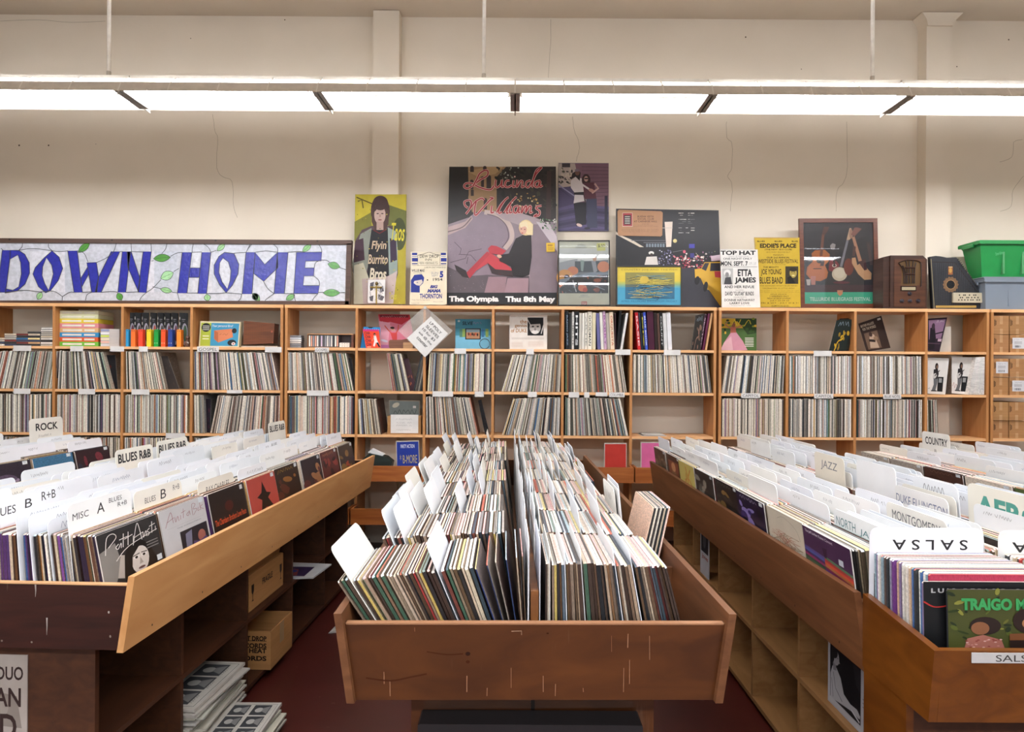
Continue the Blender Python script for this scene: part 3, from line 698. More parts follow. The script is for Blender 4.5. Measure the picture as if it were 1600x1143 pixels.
def art_duke(cv):
    cv.rect(0, 0, 1, 1, '#e9e5dd'); cv.rect(0, .02, 1, .05, '#d8c8b8'); cv.text('LIVE AND IN CONCERT THE GREATEST', .04, .04, .5, .07, '#8a7a68')
    for i, (tx, a) in enumerate((('the', .28), ('genius', .14), ('of DUKE', .04))): cv.text(tx, a, .14+.13*i, .46, .25+.13*i, '#a8763a', .008)
    cv.rect(.48, .08, .9, .6, '#1c1b1c'); cv.ell(.68, .36, .15, .2, '#b8b2ac'); cv.ell(.68, .5, .1, .05, '#e8e4e0'); cv.poly([(.52, .1), (.86, .1), (.84, .26), (.54, .28)], '#141414'); cv.ell(.62, .34, .035, .02, '#222'); cv.ell(.75, .34, .035, .02, '#222')
    cv.line([(.48, .14), (.58, .34)], .012, '#e8e4e0'); cv.line([(.9, .3), (.84, .55)], .02, '#d8d4d0'); cv.ell(.68, .42, .03, .04, '#8a8480')
    for i in range(3): cv.rect(.06, .66+.02*i, .92, .665+.02*i, '#a8a098')
    for i in range(5): cv.rect(.5, .78+.03*i, .9, .785+.03*i, '#c8a08a'); cv.rect(.06, .8+.03*i, .35, .805+.03*i, '#c8a08a')
album('record_album', 'white album with a smiling portrait and orange lettering, on the top shelf', Q(796, 489.5, 855, 543.5), 5.72, art_duke, bg='#e9e5dd', k=.08)
def artg(cv):
    cv.rect(0, 0, 1, 1, '#4a6a34'); cv.rect(0, 0, .8, .3, '#c8a428'); cv.poly([(.4, 0), (1, 0), (1, .45), (.75, .5), (.6, .25)], '#2c4420')
    for i in range(26): cv.ell(U(0, 1), U(0, .45), U(.02, .07), U(.02, .05), random.choice(['#e0b83a', '#3a5a24', '#8a9a2c', '#24341c']))
    cv.poly([(.3, .42), (.42, .4), (.62, .7), (.75, .98), (.45, 1), (.0, .98), (.1, .75)], '#cf94a4'); cv.poly([(.1, .75), (.3, .55), (.35, .98), (0, .98)], '#e0b4bc'); cv.poly([(.28, .26), (.42, .24), (.44, .44), (.28, .45)], '#b86a54'); cv.ell(.36, .2, .06, .07, '#8a5a40')
    cv.line([(.3, .32), (.14, .2), (.2, .1)], .035, '#a87058'); cv.line([(.42, .3), (.6, .22)], .035, '#a87058'); cv.scrib(.3, .06, .95, .2, '#d8c03a')
    for i in range(6): cv.rect(.68, .6+.05*i, .92, .62+.05*i, '#e8e4d8')
album('record_album', 'green painted album with a dancer in a pink gown on the top shelf', Q(1125.5, 494, 1182, 544.5), 5.73, artg, bg='#4a6a34')
def art_dk(a, b, t):
    def f(cv):
        cv.rect(0, 0, 1, 1, a)
        for i in range(14): cv.ell(U(.1, .9), U(.3, .95), U(.03, .12), U(.03, .08), random.choice([b, a, mix(a, b, .5)]), U(0, 90))
        cv.line(smooth([(.3, 1), (.4, .7), (.65, .6), (.6, .35)]), .05, b); cv.scrib(.2, .08, .9, .2, '#8fa0ac')
    return f
def leaner(x0, x1, top, bot, D, lean, label, art, bg, i, wpx=10):
    z = ZT[1]+.001
    m, cv, fn, nn = board(0, 0, 0, 0, D, .004, .0, z, bg, '#c9c0b0', [(x0+lean, top), (x1+lean*.9, top-1.5), (x1, bot-1), (x0, bot)])
    art(cv); ped(m, None, z); return tag(m.obj('record_album', PRINT), label, 'album', 'albums leaning against a cube side')
YY = 5.62
leaner(1295, 1322, 497, 545, 5.64, 12, 'front black album with gold curves leaning left of the tilted brown album', art_dk('#1c2420', '#c8a024', 'BASS'), '#1c2420', 0)
leaner(1300, 1326, 496, 545, 5.665, 10, 'second album of the three leaning beside the tilted brown album', art_dk('#2a2a22', '#8a7a30', 'JAZZ'), '#2a2a22', 0)
leaner(1304, 1330, 494, 545, 5.69, 8, 'rearmost album of the three leaning beside the tilted brown album', art_dk('#3a2c20', '#a08a50', 'LIVE'), '#3a2c20', 0)
def art_brn(cv):
    cv.rect(0, 0, 1, 1, '#33241f'); cv.text("BROTHER WALLACE'S", .06, .08, .62, .17, '#c8b8a4', .01); cv.text("FOR THE WORKS!", .1, .2, .66, .29, '#c8b8a4', .01); cv.rect(.8, .04, .94, .1, '#c8c0b8')
    cv.poly([(.1, .38), (.66, .38), (.66, .94), (.1, .94)], '#6a5444'); cv.poly([(.2, .9), (.28, .55), (.38, .42), (.5, .5), (.56, .94)], '#b09a84'); cv.ell(.36, .46, .07, .08, '#3c2a22'); cv.poly([(.24, .6), (.5, .66), (.46, .74), (.22, .68)], '#2c201a'); cv.ell(.52, .62, .09, .07, '#8a7058')
album('record_album', 'dark brown album standing tilted on one corner on the top shelf', [(1341, 502), (1377, 490), (1391.5, 540), (1354, 546)], 5.74, art_brn, bg='#33241f', k=0)
def art_pur(cv):
    cv.rect(0, 0, 1, 1, '#2c1f2c'); cv.poly([(.05, .05), (.95, .05), (.9, .6), (.1, .65)], '#8a6a84'); cv.poly([(.15, .3), (.4, .25), (.55, .6), (.5, .95), (.1, .95)], '#1d161f'); cv.ell(.32, .25, .09, .1, '#3a2a34'); cv.line([(.3, .5), (.95, .42)], .04, '#1d161f'); cv.rect(.7, .62, .95, .7, '#c8a8b8'); cv.scrib(.5, .07, .9, .13, '#e8e0e8'); cv.rect(.0, .75, .9, .78, '#54404f')
album('record_album', 'dark purple album with a seated guitarist, angled in the right bookcase', [(1449.5, 494), (1480, 492), (1468, 546), (1449.5, 544)], 5.66, art_pur, bg='#2c1f2c', k=0)
m, cv, fn, nn = board(0, 0, 0, 0, 5.7, .02, 0, ZT[1], '#d8d2c8', '#c8c0b4', [(1470, 507), (1486, 505), (1486, 545), (1468, 545)]); ped(m, None, ZT[1]+.001); tag(m.obj('white_card', PRINT), 'plain off-white card standing behind the dark purple album', 'card')
def art_gui(sig):
    def f(cv):
        cv.rect(0, 0, 1, 1, '#e6e2dc'); cv.rect(.52, .52, .82, .93, '#1c1c1e'); cv.rect(.58, .56, .74, .68, '#9a9a9a')
        cv.poly([(.3, .55), (.52, .55), (.5, .72), (.42, .92), (.2, .93), (.32, .74)], '#6a6a6c'); cv.poly([(.3, .32), (.5, .3), (.56, .44), (.5, .58), (.28, .58)], '#2a2628'); cv.ell(.44, .24, .08, .1, '#2a1f1c'); cv.ell(.46, .25, .04, .05, '#8a6a58')
        cv.ell(.36, .5, .11, .07, '#c8c4c0', -20); cv.line([(.36, .5), (.6, .34)], .03, '#3a3230'); cv.rect(.18, .9, .5, .93, '#3a3a3c')
        if sig: cv.line(smooth([(.05, .8), (.12, .7), (.16, .84), (.24, .74), (.3, .82)]), .015, '#b06a5a')
        else: cv.line([(.03, .86), (.12, .84)], .012, '#555')
    return f
album('record_album', 'white album with a standing guitarist, left one of the matching pair', [(1449.5, 556), (1483, 557), (1477, 613.5), (1449.5, 612)], 5.64, art_gui(0), row=2, bg='#e6e2dc', k=0)
album('record_album', 'white album with a standing guitarist and red scribble, right of the pair', [(1487, 556), (1523, 557), (1513, 615), (1487, 613)], 5.66, art_gui(1), row=2, bg='#e6e2dc', k=0)
i = 0
for b, a, th in fan(sx(1515), sx(1540), rad(-11), rad(0), .0075):
    i += 1; m = MB(); cf = jit('#dedcd8', .05); sleeve(m, b, YS+.01, ZT[2]+.001+th*math.sin(-a), a, th, .312, .3, cf, '#d8d4cc', '#e6e2dc')
    tag(m.obj('record_album', SLEEVEW), 'white album spine, %s from the left beside the guitarist albums' % ordn(i), 'album', 'white albums beside the guitarist albums')
# --- box sets and books in the two cubes of tall spines
def spine_run(spec, what, desc):
    for i, (x0, x1, h, lean, col, txt, tc) in enumerate(spec):
        m = MB(); w_ = (x1-x0)/SH; X = sx(x0); a = rad(lean); L = .28
        sleeve(m, X, YS+.02, ZT[1]+.001+(w_*math.sin(-a) if a < 0 else 0), a, w_*.96, h, L, col, mix(col, '#d8d0c0', .4), col, 0, .002)
        if txt:
            ca, sa = math.cos(a), math.sin(a); s0 = X; zz = ZT[1]+.001+(w_*math.sin(-a) if a < 0 else 0)
            fn = lambda u, v, s0=s0, w_=w_, ca=ca, sa=sa, h=h, zz=zz: Vector((s0-(h*(1-v))*sa+w_*u*ca, YS+.02, zz+h*(1-v)*ca+w_*u*sa))
            cv = CV(m, fn, (0, -1, 0)); vs, fs, asp = text_geo(txt, .01)
            out = [cv.pt(.25+.5*(1-b_), .1+.8*a_) for a_, b_ in vs]; m.add(out, fs, tc)
        o = m.obj(what, PRINT); tag(o, '%s %s, %s from left, %s' % (cname(col), 'box set' if what == 'box_set' else 'book', ordn(i+1), desc), what.replace('_', ' '), 'tall spines ' + desc)
spine_run([(884, 889, .312, 1, '#1c2026', 'RADIO JAZZ', '#8fa4b8'), (889.5, 893, .3, 0, '#3a3c3c', None, 0), (893.5, 897, .31, 0, '#d8d6d0', 'COMPLETE', '#555'), (897.5, 904.5, .312, 0, '#1e1f21', 'HITS', '#e8e8e8'), (905, 909, .3, 0, '#c9c4b8', None, 0), (909.5, 913, .3, 0, '#ece8dd', None, 0),
           (913.5, 918, .305, 0, '#e4ded0', 'ARTIE', '#9a9a94'), (918.5, 925, .312, 0, '#efe9d8', 'GOODMAN', '#2a2a2a'), (925.5, 931, .305, 0, '#d9cfae', None, 0), (934, 939, .3, 3, '#6a6a9a', None, 0), (939.5, 944, .31, 3, '#e8e4da', None, 0), (944.5, 949, .315, 3, '#c8a8c0', 'BARRY', '#8a4a8a'), (949.5, 954, .3, 3, '#b8b0a4', None, 0), (954.5, 961, .31, 3, '#e4d2b8', 'ORQUESTA', '#b85a3a'), (961.2, 963.2, .3, 1, '#3a2226', None, 0), (963.5, 967.5, .32, -4, '#141316', None, 0), (969.5, 973, .305, -9, '#e8e6e2', None, 0)], 'box_set', 'under the poster with a price tag')
spine_run([(997, 1002, .31, 5, '#c4202a', 'BASIE', '#f0d0d0'), (1002.5, 1005.5, .305, 5, '#242a3a', None, 0), (1006, 1008.5, .3, 4, '#1a1a20', 'DIZ', '#d8d040'), (1009, 1013, .31, 4, '#3a55c4', 'BLUE BOOK', '#e0e4f0'), (1014, 1024, .315, 3, '#4a1c34', None, 0), (1024.5, 1029, .305, 3, '#2c1f1c', None, 0), (1029.5, 1033, .3, 3, '#5a4038', None, 0), (1033.5, 1038, .31, 3, '#1a1a1a', 'COUNT', '#bbb'), (1038.5, 1044, .305, 3, '#d8d8d6', None, 0), (1044.5, 1051, .31, 3, '#e8e8ea', None, 0), (1093, 1096, .3, -9, '#3a1c2c', 'SEXTET', '#c8a8b8'), (1098, 1101, .305, -9, '#6a2a4a', None, 0), (1102.5, 1105.5, .31, -9, '#d8a878', None, 0)], 'book', 'under the dark city night poster')
album('record_album', 'dark album with a face on its cover, leaning beside the plum spines', [(1087, 490), (1101, 487), (1094, 544), (1080, 544)], 5.61, art_dk('#2f2a26', '#8a6a58', 'LION'), bg='#2f2a26', k=0)
# dark albums seen face-on at the end of leaning rows
def dk(quad, row, label, col, sp):
    def f(cv):
        cv.rect(0, 0, 1, 1, col)
        for i in range(6): cv.ell(U(.3, .9), U(.3, .9), U(.02, .06), U(.02, .06), sp)
    album('record_album', label, quad, 5.66, f, row=row, bg=col, k=0)
dk([(156, 554), (180, 554), (184, 607), (172, 607)], 2, 'black album leaning at the end of the leaning row, left bookcase', '#1c1a1d', '#5a2018')
dk([(248, 555), (262, 555), (280, 606), (262, 607)], 2, 'dark grey-brown album slumped beside an empty half cube, left bookcase', '#3a3330', '#54423a')
dk([(421, 556), (428, 556), (438, 607), (434, 608)], 2, 'brown album leaning against the tall upright, left bookcase', '#6a3c22', '#8a5a30')
dk([(624, 557), (638, 556), (652, 606), (640, 607)], 2, 'dark album with a colourful figure leaning under the plastic sleeve notice', '#4a3038', '#b86a4a')
dk([(545, 557), (550, 557), (555, 607), (552, 608)], 2, 'black album closing the leaning row above the striped spines', '#242224', '#333')
dk([(319, 623), (330, 623), (328, 676), (320, 676)], 3, 'dark purple album in the gap of the left bookcase third row', '#241a26', '#5a2a3a')
dk([(747, 624), (752, 622), (765, 676), (758, 677)], 3, 'black album leaning at the end of a third row run, above the middle bin', '#1f1d20', '#3a3634')
# crate of grey album with a paper notice
def crate():
    z = ZT[3]+.001
    m, cv, fn, nn = board(0, 0, 0, 0, 5.72, .006, .0, z, '#8d948f', '#b8a890', [(608, 626), (656, 627), (655, 678), (607, 677)])
    cv.rect(.02, .02, .98, .98, '#868e8a'); cv.ell(.22, .15, .12, .07, '#d6cfb8', -25); cv.ell(.28, .12, .06, .05, '#d6cfb8'); cv.rect(.78, .16, .88, .23, '#e8e6e0')
    cv.scrib(.15, .3, .95, .4, '#3c4644'); ped(m, None, z)
    tag(m.obj('record_album', PRINT), 'grey album standing behind the small carton with a paper notice', 'album')
    t = thing('carton', (XW(632, 5.66), 5.66, z), 'low brown carton wrapped with a white paper notice, on the third shelf', 'carton')
    a, b = XW(606, 5.63), XW(658, 5.63); m = MB(); h = .15
    m.box((a, 5.63, z), (b, 5.636, z+h), '#a67c50'); m.box((a, 5.70, z), (b, 5.706, z+h), '#a67c50'); m.box((a, 5.636, z), (a+.005, 5.70, z+h), '#a67c50'); m.box((b-.005, 5.636, z), (b, 5.70, z+h), '#a67c50'); m.box((a, 5.636, z), (b, 5.70, z+.005), '#a67c50'); m.obj('carton_body', CARDB, t)
    a2, b2 = XW(611, 5.625), XW(654, 5.625)
    m = MB().box((a2, 5.6255, z+.01), (b2, 5.6275, z+h+.012), '#ece9e4'); fn = lambda u, v: Vector((a2+(b2-a2)*u, 5.6255, z+(h+.012)*(1-v)))
    cv = CV(m, fn, (0, -1, 0))
    for y in (.2, .38, .52, .74): cv.scrib(.2, y, .8, y+.06, '#8a8a8e')
    m.obj('paper_notice', PRINT, t)
crate()
# papers in the empty cube, odds and ends in the low trays
m = MB(); z = ZT[3]+.001
for k in range(4):
    a, b = XW(1003+k*2, 5.62), XW(1042-k, 5.62); m.box((a, 5.61+.01*k, z+.003*k), (b, 5.8+.01*k, z+.0025+.003*k), ['#d8d4cc', '#5a564f', '#e4e2dc', '#cfcac0'][k])
tag(m.obj('paper_stack', PRINT), 'thin stack of paper sheets lying in the empty shelf cube', 'papers')
def lowalbum(x0, y0, x1, y1, col, tx, tc, label, rot=0, D=5.5, z=.63):
    q = [(x0+rot, y0), (x1+rot, y0+rot*.6), (x1, y1+rot*.6), (x0, y1)]
    m, cv, fn, nn = board(0, 0, 0, 0, D, .004, 0, z, col, '#c8c0b4', q); cv.rect(.03, .03, .97, .97, col)
    if tx: cv.text(tx, .2, .1, .8, .2, tc, .01)
    if 'blue' in label: cv.text('* B-MORE', .15, .38, .9, .62, '#c8b878')
    ped(m, None, z); return tag(m.obj('record_album', PRINT), label, 'album')
lowalbum(620, 703, 656, 760, '#2a3f9c', 'PARTY ACTION', '#e0e4f4', 'royal blue album with pale stars standing in the low wall tray', -1.5)
m = MB(); X = XW(592, 5.5)
m.prism([(X-.1, .63), (X+.09, .63), (X+.12, .76), (X+.07, .80), (X-.06, .83), (X-.12, .78)], 5.45, 5.56, '#28302c'); tag(m.obj('basket', DARKW), 'dark green-black basket in the low wall tray beside the blue album', 'basket')
m = MB(); m.hexa([(X-.08, 5.47, .831), (X+.03, 5.47, .80), (X+.03, 5.55, .80), (X-.08, 5.55, .831), (X-.05, 5.47, .86), (X+.05, 5.47, .815), (X+.05, 5.55, .815), (X-.05, 5.55, .86)], '#e4e4e2'); tag(m.obj('folded_paper', PRINT), 'crumpled white paper on the dark basket in the low wall tray', 'paper')
lowalbum(944, 714, 979, 770, '#c03a30', None, '#fff', 'red and white album in the low wall tray right of the middle bin')
lowalbum(1001, 707, 1043, 765, '#d8689a', None, '#fff', 'pink album with a portrait in the low wall tray beside the jazz bin')
for i in range(5):
    q = XW(940, 5.52); m = MB().box((XW(892+i, 5.54), 5.42, .63+.0), (XW(940, 5.54), 5.43, .64), '#999')
def flatpile(xa, xb, D, z, n, desc, cols):
    for i in range(n):
        a, b = XW(xa, D)+U(-.01, .01), XW(xb, D)+U(-.01, .01); col = random.choice(cols)
        m = MB().box((a, D, z), (b, D+.15, z+.006), col, 0, .001); tag(m.obj('record_album', PRINT), '%s album lying flat, %s from bottom, %s' % (cname(col), ordn(i+1), desc), 'album', 'albums lying flat '+desc); z += .0068
flatpile(560, 598, 5.43, .29, 9, 'in the lowest wall tray', ['#d8d4cc', '#8a8a86', '#3a3a3c', '#b8b0a4', '#5a6a78'])
flatpile(1030, 1062, 5.43, .29, 6, 'in the right lowest wall tray', ['#d8c8d8', '#a89ab8', '#3a3a3c', '#c8b8c0'])
# cartons at right
def cartons():
    k = 0
    for row, (z0) in ((1, ZT[1]), (2, ZT[2]), (3, ZT[3])):
        for j in range(2):
            for i in range(2):
                x0 = 1552+i*25.5+U(-.5, .5); w_ = 23.5
                z = z0+.001+j*.148; h = .144 if j == 0 else .15; D = 5.615+U(0, .02)
                a, b = XW(x0, D), XW(x0+w_, D); t = thing('carton', ((a+b)/2, D+.1, z), 'small brown carton, %s %s of four, %s cube of the right bookcase' % (('lower', 'upper')[j], ('left', 'right')[i], {1: 'top', 2: 'second', 3: 'third'}[row]), 'carton', 'brown cartons in the right bookcase')
                m = MB().box((a, D, z), (b, D+.25, z+h), jit('#a67c52', .06), 0, .002)
                m.box(((a+b)/2-.012, D-.0006, z+h*.55), ((a+b)/2+.012, D, z+h), '#b8926a'); m.box(((a+b)/2-.012, D-.0006, z), ((a+b)/2+.012, D, z+h*.3), '#b8926a')
                m.box((a+.006, D-.0006, z+h*.45), (a+.011, D, z+h*.8), '#4a3626')
                m.box((a+.015, D-.0006, z+h*.5), (a+.02, D, z+h*.75), '#4a3626')
                m.obj('carton_body', CARDB, t)
                if (row, j, i) in ((1, 0, 1), (2, 1, 0), (2, 0, 1)):
                    c0, c1 = a+.02, b-.006; m = MB().box((c0, D-.0016, z+.03), (c1, D-.0008, z+h-.025), '#e4e4e6'); fn = lambda u, v, c0=c0, c1=c1, z=z, h=h, D=D: Vector((c0+(c1-c0)*u, D-.0016, z+.03+(h-.055)*(1-v))); cv = CV(m, fn, (0, -1, 0))
                    cv.scrib(.15, .12, .85, .22, '#7a7a7e')
                    for q in range(4): cv.rect(.15, .34+.07*q, .8, .37+.07*q, '#a0a0a4')
                    for q in range(9): cv.rect(.2+.06*q, .7, .2+.06*q+U(.015, .04), .9, '#3a3a3c')
                    m.obj('address_label', PRINT, t)
cartons()
# poly sleeve notice hanging from the shelf edge
def notice():
    Y = YS-.03; fn = wallfn(Y)
    t = thing('sleeve_notice', fn(666, 520), 'clear plastic record sleeve hung corner-up with a printed white notice', 'notice')
    m = MB(); q = [(622, 516), (663, 479), (708, 515), (664, 556)]; q = [(622.5, 516), (664, 478), (707, 516.5), (664, 558)]
    f = [fn(*p) for p in q]; b = [p+Vector((0, .0015, 0)) for p in f]; m.hexa([f[3], f[2], b[2], b[3], f[0], f[1], b[1], b[0]], '#fff')
    for s_ in ((0, 1), (1, 2), (2, 3), (3, 0)): m.tube([f[s_[0]], f[s_[1]]], .0012, '#fff', 0, 6)
    m.obj('plastic_sleeve', POLY, t)
    m = MB(); q = [(673, 494), (700, 521), (664, 558), (636, 528)]; f = [fn(*p)+Vector((0, .0005, 0)) for p in q]; b = [p+Vector((0, .0006, 0)) for p in f]; m.hexa([f[3], f[2], b[2], b[3], f[0], f[1], b[1], b[0]], '#f2f1ee')
    TL, TR, BR, BL = q
    uv = lambda u, v: fn(*(tuple((TL[i]*(1-u)+TR[i]*u)*(1-v)+(BL[i]*(1-u)+BR[i]*u)*v for i in (0, 1))))
    cv = CV(m, uv, (0, -1, 0), base=.0008)
    for k, (tx, a, b_) in enumerate((('LP POLY', .16, .8), ('SLEEVES', .16, .84), ('10 for $3', .14, .82), ('ask @ the', .14, .84), ('counter', .24, .78))): cv.text(tx, a, .1+.15*k, b_, .19+.15*k, '#3c3c3e', .004)
    m.obj('printed_sheet', PRINT, t)
    m = MB(); p = fn(664, 480); m.box((p.x-.01, Y-.004, p.z-.012), (p.x+.01, Y+.03, p.z+.01), '#d8d4cc'); m.obj('tape', PRINT, t)
notice()
# ---------------------------------------------------------------- on top of the bookcases
ZS = ZT[0]+.001
def drop(o, z):
    """let a built thing sit on z"""
    return o
def shape_thing_z(ms, z):
    lo = min(min(v[2] for v in m.v) for m in ms); d = z-lo
    for m in ms: m.v = [(a, b, q+d) for a, b, q in m.v]
def sign():
    D = 5.74; fn = wallfn(D, .0, ZS); n = (0, -1, 0)
    t = thing('stained_glass_sign', (XW(240, D), D, ZS), 'long stained glass sign with blue letters and green leaves in a dark wooden frame', 'sign')
    m = MB()
    def bar(q, th=.045, col='#4f3a30'):
        f = [fn(*p) for p in q]; m.hexa([f[3]+Vector((0, -.0, 0)), f[2], f[2]+Vector((0, th, 0)), f[3]+Vector((0, th, 0)), f[0], f[1], f[1]+Vector((0, th, 0)), f[0]+Vector((0, th, 0))], col)
    bar([(-60, 371.5), (549.5, 375), (549.5, 382), (-60, 378.5)]); bar([(-60, 469), (545, 470), (545, 475.5), (-60, 472.5)]); bar([(541.5, 380), (549.5, 380), (546, 475.5), (539, 475.5)]); bar([(-70, 371), (-60, 371), (-60, 473), (-70, 473)])
    for x in (15, 175, 337, 496): cv = CV(m, fn, n, base=.001); cv.ell(x, 374+x*.005, 1.6, 1.3, '#1c1410', 0, 10)
    shape = [m]
    m.M = None
    fr = m
    g = MB(); q = [(-60, 378), (542, 381), (540, 470.5), (-60, 469.5)]; f = [fn(*p)+Vector((0, .012, 0)) for p in q]; b = [p+Vector((0, .004, 0)) for p in f]; g.hexa([f[3], f[2], b[2], b[3], f[0], f[1], b[1], b[0]], '#bcc0c8')
    A, B = (0, 360, 4), (380, 360, 4.0)
    BL = '#2a3096'
    gfn = lambda x, y: fn(x, y)+Vector((0, .012, 0))
    cv = CV(g, gfn, n)
    # faint joints of differently milky panes
    for x0, x1, cl in ((45, 100, '#c8cad0'), (100, 118, '#b2b8c2'), (222, 240, '#cacbd2'), (240, 275, '#b6bcc6'), (300, 330, '#c4c6cc'), (508, 540, '#b4b9c1')): cv.rect(x0, 392, x1, 456, cl)
    parts = []
    def letter(name, polys, holes, off):
        mm = MB(); c2 = CV(mm, gfn, n, 0, off, base=.0012)
        for p in polys: c2.poly(p, BL, False)
        c2.k = 2
        for p in holes: c2.poly(p, '#c0c3ca', False)
        parts.append(('letter', mm, SGLASS)); lead = MB(); c3 = CV(lead, gfn, n, 0, off, base=.002)
        for p in polys+holes: c3.line(p, 4.2, '#34373a', True)
        parts.append(('lead_line', lead, METAL))
    letter('D', [[(8, 122), (58, 122), (56, 180), (30, 385), (-22, 385)], [(58, 122), (112, 122), (150, 147), (178, 200), (180, 265), (152, 333), (105, 375), (24, 390), (30, 362), (75, 372), (112, 350), (128, 270), (124, 200), (106, 150), (54, 180)]], [], A)
    letter('O', [[(320, 125), (365, 165), (387, 235), (360, 310), (310, 375), (280, 388), (235, 350), (200, 270), (215, 230), (270, 170)]], [[(285, 168), (318, 215), (328, 270), (310, 340), (298, 372), (275, 330), (258, 280), (262, 225)]], A)
    letter('W', [[(418, 125), (478, 125), (510, 385), (458, 385)], [(498, 300), (544, 225), (550, 270), (508, 350)], [(538, 200), (598, 197), (612, 290), (600, 385), (568, 385), (550, 270)], [(690, 130), (745, 130), (628, 385), (590, 385), (612, 290)]], [], A)
    letter('N', [[(760, 130), (812, 130), (782, 385), (732, 385)], [(790, 130), (816, 130), (872, 300), (862, 385), (795, 230)], [(890, 130), (942, 130), (910, 387), (858, 385)]], [], A)
    letter('H', [[(1135, 135), (1195, 135), (1165, 390), (1105, 390)], [(1258, 135), (1315, 135), (1288, 393), (1232, 393)], [(1185, 232), (1247, 232), (1240, 292), (1175, 292)]], [], A)
    letter('O', [[(1400, 135), (1460, 142), (1490, 210), (1485, 270), (1450, 340), (1410, 388), (1370, 340), (1335, 270), (1335, 215), (1365, 160)]], [[(1390, 170), (1424, 195), (1440, 250), (1435, 310), (1418, 365), (1385, 320), (1365, 260), (1370, 200)]], A)
    letter('M', [[(14, 135), (72, 135), (52, 395), (-10, 395)], [(72, 135), (132, 210), (212, 135), (214, 230), (125, 317), (60, 265)], [(212, 135), (278, 135), (255, 393), (190, 393)]], [], B)
    letter('E', [[(330, 135), (490, 133), (485, 188), (388, 190), (383, 232), (442, 232), (438, 283), (378, 283), (372, 342), (475, 342), (465, 393), (313, 393)]], [], B)
    def leaf(cx, cy, L, W_, rot, off, col):
        mm = MB(); c2 = CV(mm, gfn, n, 0, off, base=.0014); r = math.radians(rot); pts = []
        for k in range(9):
            a = -1+2*k/8; pts.append((a*L, W_*(1-a*a)))
        for k in range(7, 0, -1):
            a = -1+2*k/8; pts.append((a*L, -W_*(1-a*a)))
        pts = [(cx+x*math.cos(r)-y*math.sin(r), cy+x*math.sin(r)+y*math.cos(r)) for x, y in pts]
        c2.poly(pts, col); c2.line(pts, 3, '#3c3f40', True); c2.line([pts[0], pts[8]], 1.6, '#33502c')
        parts.append(('leaf', mm, SGLASS))
    for a in [(520, 105, 48, 20, -40), (1008, 170, 54, 24, -5), (1040, 280, 44, 28, -25), (1035, 372, 38, 17, 12), (242, 407, 26, 18, -60), (743, 412, 26, 20, 60), (1378, 103, 33, 17, -42), (1292, 418, 22, 20, 80), (1592, 412, 24, 20, 60)]:
        leaf(*a, A, random.choice(['#4f8f3f', '#5e9a52', '#8fbf86']) if a[0] != 1040 else '#9fcf9a')
    for a in [(395, 108, 36, 17, -40), (565, 217, 40, 22, 15), (550, 388, 54, 23, 0), (292, 416, 32, 18, -30), (78, 415, 32, 20, 45)]: leaf(*a, B, random.choice(['#4f8f3f', '#6aa35c', '#7fb574']))
    cv = CV(g, gfn, n, 1, A, base=.0018); K = '#45484a'
    LA = [[(0, 110), (15, 122)], [(135, 78), (132, 100), (112, 122)], [(112, 122), (180, 112), (250, 115), (320, 125)], [(298, 80), (300, 105), (322, 125)], [(320, 125), (370, 130), (420, 125)], [(478, 125), (520, 140), (545, 195)], [(722, 80), (705, 130), (660, 170), (600, 198)], [(815, 80), (818, 128)], [(940, 80), (942, 130)], [(745, 130), (762, 130)], [(815, 130), (890, 132)], [(1040, 80), (1030, 115), (1008, 142)], [(942, 190), (958, 186)], [(1062, 160), (1100, 140), (1135, 135)], [(1205, 82), (1198, 110), (1197, 135)], [(1270, 82), (1300, 105), (1315, 135)], [(1115, 235), (1082, 255)], [(1003, 305), (950, 360), (910, 387), (880, 415), (868, 438)], [(950, 350), (1000, 362)], [(1072, 385), (1105, 388)], [(1105, 388), (1118, 438)], [(1195, 135), (1258, 132)], [(1315, 135), (1350, 122)], [(1560, 85), (1535, 135)], [(1460, 140), (1535, 135)],
          [(0, 385), (-20, 385)], [(30, 385), (150, 372), (240, 382), (330, 378), (385, 412)], [(385, 412), (430, 385), (458, 385)], [(385, 412), (384, 435)], [(568, 385), (540, 400), (530, 435)], [(510, 385), (570, 382)], [(628, 385), (700, 380), (732, 385)], [(782, 385), (860, 382)], [(1165, 390), (1232, 390)], [(1288, 393), (1370, 392), (1410, 388), (1508, 396)], [(1508, 396), (1500, 425), (1485, 440)]]
    for p in LA: cv.line(smooth(p, 4), 4, K)
    cv.xf = B
    for p in [[(50, 85), (30, 110), (15, 135)], [(188, 85), (212, 110), (212, 135)], [(72, 135), (140, 126), (212, 135)], [(278, 135), (330, 130), (365, 130)], [(470, 85), (485, 110), (490, 133)], [(485, 183), (520, 185), (540, 200)], [(600, 230), (645, 245)], [(442, 232), (450, 200), (480, 185)], [(438, 282), (470, 310), (475, 342)], [(468, 385), (505, 385)], [(605, 388), (635, 385)], [(465, 393), (440, 420), (430, 438)], [(125, 317), (150, 360), (190, 393)], [(190, 393), (140, 430), (135, 440)], [(255, 393), (313, 393)], [(312, 393), (325, 440)]]: cv.line(smooth(p, 4), 4, K)
    shape_thing_z([fr], ZS) if False else None
    lo = min(v[2] for v in fr.v); d = ZS-lo
    for mm in [fr, g]+[p[1] for p in parts]: mm.v = [(a, b_, q_+d*0) for a, b_, q_ in mm.v]
    fr.obj('frame', DARKW, t); g.obj('glass_panel', [SGLASS, METAL], t)
    for nm, mm, mt in parts: mm.obj(nm, mt, t)
sign()

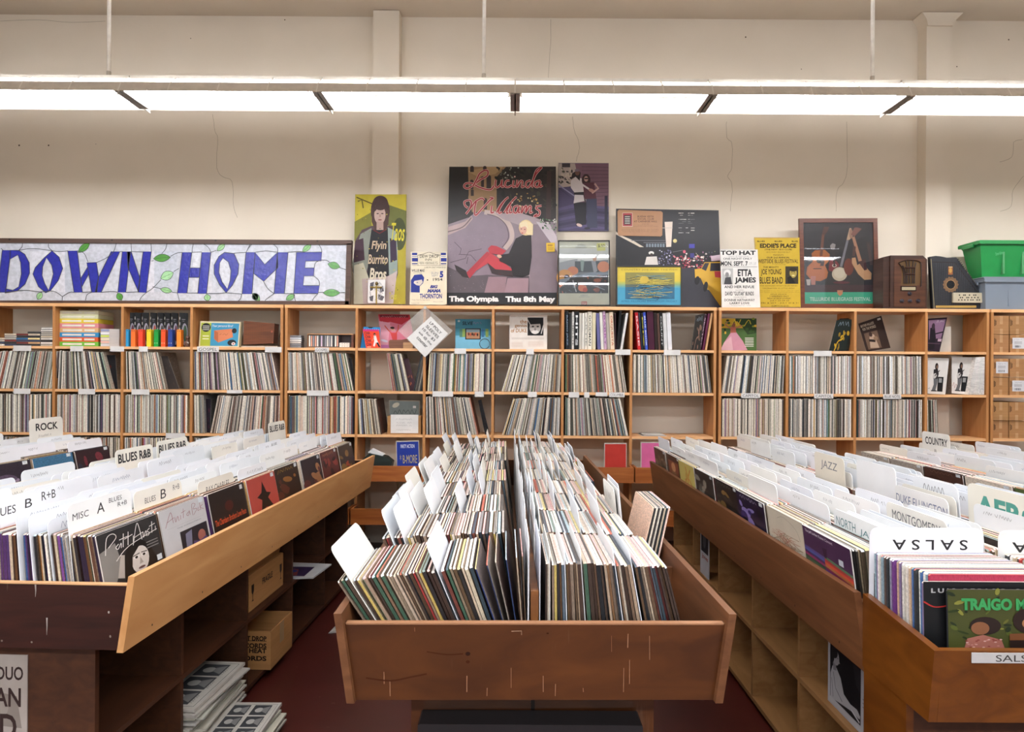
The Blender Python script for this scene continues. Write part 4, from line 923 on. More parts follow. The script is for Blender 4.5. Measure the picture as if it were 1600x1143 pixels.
def poster(name, label, quad, D, art, k=.06, th=.006, bg='#222', frame=None, fw=2.2, glass=False, side='#d8d0c0', mat=GLOSS, gap=0, xf=None, extra=None, cat='poster', z=ZS):
    """upright print with photo-pixel art; optional frame bars drawn round it"""
    if frame: t = thing(name, (0, 0, 0), label, cat)
    fn = wallfn(D, k, z); n = Vector((0, -1, k)).normalized()
    m = MB(); f = [fn(*p) for p in quad]; b = [p+Vector((0, th, 0)) for p in f]
    m.hexa([f[3], f[2], b[2], b[3], f[0], f[1], b[1], b[0]], [side]*6 if True else bg)
    cv = CV(m, fn, n); cv.poly(quad, bg); art(cv)
    if not frame:
        if extra: 
            t = thing(name, (f[3]+f[2])/2, label, cat)
            m.obj('print', mat, t); extra(t, fn, n); return t
        return tag(m.obj(name, mat), label, cat)
    t.location = (f[3]+f[2])/2; t['_loc'] = tuple((f[3]+f[2])/2)
    m.obj('print', mat, t)
    fm = MB()
    TL, TR, BR, BL_ = quad; o = fw; e = .006
    O = [(TL[0]-o, TL[1]-o), (TR[0]+o, TR[1]-o), (BR[0]+o, BR[1]+o), (BL_[0]-o, BL_[1]+o)]
    for a, b_ in ((0, 1), (1, 2), (2, 3), (3, 0)):
        q = [O[a], O[b_], quad[b_], quad[a]]; p = [fn(*x)-n*-.0+n*.010 for x in q]; bk = [v+Vector((0, .022, 0)) for v in p]
        fm.add(p+bk, [(0, 1, 2, 3), (7, 6, 5, 4), (0, 4, 5, 1), (1, 5, 6, 2), (2, 6, 7, 3), (3, 7, 4, 0)], frame)
    fm.obj('frame', DARKW, t)
    if glass:
        gm = MB(); p = [fn(*x)+n*.008 for x in quad]; gm.add(p+[v+n*.0015 for v in p], [(3, 2, 1, 0), (4, 5, 6, 7), (0, 1, 5, 4), (1, 2, 6, 5), (2, 3, 7, 6), (3, 0, 4, 7)], '#fff'); gm.obj('glass', GLASS, t)
    if extra: extra(t, fn, n)
    return t
# yellow folk-rock portrait board
def art_yel(cv):
    cv.z(540, 240, 4.703)
    cv.poly([(72, 300), (446, 300), (440, 1104), (62, 1104)], '#b3a63c')
    cv.poly([(72, 300), (446, 300), (446, 420), (330, 380), (200, 420), (70, 500)], '#c4b63e')
    cv.poly([(300, 370), (446, 420), (444, 640), (320, 620)], '#6f7440'); cv.poly([(66, 500), (190, 430), (190, 560), (64, 640)], '#7f7e38')
    cv.line([(80, 320), (200, 370)], 8, '#544a24'); cv.line([(90, 350), (120, 340), (130, 400)], 10, '#6a6430')
    cv.ell(395, 590, 52, 120, '#4d5436')
    cv.poly([(120, 560), (190, 530), (340, 530), (380, 650), (385, 880), (350, 1000), (100, 1000), (50, 860), (70, 640)], '#5a4a4e')
    cv.poly([(110, 590), (190, 545), (200, 700), (150, 880), (60, 900), (48, 800)], '#8a8f84'); cv.poly([(70, 640), (130, 620), (140, 780), (60, 800)], '#4a3540')
    cv.poly([(310, 540), (370, 570), (382, 700), (380, 880), (330, 940), (300, 860)], '#94a39c'); cv.poly([(325, 620), (372, 640), (378, 780), (330, 800)], '#44384a')
    cv.poly([(190, 560), (310, 550), (320, 920), (160, 920), (170, 700)], '#2e2d30')
    cv.poly([(62, 820), (130, 800), (180, 940), (130, 1104), (60, 1104)], '#c2bda6'); cv.poly([(310, 900), (380, 860), (350, 1100), (290, 1104)], '#c4b3ae'); cv.poly([(120, 920), (310, 900), (300, 1104), (130, 1104)], '#bba8a4')
    cv.ell(255, 420, 70, 112, '#4c3a38'); cv.poly([(190, 400), (320, 400), (315, 520), (285, 560), (215, 560), (192, 500)], '#55413c'); cv.ell(252, 450, 42, 68, '#c2a79c'); cv.ell(256, 362, 56, 54, '#4c3a38'); cv.poly([(200, 370), (312, 370), (316, 420), (285, 402), (240, 398), (202, 440)], '#4c3a38')
    cv.ell(236, 440, 9, 4, '#4a3a3a'); cv.ell(270, 440, 9, 4, '#4a3a3a'); cv.ell(253, 486, 14, 5, '#8e5f5a'); cv.poly([(249, 445), (257, 445), (260, 466), (247, 466)], '#a98d82')
    cv.rect(228, 500, 278, 560, '#b59a90'); cv.line([(205, 560), (250, 585), (300, 555)], 8, '#6a2a2c')
    cv.text('Flyin', 190, 640, 300, 720, '#cdb79a', .01, .2); cv.text('Burrito', 165, 740, 310, 810, '#cdb79a', .01, .2); cv.text('Bros', 175, 840, 300, 925, '#d8cdb4', .015, .2)
    cv.text('Taos', 335, 510, 435, 640, '#d8cd3c', .005, .2, rot=4); cv.text('Texas', 320, 1020, 375, 1070, '#d8cd3c', 0, .3)
    for i in range(60): cv.ell(U(70, 440), U(310, 1100), U(2, 6), U(2, 5), random.choice(['#8f8a34', '#c9bd52', '#6a6630']), 0, 5)
poster('concert_poster', 'tall yellow-green board picturing a long-haired person in an open jacket', [(555, 303.5), (635, 303.5), (633, 475), (553, 474.5)], 5.86, art_yel, bg='#b3a63c', th=.012, side='#5a5a3a', mat=PRINT)
def art_cross(cv):
    cv.z(540, 240, 4.703)
    cv.rect(166, 926, 288, 1096, '#e6e4e2')
    for p in ([(180, 950), (210, 940), (200, 1000), (180, 1010)], [(250, 980), (275, 970), (282, 1010), (255, 1020)], [(240, 1030), (285, 1050), (270, 1080), (240, 1070)], [(175, 1050), (205, 1040), (200, 1085), (180, 1080)]): cv.poly(p, '#5c5a60')
    for i in range(14): cv.line([(U(175, 280), U(940, 1085)), (U(175, 280), U(940, 1085))], 2.5, random.choice(['#7c7a80', '#b0aeb4']))
def ex_cross(t, fn, n):
    m = MB(); f = lambda x, y: fn(540+x/4.703, 240+y/4.703)+n*.012
    m.tube([f(228, 1108), f(228, 970)], .006, '#8a7424'); m.tube([f(184, 982), f(268, 982)], .005, '#8a7424'); m.lathe(f(230, 968)+Vector((0, 0, 0)), (0, 0, 1), [(.003, -.002), (.012, .006), (.014, .016), (.01, .026), (.003, .03)], '#5a4a1e', 0, 10)
    m.obj('gilt_cross', METAL, t)
poster('small_picture', 'small white picture with a gilt rose cross, leaning on the yellow portrait board', [(575.5, 437), (602, 436.5), (601, 473), (574.5, 471.5)], 5.77, art_cross, k=.1, bg='#e6e4e2', side='#2a2a2c', th=.008, mat=PRINT, extra=ex_cross, cat='picture')
def art_dew(cv):
    cv.z(540, 240, 4.703); B = '#2c3a8c'
    cv.rect(484, 722, 744, 1104, '#e6dcc2'); cv.line([(482, 720), (746, 720), (742, 1106), (476, 1106)], 4, '#6a8a4a', True) if 0 else None
    for x in (488, 700): cv.rect(x, 728, x+38, 745, B); cv.rect(x, 766, x+42, 792, B); cv.rect(x, 804, x+40, 812, B); cv.rect(x, 752, x+38, 757, '#7a8ac0')
    cv.line(smooth([(530, 745), (570, 738), (614, 724), (655, 738), (700, 745)]), 3, '#333'); cv.line([(530, 745), (532, 820)], 2.5, '#444'); cv.line([(692, 745), (694, 820)], 2.5, '#444')
    cv.text('DEW DROP', 545, 742, 685, 765, '#333', .005); cv.text('INN', 585, 770, 632, 786, '#333'); cv.text('2836 LASALLE ST.', 540, 793, 680, 803, '#444'); cv.text('NEW ORLEANS, LA', 545, 804, 680, 814, '#444'); cv.rect(488, 820, 740, 822, '#555')
    cv.text('LABOR DAY WEEKEND', 580, 830, 738, 840, '#444'); cv.text('WILLIE MAE', 485, 848, 580, 868, '#3a3a4a', .01); cv.text('"Hound Dog"', 495, 872, 560, 881, '#666'); cv.text('SUN', 628, 868, 680, 884, '#8a8a9a'); cv.text('SEPT', 632, 888, 680, 902, '#8a8a9a'); cv.text('5', 692, 862, 718, 910, B, .03); cv.text('1954', 642, 914, 712, 934, '#3a3a3a', .01); cv.ell(602, 928, 6, 5, '#333')
    cv.poly([(480, 1018), (480, 930), (505, 890), (560, 885), (578, 910), (570, 950), (545, 975), (545, 1020)], B); cv.poly([(505, 935), (560, 925), (568, 945), (545, 970), (520, 965), (500, 950)], '#d8cfc4'); cv.poly([(515, 945), (530, 943), (534, 950)], B)
    cv.text('BIG', 620, 965, 678, 988, B, .03, .3); cv.text('MAMA', 600, 994, 698, 1020, B, .03, .3); cv.text('THORNTON', 545, 1028, 708, 1064, B, .015); cv.text('They Call Me Big Mama', 485, 1070, 620, 1079, '#777'); cv.text('Tickets 1.25', 480, 1094, 540, 1102, '#888'); cv.text('Doors 8 PM', 645, 1084, 715, 1091, '#888')
poster('concert_poster', 'small cream and blue lettered poster with a hatted face, left of the big black-bordered one', [(642.5, 393.5), (698, 393.5), (696, 476), (640, 475.5)], 5.8, art_dew, k=.1, bg='#e6dcc2', side='#7a8a5a', mat=PRINT)
def art_luc(cv):
    cv.z(540, 240, 4.703)
    T = [(762, 96), (1546, 96), (1552, 1022), (746, 1022)]
    cv.poly(T, '#8f8088'); cv.poly([(762, 96), (1546, 96), (1548, 500), (1300, 500), (1100, 440), (900, 470), (752, 520)], '#241e1c')
    cv.poly([(895, 96), (1180, 96), (1110, 170), (1110, 420), (930, 430), (895, 300)], '#9c7c58'); cv.poly([(1040, 96), (1160, 96), (1100, 150), (970, 170), (900, 130)], '#b8976c')
    for x, y, w_, h_ in ((915, 100, 28, 35), (1010, 100, 26, 20), (1035, 170, 34, 85), (995, 175, 22, 70), (915, 200, 24, 60), (1015, 335, 24, 75), (920, 270, 22, 40)): cv.rect(x, y, x+w_, y+h_, '#2e2220'); cv.ell(x+w_/2, y, w_/2, w_/2.6, '#2e2220', 0, 10)
    cv.poly([(850, 96), (900, 96), (905, 300), (880, 440), (755, 480), (762, 96)], '#1c1816')
    for i in range(110): cv.ell(U(1110, 1540), U(100, 420), U(6, 22), U(5, 16), random.choice(['#1b1816', '#2e2a20', '#15120f', '#3a3426', '#241d1a']), U(0, 90), 7)
    for i in range(26): cv.ell(U(1240, 1420), U(290, 400), U(3, 9), U(3, 8), random.choice(['#c9a45c', '#e4c890', '#a87a3c']), 0, 6)
    for i in range(18): cv.ell(U(1130, 1290), U(98, 190), U(3, 8), U(3, 7), random.choice(['#b8bcb0', '#7a7c6c']), 0, 6)
    cv.poly([(1480, 130), (1510, 130), (1508, 500), (1470, 500)], '#3a2624')
    # road
    cv.poly(smooth([(752, 560), (860, 520), (930, 450), (1010, 425), (1100, 450), (1190, 530), (1215, 620), (1160, 700), (1050, 760), (1100, 1022), (746, 1022)], 5), '#8a7a86')
    cv.poly([(752, 540), (880, 500), (925, 455), (935, 480), (880, 545), (752, 600)], '#b49c98'); cv.line(smooth([(752, 575), (860, 540), (925, 470)], 5), 8, '#6a5a5c')
    cv.line(smooth([(1020, 430), (1120, 450), (1200, 520), (1222, 620), (1170, 700)], 6), 34, '#c4b0a8'); cv.line(smooth([(1040, 445), (1120, 470), (1180, 530), (1196, 620), (1150, 690)], 6), 6, '#5e4e54')
    cv.poly([(1100, 440), (1300, 440), (1420, 480), (1552, 600), (1552, 1022), (1340, 1022), (1350, 560), (1260, 520), (1150, 480)], '#a8989c'); cv.poly([(1375, 520), (1440, 520), (1555, 700), (1556, 1022), (1345, 1022), (1365, 700)], '#8a7a82'); cv.poly([(1400, 500), (1500, 520), (1555, 620), (1555, 720), (1440, 560)], '#c8bcc2')
    cv.poly([(750, 830), (900, 900), (1040, 890), (1200, 900), (1350, 900), (1350, 1022), (746, 1022)], '#5e545a'); cv.poly([(1050, 905), (1185, 905), (1170, 1022), (1020, 1022)], '#9a7c84'); cv.poly([(1190, 915), (1345, 915), (1340, 1022), (1168, 1022)], '#a4868e')
    for p in ([(830, 740), (920, 745), (960, 790)], [(770, 800), (880, 770), (905, 720), (1000, 700)], [(900, 760), (890, 810)], [(800, 650), (850, 700), (840, 740)]): cv.line(p, 4, '#4c4248')
    for i in range(120): cv.ell(U(760, 1180), U(560, 1010), U(2, 5), U(1, 3), random.choice(['#7a6a74', '#9c8c96']), 0, 5)
    for i in range(30): cv.ell(U(1430, 1545), U(470, 570), U(4, 12), U(3, 8), random.choice(['#3c5a3c', '#8aa084', '#d8d4cc']), U(0, 90), 6)
    # seated figure
    cv.poly([(1045, 700), (1070, 675), (1110, 680), (1180, 715), (1150, 745), (1060, 735)], '#b8333f'); cv.poly([(1000, 760), (1040, 720), (1090, 745), (1225, 850), (1220, 900), (1130, 890), (1040, 810), (960, 860), (915, 915), (885, 880)], '#c03a44'); cv.poly([(1000, 760), (1040, 722), (1060, 740), (960, 850), (912, 916), (885, 878)], '#b03540')
    cv.poly([(800, 815), (830, 830), (885, 860), (905, 915), (860, 905), (815, 860)], '#2a2022'); cv.poly([(1040, 800), (1075, 880), (1230, 905), (1225, 860), (1100, 850)], '#3a2a2c')
    cv.poly([(1250, 625), (1300, 600), (1365, 600), (1368, 760), (1350, 890), (1300, 910), (1230, 900), (1215, 830), (1130, 790), (1135, 745), (1200, 735)], '#1d1618'); cv.ell(1130, 755, 18, 12, '#d8a890', 20)
    cv.ell(1325, 545, 52, 58, '#e2c894'); cv.poly([(1275, 520), (1320, 488), (1378, 520), (1375, 600), (1340, 600)], '#ecd8a8'); cv.ell(1305, 558, 26, 38, '#d8a893'); cv.poly([(1280, 510), (1330, 500), (1345, 560), (1318, 535), (1285, 545)], '#ecdcb4'); cv.ell(1292, 555, 5, 3, '#4a3030'); cv.ell(1316, 558, 6, 3, '#4a3030'); cv.ell(1298, 585, 8, 4, '#b85a52')
    # black band with event line
    cv.poly([(745, 1022), (1552, 1022), (1553, 1106), (743, 1106)], '#1d1d1f')
    cv.text('The Olympia', 760, 1046, 1125, 1100, '#f4f4f2', .025); cv.text('Thu 8th May', 1175, 1048, 1540, 1102, '#f4f4f2', .025)
    # script lettering
    def scr(pts, w0=9):
        s_ = smooth(pts, 6); N = len(s_)
        cv.line(s_, w0+7, '#e8b8b0'); cv.line(s_, w0, '#9c1f2a')
    L = [[(1020, 125), (1045, 130), (1040, 165), (990, 195), (950, 225), (900, 258), (872, 245), (885, 222), (930, 222), (985, 250), (1060, 268), (1090, 240)], [(1020, 125), (985, 150), (965, 190), (935, 245)],
         [(1105, 195), (1100, 235), (1115, 250), (1140, 230), (1150, 195), (1148, 245), (1165, 240)], [(1205, 200), (1180, 205), (1172, 240), (1195, 248), (1220, 235)], [(1235, 198), (1230, 245), (1250, 240)], [(1262, 195), (1258, 248), (1285, 205), (1300, 210), (1295, 248), (1315, 240)], [(1360, 200), (1330, 210), (1325, 240), (1345, 248), (1375, 200), (1400, 150), (1440, 105), (1400, 130), (1370, 230), (1380, 248)], [(1430, 200), (1395, 212), (1392, 242), (1415, 245), (1430, 205), (1428, 245), (1448, 235)],
         [(900, 400), (880, 385), (875, 355), (915, 345), (925, 375), (905, 420), (885, 445), (920, 400), (960, 350), (950, 400), (955, 455), (1010, 400), (1060, 345), (1085, 330), (1060, 325)], [(960, 350), (1000, 330), (1020, 345)], [(1075, 385), (1070, 435), (1090, 430)], [(1110, 435), (1140, 380), (1180, 335), (1195, 325), (1170, 345), (1130, 410), (1128, 440), (1150, 430)], [(1165, 435), (1200, 380), (1240, 335), (1255, 322), (1225, 350), (1190, 410), (1185, 440), (1205, 430)], [(1215, 385), (1205, 435), (1225, 430)], [(1270, 385), (1238, 395), (1235, 430), (1255, 436), (1275, 390), (1270, 435), (1290, 425)], [(1300, 385), (1292, 438), (1320, 390), (1330, 395), (1322, 436), (1350, 390), (1362, 395), (1355, 436), (1375, 428)], [(1440, 385), (1410, 390), (1400, 405), (1425, 425), (1420, 455), (1385, 462), (1410, 445)]]
    for p in L: scr(p)
    cv.ell(1243, 172, 6, 6, '#e8b8b0'); cv.ell(1225, 362, 6, 6, '#e8b8b0')
    cv.poly([(1474, 658), (1536, 655), (1536, 722), (1476, 724)], '#eec52a'); cv.rect(1484, 668, 1520, 682, '#b88a20'); cv.rect(1484, 692, 1526, 697, '#b88a20'); cv.rect(1486, 704, 1522, 708, '#b88a20')
poster('concert_poster', 'largest poster, red script over a seated blonde figure on a winding road', [(702, 260.5), (868.5, 260), (870, 475.5), (698, 475.5)], 5.88, art_luc, bg='#1d1d1f', side='#1a1a1a', k=.04)
def art_two(cv):
    cv.z(860, 240, 4.703)
    cv.rect(60, 72, 428, 568, '#4b4066'); cv.rect(175, 72, 428, 400, '#7e5b6c')
    for i in range(12): cv.line([(230, 95+28*i), (428, 100+26*i)], 3, '#54384c')
    cv.poly([(60, 72), (180, 72), (200, 160), (150, 240), (60, 250)], '#b8a8a0'); cv.rect(85, 72, 145, 100, '#352c34')
    for i in range(40): cv.ell(U(62, 160), U(110, 230), U(5, 14), U(4, 10), random.choice(['#2a2426', '#4a4a3c', '#c8b8a8']), U(0, 90), 6)
    for i in range(5):
        y = 380+38*i; cv.poly([(60, y+20), (170+20*i, y-10), (428, y+10), (428, y+26), (190, y+14), (60, y+40)], ['#5c5280', '#352e52'][i % 2])
    cv.line([(60, 230), (190, 320)], 9, '#8a86a8'); cv.line([(60, 250), (180, 345)], 4, '#3a3658'); cv.rect(398, 310, 420, 560, '#26243c')
    cv.poly([(170, 360), (265, 355), (262, 520), (190, 535)], '#1c1a26'); cv.poly([(262, 330), (340, 330), (345, 545), (270, 545)], '#3c3e5a')
    cv.poly([(150, 200), (185, 172), (240, 185), (252, 270), (262, 345), (170, 365), (180, 290), (150, 250)], '#d8cfd0'); cv.poly([(172, 285), (255, 280), (258, 305), (175, 302)], '#1c1a20'); cv.line([(245, 295), (256, 352)], 10, '#1c1a20')
    cv.poly([(150, 190), (160, 145), (200, 120), (222, 140), (215, 200), (185, 170)], '#221a1c'); cv.ell(198, 140, 17, 20, '#6e4a40'); cv.ell(196, 122, 18, 10, '#7a6a78')
    cv.ell(262, 195, 32, 45, '#3a2024'); cv.ell(262, 186, 15, 20, '#c49a90'); cv.rect(250, 178, 276, 188, '#1c1418'); cv.poly([(238, 215), (320, 210), (338, 330), (250, 335)], '#5a2c3c'); cv.line([(325, 220), (352, 255), (305, 290)], 14, '#c8a098'); cv.line([(230, 225), (290, 265)], 13, '#d8cfd0'); cv.ell(300, 270, 22, 12, '#b88a80', 20)
    cv.ell(212, 525, 22, 11, '#e2c8c0', 20); cv.ell(270, 548, 22, 8, '#2a2838')
poster('wall_photograph', 'purple-toned photograph of two people on stairs, fixed to the wall above the framed print', [(872.8, 254.5), (951, 254.8), (951, 361), (872, 361)], 6.035, art_two, bg='#4b4066', k=0, th=.004, cat='photograph')
def art_gtr(cv):
    cv.z(860, 240, 4.703)
    cv.rect(60, 640, 432, 1114, '#d9dcc8'); cv.rect(66, 695, 425, 1025, '#7a8288'); cv.poly([(66, 695), (425, 695), (425, 780), (66, 800)], '#d8dcd8'); cv.poly([(180, 695), (200, 668), (230, 660), (262, 672), (270, 695)], '#b8bcae')
    cv.poly([(66, 800), (200, 770), (180, 900), (66, 960)], '#a8acae'); cv.rect(180, 790, 360, 870, '#3e484e'); cv.poly([(220, 780), (250, 785), (240, 865), (225, 860)], '#8fa49c'); cv.poly([(300, 790), (330, 780), (345, 860), (320, 880)], '#9a9ea4'); cv.ell(325, 775, 14, 16, '#c89a7c')
    cv.ell(165, 860, 40, 32, '#d8865a'); cv.ell(105, 910, 60, 60, '#e0a04c'); cv.ell(120, 905, 20, 18, '#3a3030'); cv.ell(110, 965, 50, 35, '#dd7a44'); cv.ell(390, 830, 45, 40, '#d88a60')
    cv.poly([(66, 925), (300, 870), (425, 875), (425, 900), (300, 900), (66, 960)], '#8a98a4'); cv.poly([(150, 910), (425, 890), (425, 1025), (66, 1025), (66, 990)], '#2e333a'); cv.ell(235, 985, 32, 28, '#e07a50'); cv.ell(255, 1000, 18, 16, '#c84a34'); cv.ell(345, 930, 28, 14, '#a8604a'); cv.ell(340, 1000, 22, 18, '#8a4a3c'); cv.line([(165, 930), (190, 1015)], 7, '#c8ccd0'); cv.line([(300, 960), (400, 1000)], 6, '#8a9098'); cv.line([(66, 1005), (160, 940)], 6, '#1c2024')
    for i in range(26): cv.ell(U(70, 420), U(880, 1020), U(4, 12), U(2, 5), random.choice(['#6a7a88', '#c86a48', '#20262c', '#98a4ac']), U(0, 90), 6)
    cv.text('AMERICAN', 222, 1036, 275, 1044, '#8a9aa8'); cv.text('CHRISTMAS', 208, 1048, 288, 1055, '#8a9aa8'); cv.rect(228, 1085, 268, 1112, '#c86a5a'); cv.text('EGI', 233, 1090, 263, 1108, '#f0e8e0', .01)
    cv.poly([(340, 658), (402, 655), (404, 712), (342, 714)], '#d9dc8c'); cv.text('$.50', 350, 665, 398, 690, '#3a3c30', .01)
def ex_none(t, fn, n): pass
poster('framed_poster', 'black-framed guitar poster with a pale border, standing beneath the stairs photograph', [(873.5, 377), (951, 377), (952, 476), (873.5, 476)], 5.8, art_gtr, bg='#d9dcc8', frame='#16181a', fw=1.6, glass=True, k=.0)
def art_bv(cv):
    cv.z(960, 300, 8.794)
    cv.poly([(22, 228), (1432, 250), (1450, 800), (1468, 1582), (18, 1582)], '#1c1c20'); cv.poly([(850, 1040), (1100, 1040), (1300, 1250), (1460, 1350), (1460, 1582), (800, 1582)], '#3b3b44')
    cv.poly([(690, 410), (800, 405), (780, 750), (712, 755)], '#ecdccc'); cv.rect(660, 488, 800, 496, '#c8c0b4'); cv.poly([(20, 535), (60, 580), (250, 660), (405, 755), (350, 755), (20, 580)], '#ddd0bc'); cv.rect(230, 660, 700, 668, '#6a6a70'); cv.rect(400, 690, 710, 697, '#7a7a80')
    for i in range(7): cv.rect(435+38*i, 708, 462+38*i, 755, '#7c8894')
    for i in range(34): x = random.choice([880, 900, 930, 980, 1010, 1050]); y = random.choice([285, 315, 370, 400, 425, 488, 520, 555]); cv.rect(x, y, x+U(12, 60), y+U(5, 11), random.choice(['#d8d4cc', '#a8a4a0', '#5a5a5c']))
    cv.ell(832, 670, 27, 27, '#e8d890'); cv.rect(1025, 712, 1102, 770, '#4a46b4'); cv.rect(1040, 840, 1095, 900, '#3c3888')
    for i in range(50): cv.ell(U(610, 810), U(800, 1010), U(6, 16), U(4, 12), random.choice(['#8a86a8', '#3c3858', '#c8c4d8', '#5a5680']), U(0, 90), 6)
    for i in range(80): cv.ell(U(810, 1230), U(880, 1040), U(6, 22), U(5, 16), random.choice(['#c84a60', '#e88a98', '#f0c8c8', '#8a2a3c', '#f4e8e0']), 0, 7)
    for i in range(30): cv.ell(U(1100, 1440), U(800, 960), U(4, 14), U(4, 18), random.choice(['#d8c8c0', '#9a6a8a', '#c8d890', '#5a5a6a']), 0, 6)
    cv.line([(800, 825), (940, 800)], 5, '#8a8a8c'); cv.ell(958, 820, 20, 22, '#e06a80'); cv.ell(988, 848, 12, 12, '#f0e0d8')
    cv.ell(505, 838, 38, 24, '#ece8e2'); cv.ell(508, 862, 22, 22, '#3a2c28'); cv.poly([(440, 890), (580, 885), (600, 1000), (412, 1000)], '#e4dcd4')
    cv.poly([(1320, 880), (1455, 860), (1460, 940), (1330, 950)], '#d8c0cc')
    cv.poly([(1100, 1060), (1190, 1050), (1235, 965), (1455, 960), (1462, 1582), (1462, 1400), (1250, 1330), (1180, 1180), (1105, 1180)], '#e0b23c'); cv.poly([(1195, 1055), (1240, 975), (1300, 975), (1255, 1085)], '#3a3a40'); cv.poly([(1320, 975), (1452, 975), (1456, 1085), (1310, 1085)], '#3a3a44'); cv.poly([(1370, 1090), (1460, 1090), (1460, 1180), (1380, 1170)], '#c84a54'); cv.ell(1135, 1215, 34, 60, '#1c1c1e', 10); cv.ell(1250, 1300, 30, 70, '#1c1c1e', 10)
    cv.poly([(60, 245), (640, 265), (662, 285), (655, 595), (635, 612), (65, 600), (45, 580), (40, 265)], '#b8875e'); cv.rect(108, 286, 248, 476, '#e0c8b0'); cv.rect(114, 292, 242, 468, '#a8303c'); cv.rect(130, 320, 225, 448, '#241c20')
    for i in range(4): cv.rect(142, 336+29*i, 212, 348+29*i, '#d8ccc0')
    cv.text('BUENA VISTA', 315, 325, 540, 350, '#5a3a28', .01); cv.text('SOCIAL CLUB', 315, 358, 540, 384, '#5a3a28', .01); cv.text('AT CARNEGIE HALL', 265, 392, 585, 418, '#5a3a28', .01); cv.text('2 CD SET', 375, 432, 480, 446, '#7a5a44')
    for y, a, b in ((458, 320, 530), (474, 260, 600), (515, 95, 605), (530, 95, 605), (548, 110, 590)): cv.text('featuring the songs from the concert', a, y-6, b, y+6, '#7a5a44')
poster('concert_poster', 'wide night-street poster with a yellow taxi and a tan credit panel', [(962.7, 325.8), (1122.8, 328.5), (1127, 481), (962, 479)], 5.88, art_bv, bg='#1c1c20', side='#151517', k=.04)
def art_cj(cv):
    cv.z(860, 240, 4.703)
    cv.rect(488, 832, 958, 1110, '#45a0c4'); cv.rect(488, 832, 958, 960, '#dcc43e')
    for i, cl in enumerate(('#b8bc58', '#94b27c', '#6caaa4')): cv.rect(488, 940+14*i, 958, 954+14*i, cl)
    cv.rect(550, 872, 912, 1068, '#5c6a5e'); cv.rect(550, 872, 912, 960, '#8f8a48'); cv.rect(550, 980, 912, 1068, '#2c6a8c')
    for i in range(90): y = U(880, 1060); cv.line(smooth([(U(555, 905), y), (U(555, 905)*.5+365, y+U(-20, 20)), (U(560, 900), min(1064, y+U(0, 20)))], 3), U(1, 3.2), random.choice(['#20323c', '#c8c058', '#3c8ca8', '#22282c', '#e0c84c'][(2 if y > 970 else 0):]))
    cv.ell(690, 925, 32, 26, '#d4b848'); cv.text('COUNTRY JOE AND THE FISH', 520, 846, 930, 862, '#8a7a3c', 0, 0, 1.2); cv.text('APRIL FILLMORE BALLROOM FRIDAY', 520, 1076, 930, 1092, '#2a6a94', 0, 0, 1.1)
poster('framed_print', 'small yellow-to-blue psychedelic print in a thin dark studded frame', [(964.5, 417), (1063.5, 417), (1063.5, 476.5), (964.5, 475.5)], 5.76, art_cj, bg='#45a0c4', frame='#26241f', fw=2, k=.08, cat='picture')
def art_th(cv):
    cv.z(860, 240, 4.703); K = '#2b2b2d'
    cv.poly([(1248, 702), (1522, 704), (1540, 1124), (1262, 1122)], '#e4e2dc')
    cv.text('TOP HAT', 1250, 712, 1508, 744, K, .02); cv.text('Dine & Dancing', 1310, 750, 1455, 758, '#888'); cv.text('ONE NIGHT ONLY', 1270, 764, 1482, 778, K, .005); cv.text('MON. SEPT. 7', 1252, 790, 1450, 824, K, .015); cv.text('8 PM - 1 AM', 1462, 795, 1512, 818, '#aaa'); cv.rect(1256, 830, 1520, 833, '#777')
    cv.rect(1262, 842, 1342, 960, '#b8b8b4'); cv.ell(1300, 875, 26, 24, '#e0e0dc'); cv.ell(1298, 890, 14, 20, '#8a8a88'); cv.poly([(1285, 910), (1325, 905), (1335, 960), (1275, 960)], '#4a4a4c')
    cv.text('ETTA', 1376, 848, 1482, 900, K, .02); cv.text('JAMES', 1354, 908, 1510, 958, K, .02); cv.text('AND HER REVUE', 1278, 968, 1498, 988, K, .01); cv.text('FEATURING', 1358, 998, 1418, 1006, '#777'); cv.text('DAVID "GUITAR" BUNDS', 1284, 1012, 1494, 1042, K, .01); cv.text('SPECIAL GUESTS', 1345, 1050, 1440, 1058, '#888'); cv.text('DONNIE HATHAWAY', 1278, 1066, 1502, 1084, K, .008); cv.text('LARRY LOVE', 1318, 1090, 1462, 1106, K, .008); cv.text('Presented by 1070', 1330, 1112, 1470, 1120, '#888')
poster('concert_poster', 'white bill-style poster with heavy black lettering beside the yellow one', [(1125.2, 389.2), (1183.8, 389.7), (1188, 480), (1128, 480)], 5.72, art_th, bg='#e4e2dc', k=.1, mat=PRINT)
